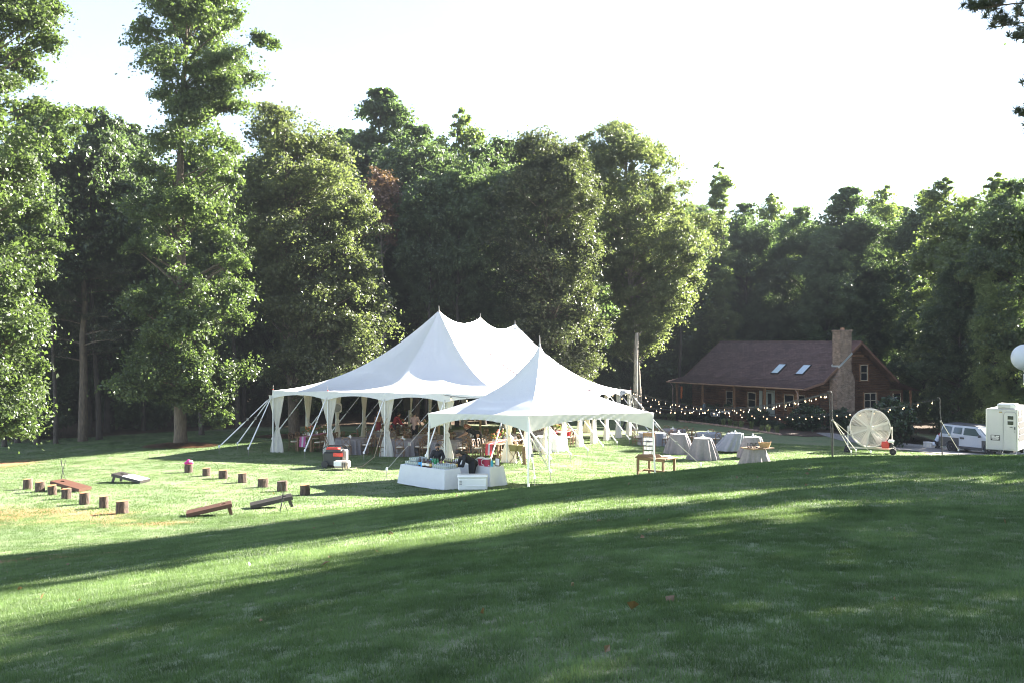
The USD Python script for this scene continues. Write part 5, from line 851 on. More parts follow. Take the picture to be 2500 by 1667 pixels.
q = gp(-1.75, 49.7); person('woman in black dress with auburn hair bending over a table in the tent', q, math.radians(-80), stand(1.68, dict(eL=(0.2, -0.58, 0.98), eR=(-0.2, -0.58, 0.98), hL=(0.14, -0.82, 0.86), hR=(-0.14, -0.82, 0.86)), bend=0.95, headf=(0, -1, -0.5)), SKIN, HAIRR, BLK_CLOTH, BLK_CLOTH, hair_long=0.16, skirt_len=0.35, sleeve=0.35)
q = gp(*tp(3.6, 8.5)); person('person in a pale pink shirt and dark trousers seen from behind in the tent', q, math.radians(165), stand(1.72, dict(eL=(0.26, -0.12, 1.12), eR=(-0.26, -0.1, 1.12), hL=(0.2, -0.38, 1.02), hR=(-0.2, -0.36, 1.02))), SKIN, HAIRD, M('pink_shirt', (0.52, 0.36, 0.36), 0.8, var=0.1, scale=8), BLK_CLOTH)
q = gp(*tp(2.35, 8.4)); person('person in a dark red shirt leaning forward in the tent', q, math.radians(120), stand(1.72, dict(eL=(0.24, -0.4, 1.05), eR=(-0.24, -0.36, 1.05), hL=(0.16, -0.58, 0.92), hR=(-0.16, -0.55, 0.92)), bend=0.5, headf=(0, -1, -0.4)), SKIN, HAIRD, M('red_shirt', (0.28, 0.02, 0.03), 0.8, var=0.15, scale=8), JEAN)
q = gp(*tp(1.55, 8.1)); person('woman with long blond hair and bare shoulders in a red dress', q, math.radians(190), stand(1.66, dict(eL=(0.24, -0.06, 1.12), eR=(-0.25, -0.06, 1.12), hL=(0.16, -0.32, 1.05), hR=(-0.18, -0.3, 1.05))), SKIN, HAIRB, M('red_dress', (0.22, 0.02, 0.03), 0.8, var=0.2, scale=8), LK + 'red_dress', hair_long=0.3, skirt_len=0.42, bare_back=True)
q = at(1532, 74); person('person in black walking on the lawn behind the frame tent corner', q, math.radians(90), stand(1.75, step=0.2), SKIND, HAIRD, BLK_CLOTH, JEAN)
# ------------------------------------------------------------------ the log house
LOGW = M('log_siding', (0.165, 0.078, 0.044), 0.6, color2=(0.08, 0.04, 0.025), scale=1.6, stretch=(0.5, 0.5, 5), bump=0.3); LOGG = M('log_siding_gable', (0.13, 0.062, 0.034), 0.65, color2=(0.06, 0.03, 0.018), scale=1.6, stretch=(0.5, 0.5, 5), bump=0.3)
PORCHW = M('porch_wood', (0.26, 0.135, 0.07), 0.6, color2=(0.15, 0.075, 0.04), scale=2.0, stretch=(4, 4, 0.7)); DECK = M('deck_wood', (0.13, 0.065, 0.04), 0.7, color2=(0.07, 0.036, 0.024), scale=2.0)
SHING = mat('roof_shingle', {'t': ('texture_coordinate', {}), 'k': ('brick_texture', {'scale': 1.0, 'brick_width': 0.32, 'row_height': 0.145, 'mortar_size': 0.008, 'color1': (0.1, 0.066, 0.064), 'color2': (0.14, 0.095, 0.09), 'mortar': (0.055, 0.032, 0.03)}), 'n': ('noise_texture', {'scale': 0.8, 'detail': 4.0}), 'mx': ('mix', {'mix_type': 'multiply', 'fac': 0.6}), 'r': ('rgb_ramp', {'ramp': [(0.3, (0.7, 0.7, 0.72)), (0.7, (1.1, 1.08, 1.05))]}), 'p': ('principled_bsdf', {'roughness': 0.9, 'specular_ior_level': 0.2})},
    [('t.object', 'k.vector'), ('t.object', 'n.vector'), ('n.fac', 'r.fac'), ('k.color', 'mx.color1'), ('r.color', 'mx.color2'), ('mx.color', 'p.base_color')], 'p.BSDF')
def brick_mat(name, rot): return mat(name, {'t': ('texture_coordinate', {}), 'm': ('mapping', {'rotation': rot}), 'k': ('brick_texture', {'scale': 1.0, 'brick_width': 0.21, 'row_height': 0.075, 'mortar_size': 0.009, 'bias': -0.2, 'color1': (0.29, 0.195, 0.145), 'color2': (0.13, 0.085, 0.068), 'mortar': (0.30, 0.26, 0.225)}), 'n': ('noise_texture', {'scale': 3.0, 'detail': 3.0}), 'r': ('rgb_ramp', {'ramp': [(0.35, (0.55, 0.52, 0.5)), (0.6, (1.05, 1.02, 1.0))]}), 'mx': ('mix', {'mix_type': 'multiply', 'fac': 0.7}), 'b': ('bump', {'strength': 0.6, 'distance': 0.01, 'invert': True}), 'p': ('principled_bsdf', {'roughness': 0.9})},
    [('t.object', 'm.vector'), ('m.vector', 'k.vector'), ('t.object', 'n.vector'), ('n.fac', 'r.fac'), ('k.color', 'mx.color1'), ('r.color', 'mx.color2'), ('mx.color', 'p.base_color'), ('k.fac', 'b.height'), ('b.normal', 'p.normal')], 'p.BSDF')
BRICK = brick_mat('chimney_brick', (math.pi / 2, 0, 0.0)); BRICKS = brick_mat('chimney_brick_side', (-math.pi / 2, -math.pi / 2, 0))
PANE = mat('window_pane', {'f': ('fresnel', {'IOR': 1.55}), 'd': ('diffuse_bsdf', {'color': (0.012, 0.014, 0.016)}), 'g': ('glossy_bsdf', {'color': (0.9, 0.92, 0.95), 'roughness': 0.03}), 'x': ('mix_closure', {})}, [('f.fac', 'x.fac'), ('d.BSDF', 'x.closure1'), ('g.BSDF', 'x.closure2')], 'x.closure')
TRIM = M('window_trim', (0.44, 0.38, 0.30), 0.6); METAL = M('gutter_metal', (0.16, 0.085, 0.06), 0.5); FLASH = M('flashing', (0.55, 0.58, 0.6), 0.35, metal=0.6); DOORP = M('door_paint', (0.36, 0.41, 0.40), 0.5, var=0.05)
HO = np.array([14.4, 92.6, -5.30]); HRZ = math.atan2(-0.87, 0.494); house = thing('log_house', 'brown log house with a long front porch, skylights and brick chimney', 'house', HO, HRZ); HR = rotz(HRZ)
def hw(x, y, z=0.0): return HO + HR @ np.array([x, y, z])
RZ, BZ_, EZ, RY, BY = 6.9, 3.72, 3.22, 6.5, 2.2; sl_ = (RZ - BZ_) / (RY - BY); XL, XR, WL_, WR_ = 0.0, 17.0, 0.7, 16.3; WY = 2.5; BKY = 11.0
def courses(x0, x1, p0, p1, n, th=0.022):
    """a roof slope of overlapping shingle courses from p0 = (y, z) at its foot to p1"""
    mb = MB(); p0, p1 = np.array(p0, float), np.array(p1, float); nr = unit(np.array([-(p1 - p0)[1], (p1 - p0)[0]])); nr = nr if nr[1] > 0 else -nr
    for k in range(n):
        a, b = p0 + (p1 - p0) * k / n, p0 + (p1 - p0) * min(1, (k + 1.15) / n); q = [(x0, *(a)), (x1, *(a)), (x1, *(b)), (x0, *(b)), (x0, *(a + nr * th)), (x1, *(a + nr * th)), (x1, *(b + nr * 0.004)), (x0, *(b + nr * 0.004))]; mb.add(q, BOXF)
    return mb
rf = node('roof', house)
obj('front_slope', courses(XL, XR, (BY, BZ_), (RY, RZ), 34), SHING, rf); obj('porch_slope', courses(XL, XR, (0.0, EZ), (BY, BZ_ - 0.004), 15), SHING, rf); obj('back_slope', courses(XL, XR, (BKY, RZ - sl_ * (BKY - RY)), (RY, RZ), 34), SHING, rf); obj('lean_to_slope', courses(XR - 7.5, XR, (BKY + 2.6, 2.75), (BKY - 0.2, 3.55), 12), SHING, rf)
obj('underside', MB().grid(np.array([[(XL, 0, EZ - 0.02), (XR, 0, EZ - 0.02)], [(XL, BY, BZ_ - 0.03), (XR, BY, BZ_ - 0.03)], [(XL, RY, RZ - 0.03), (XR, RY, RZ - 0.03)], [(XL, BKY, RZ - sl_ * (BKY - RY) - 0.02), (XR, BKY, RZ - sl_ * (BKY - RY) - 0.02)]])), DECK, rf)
obj('ridge_cap', MB().tube([(XL, RY, RZ + 0.01), (XR, RY, RZ + 0.01)], 0.06, 6), SHING, rf)
for x in (XL - 0.015, XR + 0.015):
    obj('rake_board', MB().bar((x, 0, EZ - 0.08), (x, BY, BZ_ - 0.08), 0.03, 0.18).bar((x, BY, BZ_ - 0.08), (x, RY, RZ - 0.08), 0.03, 0.2).bar((x, RY, RZ - 0.08), (x, BKY, RZ - sl_ * (BKY - RY) - 0.08), 0.03, 0.2), METAL, rf)
obj('gutter', MB().tube([(XL, -0.06, EZ - 0.05), (XR, -0.06, EZ - 0.05)], 0.06, 6), M('gutter_tan', (0.33, 0.2, 0.13), 0.5), rf)
for x in (XL + 0.55, XR - 0.85): obj('downspout', MB().tube([(x, -0.06, EZ - 0.06), (x, 0.2, EZ - 0.35), (x, 0.25, EZ - 0.5), (x, 0.25, 0.6), (x - 0.12, 0.1, 0.35), (x - 0.15, 0.1, 0.05)], 0.045, 6), M('downspout', (0.30, 0.22, 0.2), 0.5) if x < 5 else LK + 'downspout', house)
def log_wall(x0, x1, y, z0, ztop, nrm, n_step=0.2):
    """rounded log courses on a plane wall; ztop(x) cuts gables"""
    mb = MB(); z = z0
    while z < max(ztop(x0), ztop(x1), ztop((x0 + x1) / 2)) - 0.02:
        zz = z + n_step; xs = [x0 + (x1 - x0) * i / 40 for i in range(41) if ztop(x0 + (x1 - x0) * i / 40) >= zz - 0.02]
        if len(xs) > 1:
            a, b = min(xs), max(xs); prof = [(0, 0), (0.05, 0.03), (0.075, 0.1), (0.05, 0.17), (0, 0.2)]
            P = [[(a, o, z + h * n_step / 0.2) for o, h in prof], [(b, o, z + h * n_step / 0.2) for o, h in prof]]; P = np.array(P)
            P = np.stack([P[..., 0], y + nrm * P[..., 1], P[..., 2]], -1); mb.grid(P); mb.add([(a, y, z), (b, y, z), (b, y - nrm * 0.15, z), (a, y - nrm * 0.15, z), (a, y, zz), (b, y, zz), (b, y - nrm * 0.15, zz), (a, y - nrm * 0.15, zz)], BOXF)
        z = zz
    return mb
obj('porch_wall', log_wall(WL_, WR_, WY, 0.2, lambda x: 3.75, -1), LOGW, house, kind='stuff')
def swapxy(mb):
    for k in range(len(mb.v)): mb.v[k] = mb.v[k][:, [1, 0, 2]]
    return mb
ridge_at = lambda y: min(RZ - sl_ * abs(y - RY), 9) - 0.1
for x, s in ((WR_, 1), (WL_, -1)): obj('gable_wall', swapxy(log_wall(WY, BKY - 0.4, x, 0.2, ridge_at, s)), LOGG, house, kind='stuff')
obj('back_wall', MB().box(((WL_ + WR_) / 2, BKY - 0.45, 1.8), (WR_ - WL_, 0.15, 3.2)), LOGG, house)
obj('foundation', MB().box(((WL_ + WR_) / 2, (WY + BKY) / 2 - 0.2, 0.05), (WR_ - WL_ - 0.1, BKY - WY - 0.5, 0.5)), M('foundation', (0.2, 0.18, 0.16), 0.9, var=0.3), house)
obj('gable_trim', MB().box((WR_ + 0.1, RY, 5.75), (0.05, 1.9, 0.12)), PORCHW, house)
DZ = 0.62; dk = node('porch_deck', house)
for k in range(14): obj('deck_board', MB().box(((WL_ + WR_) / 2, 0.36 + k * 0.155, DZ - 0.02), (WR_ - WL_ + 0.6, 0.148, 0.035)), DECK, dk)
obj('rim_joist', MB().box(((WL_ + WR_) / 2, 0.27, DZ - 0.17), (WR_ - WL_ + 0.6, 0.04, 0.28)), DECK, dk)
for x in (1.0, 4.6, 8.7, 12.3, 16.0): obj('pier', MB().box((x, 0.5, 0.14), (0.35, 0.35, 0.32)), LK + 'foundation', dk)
for x in (0.95, 4.55, 8.65, 12.3, 15.95): obj('porch_post', MB().rbox((x, 0.42, (DZ + EZ) / 2 + 0.02), (0.17, 0.17, EZ - DZ), 0.02), PORCHW, house)
obj('porch_beam', MB().rbox(((XL + XR) / 2, 0.42, EZ + 0.0), (XR - XL - 0.5, 0.14, 0.2), 0.01), PORCHW, house)
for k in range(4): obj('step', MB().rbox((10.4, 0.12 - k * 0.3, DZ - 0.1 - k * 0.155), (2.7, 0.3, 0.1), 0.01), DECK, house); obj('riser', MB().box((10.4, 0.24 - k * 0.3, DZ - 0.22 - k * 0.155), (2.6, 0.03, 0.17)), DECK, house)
def window(x, z, w, h, parent, R=None, o=None, mull=False):
    """frame proud of the wall plane y = WY, facing -y; R and o turn it to another wall"""
    R = np.eye(3) if R is None else R; o = np.array([x, WY - 0.08, z]) if o is None else np.asarray(o, float); f = node('window', parent); pc = lambda c: o + R @ np.array(c, float); b = 0.065
    mb = MB()
    for c, s in (((0, 0, h / 2 + b / 2), (w + 2 * b, 0.07, b)), ((0, 0, -h / 2 - b / 2), (w + 2 * b, 0.09, b)), ((-w / 2 - b / 2, 0, 0), (b, 0.068, h)), ((w / 2 + b / 2, 0, 0), (b, 0.068, h))): mb.box(pc(c), s, R)
    obj('frame', mb, TRIM, f); obj('sash_bar', MB().box(pc((0, -0.012, 0)), (w, 0.035, 0.05), R), TRIM, f)
    for s in (-1, 1): obj('pane', MB().box(pc((0, 0.01, s * h / 4)), (w, 0.012, h / 2 - 0.05), R), PANE, f)
    if mull: obj('mullion', MB().box(pc((0, -0.014, 0)), (0.06, 0.04, h), R), TRIM, f)
    obj('side_board', MB().box(pc((-w / 2 - b - 0.07, -0.005, 0)), (0.13, 0.05, h + 0.25), R).box(pc((w / 2 + b + 0.07, -0.005, 0)), (0.13, 0.05, h + 0.25), R), PORCHW, f)
for x, w in ((5.85, 0.8), (8.65, 0.85), (13.05, 0.95), (14.35, 0.85)): window(x, 1.87, w, 1.22, house)
SR = np.array([[0, -1, 0], [1, 0, 0], [0, 0, 1.0]]); window(0, 0, 0.72, 1.2, house, SR, (WR_ + 0.11, 7.45, 4.35)); window(0, 0, 1.3, 1.15, house, SR, (WR_ + 0.11, 8.2, 2.05), True)
dr = node('door', house); obj('panel', MB().rbox((10.85, WY - 0.09, DZ + 1.02), (0.9, 0.05, 2.02), 0.01), DOORP, dr); obj('frame', MB().box((10.33, WY - 0.1, DZ + 1.05), (0.1, 0.06, 2.1)).box((11.37, WY - 0.1, DZ + 1.05), (0.1, 0.06, 2.1)).box((10.85, WY - 0.1, DZ + 2.13), (1.14, 0.06, 0.1)), DOORP, dr); obj('glass', MB().box((10.85, WY - 0.125, DZ + 1.3), (0.42, 0.02, 1.2)), PANE, dr); obj('handle', MB().ball((11.2, WY - 0.14, DZ + 0.95), 0.035, 1), STEEL, dr)
obj('screen_panel', MB().box((9.75, WY - 0.09, DZ + 1.05), (0.35, 0.04, 2.1)), DOORP, house)
for x in (11.0, 13.8): sk = node('skylight', house); yc = 3.3; zc = BZ_ + sl_ * (yc - BY); th = math.atan(sl_); R = np.array([[1, 0, 0], [0, math.cos(th), -math.sin(th)], [0, math.sin(th), math.cos(th)]]); obj('frame', MB().box((x, yc - 0.05 * math.sin(th), zc + 0.05), (0.86, 1.3, 0.12), R), BLACKM, sk); obj('pane', MB().box(np.array((x, yc, zc)) + R @ (0, 0, 0.115), (0.72, 1.16, 0.02), R), M('skylight_pane', (0.36, 0.46, 0.55), 0.12, spec=1.0) if x < 12 else LK + 'skylight_pane', sk)
ch = node('chimney', house); fx, fy = (16.42, 17.2), (3.8, 5.1)
obj('stack', MB().box((16.81, 4.45, 5.8), (0.78, 1.3, 4.0)), BRICK, ch); obj('stack_side', MB().box((17.205, 4.45, 5.8), (0.014, 1.296, 3.99)), BRICKS, ch)
obj('breast', MB().prism([(-0.4, -0.4), (0.4, -0.4), (0.4, 3.9), (-0.4, 3.9)], 2.0, c=(16.83, 3.45, 0)), BRICK, ch); obj('breast_side', MB().box((17.24, 4.45, 1.7), (0.014, 1.996, 4.35)), BRICKS, ch)
obj('shoulder', MB().add([(16.43, 3.45, 3.9), (17.23, 3.45, 3.9), (17.23, 5.45, 3.9), (16.43, 5.45, 3.9), (16.43, 3.8, 4.6), (17.2, 3.8, 4.6), (17.2, 5.1, 4.6), (16.43, 5.1, 4.6)], BOXF), BRICKS, ch)
obj('crown', MB().rbox((16.81, 4.45, 7.72), (0.9, 1.42, 0.16), 0.02), BRICKS, ch); obj('flue', MB().lathe([(0.17, 7.8), (0.17, 7.98), (0.13, 7.98), (0.13, 7.8)], 12, (16.81, 4.5, 0)), M('clay_flue', (0.45, 0.25, 0.16), 0.8), ch)
obj('flashing', MB().bar((16.39, 3.75, BZ_ + sl_ * (3.75 - BY) + 0.04), (17.22, 3.75, BZ_ + sl_ * (3.75 - BY) + 0.04), 0.04, 0.2).bar((16.39, 3.75, BZ_ + sl_ * (3.75 - BY) + 0.08), (16.39, 5.15, BZ_ + sl_ * (5.15 - BY) + 0.08), 0.03, 0.16).bar((17.235, 3.75, BZ_ + sl_ * (3.75 - BY) + 0.08), (17.235, 5.15, BZ_ + sl_ * (5.15 - BY) + 0.08), 0.03, 0.16), FLASH, ch)
lt = node('side_porch', house); obj('post', MB().rbox((WR_, BKY + 2.3, 1.45), (0.15, 0.15, 2.7), 0.02).rbox((WR_ - 3, BKY + 2.3, 1.45), (0.15, 0.15, 2.7), 0.02), PORCHW, lt); obj('wall', MB().box((WR_ - 0.1, BKY + 0.6, 1.5), (0.12, 1.6, 2.6)), LOGG, lt); obj('window', MB().box((WR_ - 0.03, BKY + 0.6, 1.9), (0.05, 0.8, 1.2)), PANE, lt); obj('window_frame', MB().box((WR_ - 0.02, BKY + 1.05, 1.9), (0.06, 0.08, 1.3)).box((WR_ - 0.02, BKY + 0.15, 1.9), (0.06, 0.08, 1.3)), TRIM, lt)
# things on and before the porch
t = thing('porch_bench', 'wooden slatted bench on the right half of the porch', 'bench', hw(13.8, 1.9, DZ), HRZ)
for k in range(4): obj('seat_slat', MB().box((0, -0.2 + k * 0.12, 0.44), (1.5, 0.1, 0.03)), PORCHW, t); obj('back_slat', MB().box((0, 0.26, 0.52 + k * 0.12), (1.5, 0.025, 0.09)), PORCHW, t)
for s in (-1, 1):
    for y in (-0.2, 0.25): obj('leg', MB().box((s * 0.68, y, 0.22 if y < 0 else 0.48), (0.06, 0.06, 0.44 if y < 0 else 0.96)), PORCHW, t)
t = thing('hanging_flag', 'orange flag hanging at the left end of the porch', 'flag', hw(1.35, 0.5, 1.5), HRZ); P = np.array([[(0.3 * u * (1 - 0.15 * v), 0.05 * math.sin(u * 9 + v), 1.3 - 1.1 * v) for u in np.linspace(0, 1, 8)] for v in np.linspace(0, 1, 10)]); obj('cloth', MB().grid(P), M('orange_cloth', (0.6, 0.16, 0.04), 0.8), t); obj('rod', MB().tube([(-0.3, 0, 1.32), (0.35, 0, 1.31)], 0.012, 5), PORCHW, t)
t = thing('planter_basket', 'round basket of greenery hanging between the porch posts', 'planter', hw(7.9, 0.35, DZ + 0.45), 0); obj('basket', MB().lathe([(0, 0), (0.3, 0.02), (0.4, 0.3), (0.36, 0.3), (0.26, 0.06), (0, 0.06)], 18), M('basket_tan', (0.3, 0.2, 0.13), 0.85, var=0.4, scale=30), t, smooth=40); obj('handle', MB().tube([(0.38 * math.cos(a), 0, 0.3 + 0.45 * math.sin(a)) for a in np.linspace(0, math.pi, 12)], 0.016, 5), LK + 'basket_tan', t); rr = np.random.default_rng(8); obj('foliage', leaves(rr, np.c_[rr.normal(size=(16, 3)) * (0.17, 0.17, 0.06) + (0, 0, 0.36), np.full(16, 0.12)], 30, 0.08), LEAF['shrub'], t)
def sign_board(label, loc, w, h, rows):
    t = thing('house_sign', label, 'sign', loc, HRZ + 0.12); obj('board', MB().rbox((0, 0, 0), (w, 0.04, h), 0.02), M('sign_slate_%d' % int(w * 100), (0.10, 0.10, 0.14), 0.7), t); obj('border', MB().box((0, -0.022, h / 2 - 0.03), (w - 0.06, 0.006, 0.02)).box((0, -0.022, -h / 2 + 0.03), (w - 0.06, 0.006, 0.02)).box((-w / 2 + 0.03, -0.022, 0), (0.02, 0.006, h - 0.06)).box((w / 2 - 0.03, -0.022, 0), (0.02, 0.006, h - 0.06)), CARD, t)
    mb = MB()
    for zr_, x0, x1 in rows:
        x = x0
        r_ = np.random.default_rng(int(abs(zr_ * 1000)) + 3)
        while x < x1: k = r_.uniform(0.03, 0.07); mb.box((x + k / 2, -0.022, zr_), (k, 0.006, r_.uniform(0.05, 0.09))); x += k + 0.025
    obj('lettering', mb, CARD, t); obj('stake', MB().box((0, 0.02, -h / 2 - 0.25), (0.05, 0.03, 0.6)), DECK, t)
sign_board('dark sign board with a white border and two lines of letters before the steps', hw(8.15, -1.25, 0.72), 1.05, 0.38, ((0.06, -0.3, 0.32), (-0.08, -0.22, 0.2)))
sign_board('narrow dark sign with one line of letters above the larger sign', hw(8.45, -0.35, 0.92), 1.1, 0.16, ((0.0, -0.42, 0.42),))
q = hw(6.6, -1.2); q[2] = gz(q[0], q[1]); person('man in a blue grey shirt and dark trousers walking past the porch', q, HRZ - 0.9, stand(1.86, dict(eL=(0.25, 0.03, 1.15), eR=(-0.25, -0.05, 1.14), hL=(0.25, -0.14, 0.92), hR=(-0.24, -0.2, 0.93)), step=0.16), SKIN, HAIRD, M('bluegrey_shirt', (0.10, 0.15, 0.19), 0.8, var=0.1, scale=8), JEAN)

# planting before the porch
def shrub(name, label, q, rx, ry, h, n, rc, per, size, leaf, seed, cat='shrub', group=None):
    r = np.random.default_rng(seed); d = r.normal(size=(n, 3)); d /= np.linalg.norm(d, axis=1, keepdims=True); k = r.random(n)[:, None] ** 0.35; c = d * k * (rx - rc * .6, ry - rc * .6, h / 2 - rc * .4) + (0, 0, h / 2)
    t = thing(name, label, cat, q, 0, group); obj('foliage', leaves(r, np.c_[c, np.full(n, rc) * r.uniform(0.7, 1.2, n)], per, size), LEAF[leaf], t); mb = MB()
    for p in c[::3]: mb.tube([(0.05 * p[0], 0.05 * p[1], -0.05), p * (0.6, 0.6, 0.6), p], [0.03, 0.018, 0.006], 4, cap=False)
    obj('stems', mb, BARKD, t)
def hg(x, y): q = hw(x, y); return gp(q[0], q[1])
shrub('round_shrub', 'large round dark shrub left of the porch steps', hg(6.9, -0.5), 1.15, 0.95, 1.75, 60, 0.34, 90, 0.09, 'shrub', 1)
shrub('round_shrub', 'large round dark shrub right of the porch steps', hg(13.0, -0.9), 1.0, 0.95, 1.65, 60, 0.34, 90, 0.09, 'shrub', 2)
for i, (x, y, rx, h) in enumerate(((8.3, -2.3, .5, .65), (9.2, -2.6, .5, .6), (10.3, -2.4, .55, .7), (14.6, -1.6, .65, .8), (15.6, -1.9, .6, .75), (4.9, -1.7, .8, .8), (3.7, -1.0, .5, .6), (2.2, -0.6, .6, .9), (16.5, -2.2, .55, .65))): shrub('low_shrub', f'low rounded dark shrub in the porch bed, {ordn[i]} of those set along it', hg(x, y), rx, rx * 0.85, h, 22, 0.2, 80, 0.07, 'shrub', 10 + i, group='low shrubs in the porch bed')
shrub('broadleaf_shrub', 'big dark broad leaved shrub at the right corner of the porch', hg(17.6, -0.4), 1.7, 1.3, 2.1, 90, 0.36, 60, 0.14, 'shrub', 30)
shrub('broadleaf_shrub', 'glossy leaved shrub against the foot of the brick chimney', hg(18.6, 2.2), 1.0, 1.0, 1.9, 60, 0.34, 60, 0.15, 'shrub', 31)
q = at(2170, 66.0); shrub('laurel_shrub', 'large glossy broad leaved shrub behind the white drum fan', q, 1.75, 1.5, 3.3, 120, 0.45, 70, 0.19, 'shrub', 32)
def tuft(label, q, h, n, seed, group):
    r = np.random.default_rng(seed); a = r.uniform(0, 6.28, n); L = h * r.uniform(0.6, 1.15, n); o = r.uniform(0.15, 0.75, n); b = r.normal(size=(n, 2)) * 0.06; d = np.c_[np.cos(a), np.sin(a)]; sd = np.c_[-d[:, 1], d[:, 0]] * 0.012
    m0, m1 = np.c_[b, np.zeros(n)], np.c_[b + d * (L * o * 0.35)[:, None], L * 0.7]; e = np.c_[b + d * (L * o)[:, None], L * (0.95 - 0.5 * o)]; s3 = np.c_[sd, np.zeros(n)]
    v = np.stack([m0 - s3, m0 + s3, m1 + s3, m1 - s3, e], 1).reshape(-1, 3); k = np.arange(n)[:, None] * 5; t = obj('ornamental_grass', (v, np.vstack([k + [0, 1, 2], k + [0, 2, 3], k + [3, 2, 4]])), LEAF['pale'], None, loc=q); tag(t, label, 'grass clump', group)
for i, (x, y) in enumerate(((1.6, -1.7), (2.7, -1.9), (3.4, -2.1), (4.3, -2.6), (11.6, -3.4), (12.6, -3.6), (13.4, -3.8), (14.2, -3.9), (16.0, -4.5), (17.3, -4.7), (18.2, -4.9), (19.2, -5.0), (0.6, -1.5))): tuft(f'pale grass clump on the edge of the porch bed, number {i + 1} from the left' if False else f'pale green grass clump on the bed edge, {"far left" if i in (0, 12) else "left of the steps" if i < 4 else "right of the steps" if i < 8 else "near the light pole"}', hg(x, y), 0.62 + 0.1 * (i % 3), 90, 60 + i, 'pale grass clumps edging the porch bed')
def sheet(name, poly, mt, dz, step=0.4, kind='structure'):
    from shapely.geometry import Polygon, Point
    pg = Polygon(poly); x0, y0, x1, y1 = pg.bounds; nx, ny = int((x1 - x0) / step) + 2, int((y1 - y0) / step) + 2; X, Y = np.meshgrid(np.linspace(x0, x1, nx), np.linspace(y0, y1, ny), indexing='ij'); Z = height(np.c_[X.ravel(), Y.ravel()]).reshape(X.shape) + dz
    v, f = MB().grid(np.dstack([X, Y, Z])).out(); f = f[:, ::-1]; c = v[f].mean(1); import shapely; f = f[shapely.contains_xy(pg, c[:, 0], c[:, 1])]; ix, inv = np.unique(f, return_inverse=True); obj(name, (v[ix], inv.reshape(-1, 3)), mt, None, True, kind=kind)
MULCH = M('mulch_bark', (0.085, 0.05, 0.032), 0.95, color2=(0.03, 0.019, 0.013), scale=9, bump=1.0, obj_space=False); GRAVEL = M('gravel', (0.32, 0.305, 0.3), 0.95, color2=(0.18, 0.17, 0.165), scale=11, bump=1.0, obj_space=False)
sheet('mulch_bed', [hw(x, y)[:2] for x, y in ((-1.0, 0.3), (-0.6, -1.6), (2.5, -2.3), (5.5, -2.9), (8.0, -3.4), (11, -3.8), (14, -4.3), (17, -5.0), (20, -5.4), (21.5, -4.4), (21.0, 0.5), (19.0, 3.0), (17.0, 3.0), (17.0, 0.3))], MULCH, 0.03)
drive = [(2006, 75.5), (2060, 72.0), (2120, 69.0), (2200, 66.0), (2280, 63.0), (2360, 61.0), (2450, 59.5), (2600, 58.5), (2900, 58)]; dl = np.array([((px - CX) / FPX * d, d) for px, d in drive]); wl = np.array([0.7, 1.4, 2.2, 3.0, 3.5, 4.2, 4.8, 5, 5]); nv = np.gradient(dl, axis=0); nv = np.c_[-nv[:, 1], nv[:, 0]] / np.linalg.norm(nv, axis=1, keepdims=True)
sheet('gravel_drive', np.vstack([dl + nv * wl[:, None] * 1.1, (dl - nv * wl[:, None] * 0.75)[::-1]]), GRAVEL, 0.035)
for p, w in zip(dl, wl): BARE.append((p[0], p[1], w + 0.4))
for k in range(12): q = hw(k * 1.9 - 1.0, -1.2); BARE.append((q[0], q[1], 2.4))
r9 = np.random.default_rng(19); EDGE = M('edging_stone', (0.36, 0.25, 0.19), 0.9, var=0.35, scale=3, bump=0.5); SLAB = M('path_stone', (0.34, 0.26, 0.2), 0.9, var=0.35, scale=3, bump=0.4)
edge = np.array([(5.6, -3.0), (8.0, -3.5), (11, -3.9), (14, -4.4), (17, -5.1), (20, -5.5)]); mb = thing('stone_edging', 'curved row of tan edging stones along the front of the porch bed', 'stone edging', hw(11, -3.9)); dv = np.array(mb.GetAttribute('xformOp:translate').Get())
for k in range(48):
    u = k / 47; x = 5.6 + 14.4 * u; y = np.interp(x, edge[:, 0], edge[:, 1]); q = hg(x, y); m = trimesh.creation.icosphere(1, 1.0); v = m.vertices * (0.19, 0.13, 0.11) * (1 + 0.15 * r9.normal(size=(len(m.vertices), 1))) @ rotz(HRZ + r9.uniform(-.3, .3)).T; obj('stone', (v + q - dv + (0, 0, 0.04), m.faces), EDGE, mb)
for k in range(9): t = thing('path_stone', f'flat tan stepping stone on the way to the steps, {ordn[k]} from the left', 'stepping stone', hg(6.3 + k * 0.55, -3.35 + 0.12 * (k % 3) - 0.5 * (k > 5)), HRZ, 'stepping stones before the steps'); obj('slab', MB().lathe([(0.27, -0.02), (0.3, 0.05), (0.27, 0.075), (0, 0.075)], 7), SLAB, t)
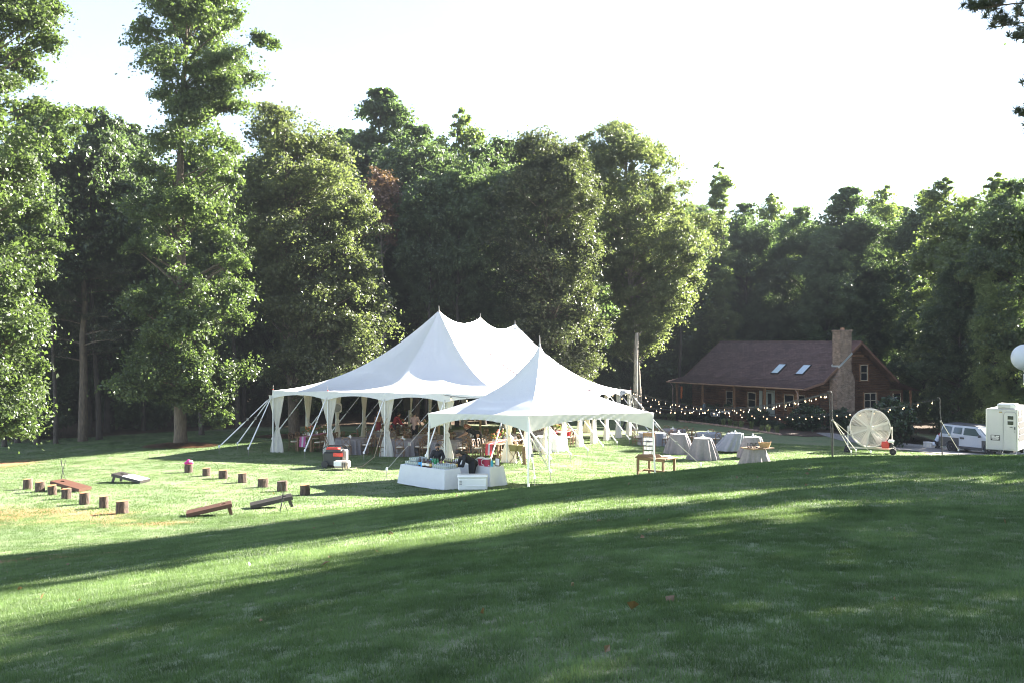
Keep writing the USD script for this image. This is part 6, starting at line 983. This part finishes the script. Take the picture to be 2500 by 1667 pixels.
# ------------------------------------------------------------------ vehicles, fan, poles and light strings
TYRE = M('tyre', (0.02, 0.02, 0.021), 0.85); RIM = M('rim', (0.5, 0.5, 0.52), 0.3, metal=0.8); SILVER = M('car_silver', (0.42, 0.46, 0.54), 0.3, metal=0.1, coat_weight=0.6); CLAD = M('car_cladding', (0.055, 0.058, 0.066), 0.55); CGLASS = mat('car_glass', {'p': ('principled_bsdf', {'base_color': (0.035, 0.055, 0.07), 'roughness': 0.05, 'specular_ior_level': 1.0})}, [], 'p.BSDF')
TAILR = M('tail_lamp', (0.45, 0.015, 0.015), 0.2); LAMPW = M('head_lamp', (0.7, 0.7, 0.7), 0.15, spec=1.0)
YR = np.array([[1, 0, 0], [0, 0, 1], [0, -1, 0.0]])   # turns a lathe's axis to y
def wheel(parent, c, r, w, rim=0.62, spokes=5, n=20):
    k = node('wheel', parent); obj('tyre', MB().lathe([(r * rim, -w / 2), (r * 0.93, -w / 2), (r, -w * 0.32), (r, w * 0.32), (r * 0.93, w / 2), (r * rim, w / 2)], n, c, YR), TYRE, k, smooth=40)
    mb = MB().lathe([(r * rim * 0.86, -w * 0.3), (r * rim, -w * 0.52), (r * rim, w * 0.52), (r * rim * 0.86, w * 0.3)], n, c, YR); mb.lathe([(0, -w * 0.5), (r * 0.14, -w * 0.5), (r * 0.14, w * 0.5), (0, w * 0.5)], 10, c, YR)
    for i in range(spokes):
        a = i * 2 * math.pi / spokes
        for s in (-1, 1): mb.bar(np.array(c) + (0, s * w * 0.42, 0), np.array(c) + (math.cos(a) * r * rim * 0.95, s * w * 0.42, math.sin(a) * r * rim * 0.95), r * 0.17, w * 0.12, up=(0, 1, 0))
    obj('rim', mb, RIM, k)
def prof_solid(pts, y0, y1, taper=None):
    """side outline (x, z) made solid between y0 and y1"""
    cs = manifold3d.CrossSection([np.array(pts, float)[::1]]); m = cs.extrude(y1 - y0).rotate((90, 0, 0)).translate((0, y1, 0)); return m
CARP = gp(29.35, 62.7); crz = math.atan2(-0.85, 0.53); car = thing('parked_car', 'silver boxy car with dark grey fenders and tinted windows parked behind the trailer', 'car', CARP, crz)
low = [(-2.12, 0.32), (2.08, 0.30), (2.14, 0.45), (2.12, 0.85), (1.95, 0.98), (1.15, 1.08), (-2.1, 1.1), (-2.15, 0.7)]
body = prof_solid(low, -0.89, 0.89)
arch = lambda x: manifold3d.Manifold.cylinder(2.4, 0.39, 0.39, 24, True).rotate((90, 0, 0)).translate((x, 0, 0.35))
body = body - arch(1.32) - arch(-1.25); obj('body', body, SILVER, car)
gh = manifold3d.Manifold.hull_points(np.array([(x, s * y, z) for s in (-1, 1) for x, y, z in ((-2.08, .87, 1.1), (1.15, .87, 1.08), (0.45, .70, 1.70), (-1.95, .72, 1.74))])); obj('cabin', gh, SILVER, car)
obj('roof', manifold3d.Manifold.hull_points(np.array([(x, s * y, z) for s in (-1, 1) for x, y, z in ((-1.98, .72, 1.735), (0.5, .70, 1.70), (0.2, .66, 1.77), (-1.85, .66, 1.80))])), CLAD, car)
def side_pane(name, pts, s):
    """a pane on the sloping side of the cabin: y follows the cabin's lean"""
    P = [(x, s * (0.884 - 0.252 * (z - 1.09)), z) for x, z in pts]; mb = MB(); n = len(P); k = np.arange(1, n - 1); mb.add(np.array(P) + (0, s * 0.006, 0), np.stack([0 * k, k, k + 1] if s > 0 else [0 * k, k + 1, k], 1)); obj(name, mb, CGLASS, car)
for s in (-1, 1):
    side_pane('window', [(0.72, 1.14), (0.30, 1.58), (-0.42, 1.60), (-0.45, 1.16)], s); side_pane('window', [(-0.58, 1.18), (-0.56, 1.60), (-1.12, 1.60), (-1.18, 1.22)], s); side_pane('window', [(-1.32, 1.14), (-1.26, 1.62), (-1.9, 1.64), (-2.02, 1.14)], s)
    obj('fender', MB().add([(x, s * y, z) for y in (0.86, 0.905) for x, z in ((0.78, 0.3), (0.86, 0.72), (1.0, 0.92), (2.1, 0.9))], [[0, 1, 5], [0, 5, 4], [1, 2, 6], [1, 6, 5], [2, 3, 7], [2, 7, 6]]), CLAD, car)
    for x0, x1, xc in ((0.82, 2.12, 1.32), (-2.14, -0.74, -1.25)):
        m = manifold3d.Manifold.cube((x1 - x0, 0.05, 0.56 if x0 > 0 else 0.6)).translate((x0, 0.862 if s > 0 else -0.912, 0.34)) - arch(xc); obj('fender', m, CLAD, car)
    obj('sill', MB().rbox((0.03, s * 0.885, 0.36), (1.6, 0.06, 0.18), 0.02), CLAD, car); obj('door_handle', MB().rbox((-0.52, s * 0.9, 0.95), (0.3, 0.03, 0.12), 0.03), CLAD, car); obj('mirror', MB().rbox((0.72, s * 1.0, 1.16), (0.12, 0.2, 0.16), 0.03), CLAD, car)
    obj('tail_lamp', MB().rbox((-2.13, s * 0.78, 0.98), (0.1, 0.2, 0.26), 0.02), TAILR, car); obj('headlight', MB().rbox((2.1, s * 0.68, 0.78), (0.1, 0.36, 0.18), 0.04), LAMPW, car)
obj('bumper', MB().rbox((2.12, 0, 0.45), (0.16, 1.74, 0.3), 0.05), CLAD, car); obj('bumper', MB().rbox((-2.15, 0, 0.5), (0.16, 1.74, 0.34), 0.05), CLAD, car)
q = np.array([(1.17, 0.80, 1.11), (1.17, -0.80, 1.11), (0.50, -0.66, 1.67), (0.50, 0.66, 1.67)]) + (0.012, 0, 0.008); obj('windshield', MB().add(q, [[0, 2, 1], [0, 3, 2]]), mat('windshield_glass', {'p': ('principled_bsdf', {'base_color': (0.16, 0.2, 0.22), 'roughness': 0.05, 'specular_ior_level': 1.0})}, [], 'p.BSDF'), car)
q = np.array([(-2.09, 0.74, 1.16), (-2.09, -0.74, 1.16), (-1.985, -0.66, 1.66), (-1.985, 0.66, 1.66)]) - (0.012, 0, 0); obj('rear_window', MB().add(q, [[0, 1, 2], [0, 2, 3]]), CGLASS, car)
for x in (1.32, -1.25):
    for s in (-1, 1): wheel(car, (x, s * 0.79, 0.34), 0.345, 0.22)
# person and coolers by the car
q = at(2287, 65.5); person('person in a white shirt crouching behind the silver car', q, math.radians(100), {k: np.array(v) for k, v in dict(hip=(0, 0.1, 0.42), chest=(0, -0.12, 0.74), neck=(0, -0.24, 0.9), head=(0, -0.32, 1.04), sL=(.17, -0.18, .84), sR=(-.17, -0.18, .84), eL=(.22, -.36, .6), eR=(-.22, -.36, .6), hL=(.12, -.56, .5), hR=(-.12, -.56, .5), kL=(.14, -.35, .45), kR=(-.14, -.35, .45), fL=(.13, -0.02, 0), fR=(-.13, -0.02, 0), face=(0, -1, -0.4)).items()}, SKIN, HAIRD, M('white_shirt', (0.62, 0.68, 0.78), 0.8, var=0.05), JEAN, sleeve=0.4)
for k, px in enumerate((2264, 2274)): t = thing('foam_box', f'{("left", "right")[k]} of two white foam boxes on the gravel beside the car', 'box', at(px, 66.2 - k * 0.3), 0.3); obj('tub', MB().rbox((0, 0, 0.17), (0.42, 0.34, 0.34), 0.03), CARD, t); obj('lid', MB().rbox((0, 0, 0.37), (0.45, 0.37, 0.06), 0.02), CARD, t)

# trailer
TA, TBp = np.array([(2408 - CX) / FPX * 55.6, 55.6]), np.array([(2484.5 - CX) / FPX * 54.6, 54.6]); w = float(np.linalg.norm(TBp - TA)); trz = math.atan2(*(TBp - TA)[::-1]); ztb = EYE - (1098.5 - CY) / FPX * 55; ztt = EYE - (1000 - CY) / FPX * 55; hT = ztt - ztb; LT = 5.0
trail = thing('food_trailer', 'white box trailer with a door in its end and roof air conditioner', 'trailer', (*TA, ztb), trz); TRW = M('trailer_white', (0.46, 0.455, 0.45), 0.45, var=0.06, scale=1)
obj('body', MB().rbox((w / 2, LT / 2, hT / 2), (w, LT, hT), 0.03), TRW, trail); obj('roof_edge', MB().rbox((w / 2, LT / 2, hT + 0.01), (w + 0.04, LT + 0.04, 0.07), 0.02), TRW, trail); obj('corner_trim', MB().box((0.0, -0.006, hT / 2), (0.04, 0.02, hT)).box((w, -0.006, hT / 2), (0.04, 0.02, hT)), ALU, trail)
dx0, dx1 = w * 0.555, w * 0.975; dr = node('door', trail); obj('panel', MB().rbox(((dx0 + dx1) / 2, -0.012, hT * 0.495), (dx1 - dx0, 0.03, hT * 0.93), 0.02), TRW, dr); ring = [(dx0, 0.03), (dx0, hT * 0.86), (dx0 + 0.05, hT * 0.93), (dx0 + 0.14, hT * 0.955), (dx1 - 0.14, hT * 0.955), (dx1 - 0.05, hT * 0.93), (dx1, hT * 0.86), (dx1, 0.03)]; obj('frame', MB().tube([(x, -0.03, z) for x, z in ring], 0.014, 5), M('door_seal', (0.25, 0.25, 0.26), 0.6), dr)
for k in range(2): obj('window', MB().rbox(((dx0 + dx1) / 2 + 0.02, -0.032, hT * (0.815 - 0.128 * k)), (0.29, 0.02, 0.2), 0.02), PANE, dr)
obj('handle', MB().rbox((dx1 - 0.1, -0.045, hT * 0.56), (0.05, 0.04, 0.14), 0.01), BLACKM, dr); obj('lock', MB().box((dx1 - 0.1, -0.04, hT * 0.47), (0.05, 0.03, 0.05)), STEEL, dr); obj('letter_slot', MB().box((dx1 - 0.28, -0.035, hT * 0.585), (0.15, 0.015, 0.035)), BLACKM, dr)
obj('marker_lamp', MB().rbox((w * 0.46, -0.02, hT * 0.945), (0.17, 0.04, 0.08), 0.02), M('amber', (0.3, 0.24, 0.12), 0.3), trail); pl = node('notice_plate', trail); obj('plate', MB().box((w * 0.29, -0.012, hT * 0.305), (0.47, 0.012, 0.3)), M('plate_black', (0.02, 0.02, 0.02), 0.5), pl)
mb = MB()
for r_, (z, a, b) in enumerate(((0.09, -0.2, -0.03), (0.085, 0.02, 0.2), (0.035, -0.19, 0.17), (-0.01, -0.2, 0.2), (-0.055, -0.19, -0.02), (-0.055, 0.0, 0.19), (-0.1, -0.15, 0.16))): mb.box((w * 0.29 + (a + b) / 2, -0.021, hT * 0.305 + z), (b - a, 0.006, 0.022 if r_ > 1 else 0.05))
obj('printing', mb, CARD, pl); ac = node('air_conditioner', trail); obj('shroud', MB().rbox((w * 0.63, 0.5, hT + 0.2), (0.98, 0.8, 0.31), 0.08), WHITE_METAL, ac)
for k in range(4): obj('grille_slat', MB().box((w * 0.56, 0.095, hT + 0.1 + k * 0.055), (0.62, 0.02, 0.022)), STEEL, ac)
st = node('step', trail); obj('tread', MB().rbox(((dx0 + dx1) / 2, -0.2, -0.17), (dx1 - dx0 + 0.04, 0.3, 0.04), 0.01), ALU, st); obj('arm', MB().bar((dx0, -0.02, 0), (dx0 - 0.05, -0.32, -0.2), 0.03).bar((dx1, -0.02, 0), (dx1 + 0.05, -0.32, -0.2), 0.03), ALU, st)
for y in (2.4, 3.2): wheel(trail, (0.12, y, -0.05), 0.33, 0.2); wheel(trail, (w - 0.12, y, -0.05), 0.33, 0.2)
obj('chassis', MB().box((w / 2, LT / 2, -0.06), (w - 0.5, LT - 0.3, 0.12)).box((w * 0.5, -0.3, -0.02), (0.1, 0.8, 0.08)), BLACKM, trail); obj('jack', MB().tube([(w / 2, 0.3, 0), (w / 2, 0.3, -0.38)], 0.03, 6), STEEL, trail)
# black direction arrows on the trailer's long side
sg = node('menu_signs', trail); obj('top_board', MB().box((w + 0.012, 0.62, hT * 0.92), (0.014, 1.1, 0.3)), M('board_black', (0.025, 0.025, 0.028), 0.6), sg); m = meshkit.text_mesh('MO', 0.2, 0.006, True); v = m.vertices; obj('lettering', (np.c_[np.full(len(v), w + 0.02) + v[:, 2], v[:, 0] + 0.2, v[:, 1] + hT * 0.92 - 0.1], m.faces), CARD, sg); obj('board', MB().box((w + 0.012, 0.62, hT * 0.77), (0.014, 1.1, 0.24)), LK + 'board_black', sg)
for k in range(3):
    z = hT * (0.62 - 0.16 * k); tip = 0.12 + 0.1 * (k % 2); obj('arrow', MB().add([(w + x, y, zz) for x in (0.005, 0.02) for y, zz in ((tip, z), (tip + 0.25, z + 0.16), (1.5, z + 0.16), (1.5, z - 0.16), (tip + 0.25, z - 0.16))], [[5, 7, 6], [5, 8, 7], [5, 9, 8], [0, 1, 6], [0, 6, 5], [4, 0, 5], [4, 5, 9], [1, 2, 7], [1, 7, 6], [3, 4, 9], [3, 9, 8]]), LK + 'board_black', sg)

# the drum fan
q = at(2124, 57.0); FH = 1.42; fan = thing('drum_fan', 'huge white round caged fan on a wheeled frame, on the lawn edge', 'fan', q, math.radians(-20)); FW = M('fan_white', (0.58, 0.555, 0.50), 0.45, var=0.08, scale=2); R_ = 1.09
cg = node('cage', fan)
obj('drum', MB().grid(np.array([[(r_ * math.cos(a), y, FH + r_ * math.sin(a)) for a in np.linspace(0, 2 * np.pi, 48, endpoint=False)] for r_, y in ((R_, -0.22), (R_ + 0.03, -0.2), (R_, -0.16), (R_, 0.2), (R_ + 0.03, 0.22), (R_, 0.26), (R_ - 0.04, 0.24), (R_ - 0.04, -0.2), (R_, -0.22))]), True), FW, cg, smooth=40)
for y, nm in ((-0.25, 'front_ring'), (0.27, 'rear_ring')):
    for k in range(15): r_ = R_ * (0.16 + 0.84 * k / 14) - 0.012; bul = -0.1 * (1 - (r_ / R_) ** 2) * np.sign(-y) * -1; obj(nm, MB().tube([(r_ * math.cos(a), y + (-1 if y < 0 else 1) * 0.1 * (1 - (r_ / R_) ** 2), FH + r_ * math.sin(a)) for a in np.linspace(0, 2 * np.pi, 37)], 0.011, 4), FW, cg)
    for k in range(6): a = k * math.pi / 3 + 0.35; obj('spoke', MB().bar((0.12 * math.cos(a), y - 0.1 * (1 if y < 0 else -1), FH + 0.12 * math.sin(a)), (R_ * math.cos(a), y, FH + R_ * math.sin(a)), 0.07, 0.03, up=(0, 1, 0)), FW, cg)
for k in range(48): a = k * math.pi / 24; obj('wire', MB().tube([(0.2 * R_ * math.cos(a), -0.345, FH + 0.2 * R_ * math.sin(a)), (R_ * math.cos(a), -0.25, FH + R_ * math.sin(a))], 0.005, 3, cap=False), FW, cg)
rt_ = node('rotor', fan); obj('hub', MB().lathe([(0, -0.14), (0.15, -0.12), (0.18, 0.0), (0.18, 0.14), (0, 0.14)], 18, (0, -0.12, FH), YR), FW, rt_, smooth=40)
for k in range(6):
    a = k * math.pi / 3 + 0.1; c, s = math.cos(a), math.sin(a); P = []
    for r_ in np.linspace(0.15, R_ * 0.93, 6):
        w_ = 0.17 + 0.28 * r_; tw = 0.75 - 0.4 * r_; P.append([(r_ * c - s * t * w_ * math.cos(tw), t * w_ * math.sin(tw), FH + r_ * s + c * t * w_ * math.cos(tw)) for t in (-0.5, -0.2, 0.2, 0.5)])
    obj('blade', MB().grid(np.array(P)), M('fan_blade', (0.42, 0.40, 0.37), 0.5) if k == 0 else LK + 'fan_blade', rt_, smooth=True)
fr = node('yoke', fan)
for s in (-1, 1): obj('arm', MB().bar((s * (R_ + 0.09), 0, FH + 0.1), (s * (R_ + 0.12), 0, 0.26), 0.07, 0.09, up=(0, 1, 0)), FW, fr); obj('pivot', MB().tube([(s * (R_ - 0.02), 0, FH), (s * (R_ + 0.14), 0, FH)], 0.06, 10), FW, fr); obj('side_beam', MB().bar((s * (R_ + 0.12), -0.62, 0.26), (s * (R_ + 0.12), 0.62, 0.26), 0.09, 0.09), FW, fr); obj('brace', MB().bar((s * (R_ + 0.12), -0.5, 0.26), (s * (R_ + 0.1), 0, 0.85), 0.05, 0.05, up=(1, 0, 0)), FW, fr)
obj('axle_beam', MB().bar((-R_ - 0.12, 0.1, 0.26), (R_ + 0.12, 0.1, 0.26), 0.09, 0.09), FW, fr)
for s in (-1, 1):
    for y in (-0.62, 0.62): wheel(fan, (s * (R_ + 0.13), y, 0.17), 0.19, 0.13, 0.55, 4, 14)
en = node('engine', fan); obj('block', MB().rbox((0.82, -0.32, 0.52), (0.42, 0.36, 0.36), 0.05), REDP, en); obj('fuel_tank', MB().rbox((1.12, -0.42, 0.74), (0.34, 0.3, 0.16), 0.05), WHITE_METAL, en); obj('muffler', MB().rbox((1.16, -0.4, 0.5), (0.16, 0.2, 0.24), 0.03), BLACKM, en)

# light poles with straps
BULB = mat('bulb_glow', {'e': ('emission', {'color': (1.0, 0.70, 0.40), 'strength': 0.62})}, [], 'e.emission')
def light_pole(label, q, top, foots, z_on, lean):
    t = thing('light_pole', label, 'pole', q); h = top[2] - q[2]; ln = np.array(top) - q; obj('shaft', MB().tube([(0, 0, -0.1), ln * 0.5, ln], [0.034, 0.03, 0.026], 8), BLACKM, t, smooth=True); obj('hook', MB().tube([ln, ln + (-0.05, 0, 0.06), ln + (-0.12, 0, 0.04)], 0.012, 5), STEEL, t); obj('clamp', MB().lathe([(0.03, 0), (0.055, 0.01), (0.055, 0.09), (0.03, 0.1)], 10, ln * z_on), STEEL, t)
    for f in foots: guy(t, ln * z_on + (0.03, 0, 0.05), np.array(f) - q, False, 0.035)
Q1, P1 = at(2033.5, 50.0), pt(2031, 957, 50.0); light_pole('tall black light pole with three straps beside the white drum fan', Q1, P1, [at(2078, 51.5), at(2090, 53.0), at(2126, 51.8)], 0.575, 0)
Q1b = at(2027, 51.2); t = thing('thin_pole', 'thinner black pole leaning beside the tall light pole', 'pole', Q1b); tp_ = pt(2023.5, 956, 51.0) - Q1b; obj('shaft', MB().tube([(0.1, 0, -0.1), tp_], [0.024, 0.02], 7), BLACKM, t, smooth=True); obj('hook', MB().tube([tp_, tp_ + (-0.03, 0, 0.06), tp_ + (-0.08, 0, 0.04)], 0.01, 5), STEEL, t)
Q2, P2 = at(2301, 55.0), pt(2294, 971, 55.0); light_pole('thin black light pole with one strap before the silver car', Q2, P2, [at(2340, 56.5)], 0.6, 0)
def strand(label, a, b, sag, seed, sp=0.74):
    a, b = np.array(a, float), np.array(b, float); L = np.linalg.norm(b - a); n = max(3, int(L / sp)); c = a; t = thing('string_lights', label, 'string lights', c); f = lambda u: (b - a) * u - np.array([0, 0, 4 * sag * u * (1 - u)]); r = np.random.default_rng(seed)
    obj('cable', MB().tube([f(u) for u in np.linspace(0, 1, 40)], 0.011, 4), BLACKM, t); sk = MB()
    for k in range(n):
        p = f((k + 0.5) / n) + (0, 0, -0.02); sk.tube([p, p - (0, 0, 0.09)], [0.02, 0.022], 5)
        obj('bulb', MB().lathe([(0, -0.165), (0.02, -0.15), (0.024, -0.127), (0.014, -0.09), (0, -0.088)], 8, p), BULB, t, smooth=True)
    obj('sockets', sk, BLACKM, t, kind='stuff')
def te(b, a=TW): q = tp(a, b); return np.array([*q, tz(b) - 0.05])
strand('string of bulbs from the tall light pole to the far corner of the large tent', P1, te(24.3), 0.95, 1); strand('string of bulbs from the tall light pole to the back half of the tent side', P1, te(18.2), 1.05, 2); strand('lowest string of bulbs, from the tall light pole to the near tent side', P1, te(6.1), 0.85, 3)
strand('string of bulbs from the pole by the car to the far tent corner', P2, te(24.3), 1.25, 4); strand('second string of bulbs from the pole by the car, passing before the chimney', P2 + (0, 0, -0.05), te(21.3), 1.3, 5); strand('string of bulbs from the thinner leaning pole to the middle of the tent side', tp_ + Q1b, te(12.2), 1.0, 6)
strand('short string of bulbs along the front edge of the large tent', te(0, 9.15) + (-0.05, -0.15, 0.0), te(0) + (0.0, -0.15, 0), 0.12, 7)

# speakers and pole fans inside the tent
def speaker(label, q, h):
    t = thing('loudspeaker', label, 'loudspeaker', q, 0.3); obj('cabinet', MB().rbox((0, 0, h + 0.36), (0.42, 0.38, 0.74), 0.03), BLACKM, t); obj('grille', MB().box((0, -0.195, h + 0.36), (0.36, 0.012, 0.66)), M('grille', (0.03, 0.03, 0.03), 0.9) if h > 1.5 and 'g' not in GL else LK + 'grille', t); GL['g'] = 1; obj('pole', MB().tube([(0, 0, 0.35), (0, 0, h)], 0.022, 6), BLACKM, t)
    for k in range(3): a = k * 2.09; obj('leg', MB().tube([(0, 0, 0.75), (0.5 * math.cos(a), 0.5 * math.sin(a), 0)], 0.016, 5), BLACKM, t)
speaker('black loudspeaker on a stand at the back of the large tent', gp(*tp(2.0, 15.5)), 1.75); speaker('black loudspeaker on a stand near the left side of the large tent', gp(*tp(0.9, 13.0)), 1.6)
for k, b in enumerate((5.6, 11.7)): q = tp(0.35, b); t = thing('pole_fan', f'white box fan clamped to a tent pole on the left side, {("nearer", "farther")[k]} one', 'fan', (*q, tz(b) - 1.0), 0.2); obj('housing', MB().rbox((0, 0, 0), (0.5, 0.24, 0.5), 0.06), WHITE_METAL, t); obj('grille', MB().lathe([(0, 0.12), (0.2, 0.12), (0.22, 0.135), (0.2, 0.14), (0, 0.14)], 18, (0, 0, 0), np.array([[1, 0, 0], [0, 0, -1], [0, 1, 0.0]])), STEEL, t); obj('bracket', MB().bar((-0.2, 0.05, 0.0), (-0.4, 0.05, 0.05), 0.04), BLACKM, t)
# white globe balloon at the right edge
q = np.array([(2502 - CX) / FPX * 27.0, 27.0]); zb = EYE - (872 - CY) / FPX * 27.0; g = gz(*q); t = thing('balloon', 'large white round balloon on a string at the right edge', 'balloon', (*q, zb)); m = trimesh.creation.icosphere(4, 0.42); obj('globe', (m.vertices * (.82, .82, .84), m.faces), cloth_mat('balloon_white', (0.74, 0.76, 0.78), 0.12, 0.35, 1.0, 0.0, 0.02), t, smooth=True)
obj('neck', MB().lathe([(0.03, -0.46), (0.012, -0.42), (0.04, -0.36), (0.08, -0.335)], 10), CARD, t); obj('tassel', MB().tube([(0, 0, -0.44), (0.01, 0, -0.54), (0, 0, -0.7)], [0.035, 0.04, 0.02], 8), CARD, t); obj('string', MB().tube([(0, 0, -0.44), (0.05, 0.05, -1.0), (0.02, 0.1, g - zb + 0.05)], 0.004, 4), CARD, t); obj('weight', MB().lathe([(0, g - zb), (0.07, g - zb), (0.07, g - zb + 0.1), (0, g - zb + 0.1)], 10, (0.02, 0.1, 0)), STEEL, t)

# pine straw, brush piles and fallen leaves
def straw(label, q, rx, ry, h, n, seed, name='pine_straw', ln=0.24, mt=None):
    r = np.random.default_rng(seed); a = r.uniform(0, 6.28, n); k = r.random(n) ** 0.6; x, y = rx * k * np.cos(a), ry * k * np.sin(a); zz = height(np.c_[x + q[0], y + q[1]]) - q[2] + h * (1 - k ** 1.5) * r.uniform(0.3, 1, n) + 0.01; d = np.c_[np.cos(b := r.uniform(0, 6.28, n)), np.sin(b), r.uniform(-.25, .25, n)]; s = np.c_[-d[:, 1], d[:, 0], np.zeros(n)] * 0.012; L = (ln * r.uniform(.5, 1.2, n))[:, None] / 2; c = np.c_[x, y, zz]
    v = np.stack([c - d * L - s, c - d * L + s, c + d * L + s, c + d * L - s], 1).reshape(-1, 3); kk = np.arange(n)[:, None] * 4; o = obj(name, (v, np.vstack([kk + [0, 1, 2], kk + [0, 2, 3]])), mt, None, loc=q); tag(o, label, name.replace('_', ' '), kind='stuff')
STRAW = leaf_mat('straw', [(0, (0.15, 0.075, 0.04)), (0.6, (0.25, 0.14, 0.08)), (1, (0.36, 0.22, 0.13))], trans=0.1)
straw('reddish ring of pine straw around the foot of the tallest tree', at(441, 51.6), 1.9, 1.5, 0.2, 6000, 1, mt=STRAW); straw('heap of brown brush at the edge of the gravel drive behind the fan', at(2205, 70.5), 2.6, 1.6, 0.7, 5000, 2, 'brush_pile', 0.5, leaf_mat('brush', [(0, (0.06, 0.035, 0.022)), (1, (0.2, 0.12, 0.08))], trans=0.05)); straw('brown straw around the foot of the broad oak behind the tent', at(722, 58.6), 2.4, 1.8, 0.15, 5000, 3, 'oak_litter', 0.22, STRAW)
r = np.random.default_rng(5); n = 130; q = np.c_[r.uniform(-12, 14, n), r.uniform(4.5, 34, n)]; c = np.c_[q, height(q) + 0.03]; vv, ff = leaves(r, np.c_[c, np.full(n, 0.03)], 1, 0.065); o = obj('fallen_leaves', (vv, ff), leaf_mat('fallen', [(0, (0.17, 0.1, 0.045)), (0.6, (0.24, 0.15, 0.07)), (1, (0.14, 0.1, 0.055))], trans=0.2), None); tag(o, 'scattered orange brown fallen leaves on the hill grass', 'fallen leaves', kind='stuff')
# ------------------------------------------------------------------ the air: sun haze between the near lawn and the far wood
HZ = usdkit.material(stage, LK + 'haze', {'v': ('principled_volume', {'color': (0.80, 0.88, 1.0), 'density': 0.00018, 'anisotropy': 0.0})}, [], volume='v.volume')
hzm = MB().box((0, 60, 17), (260, 330, 54)); obj('haze', hzm, HZ, None, kind='stuff')
lay_grass()
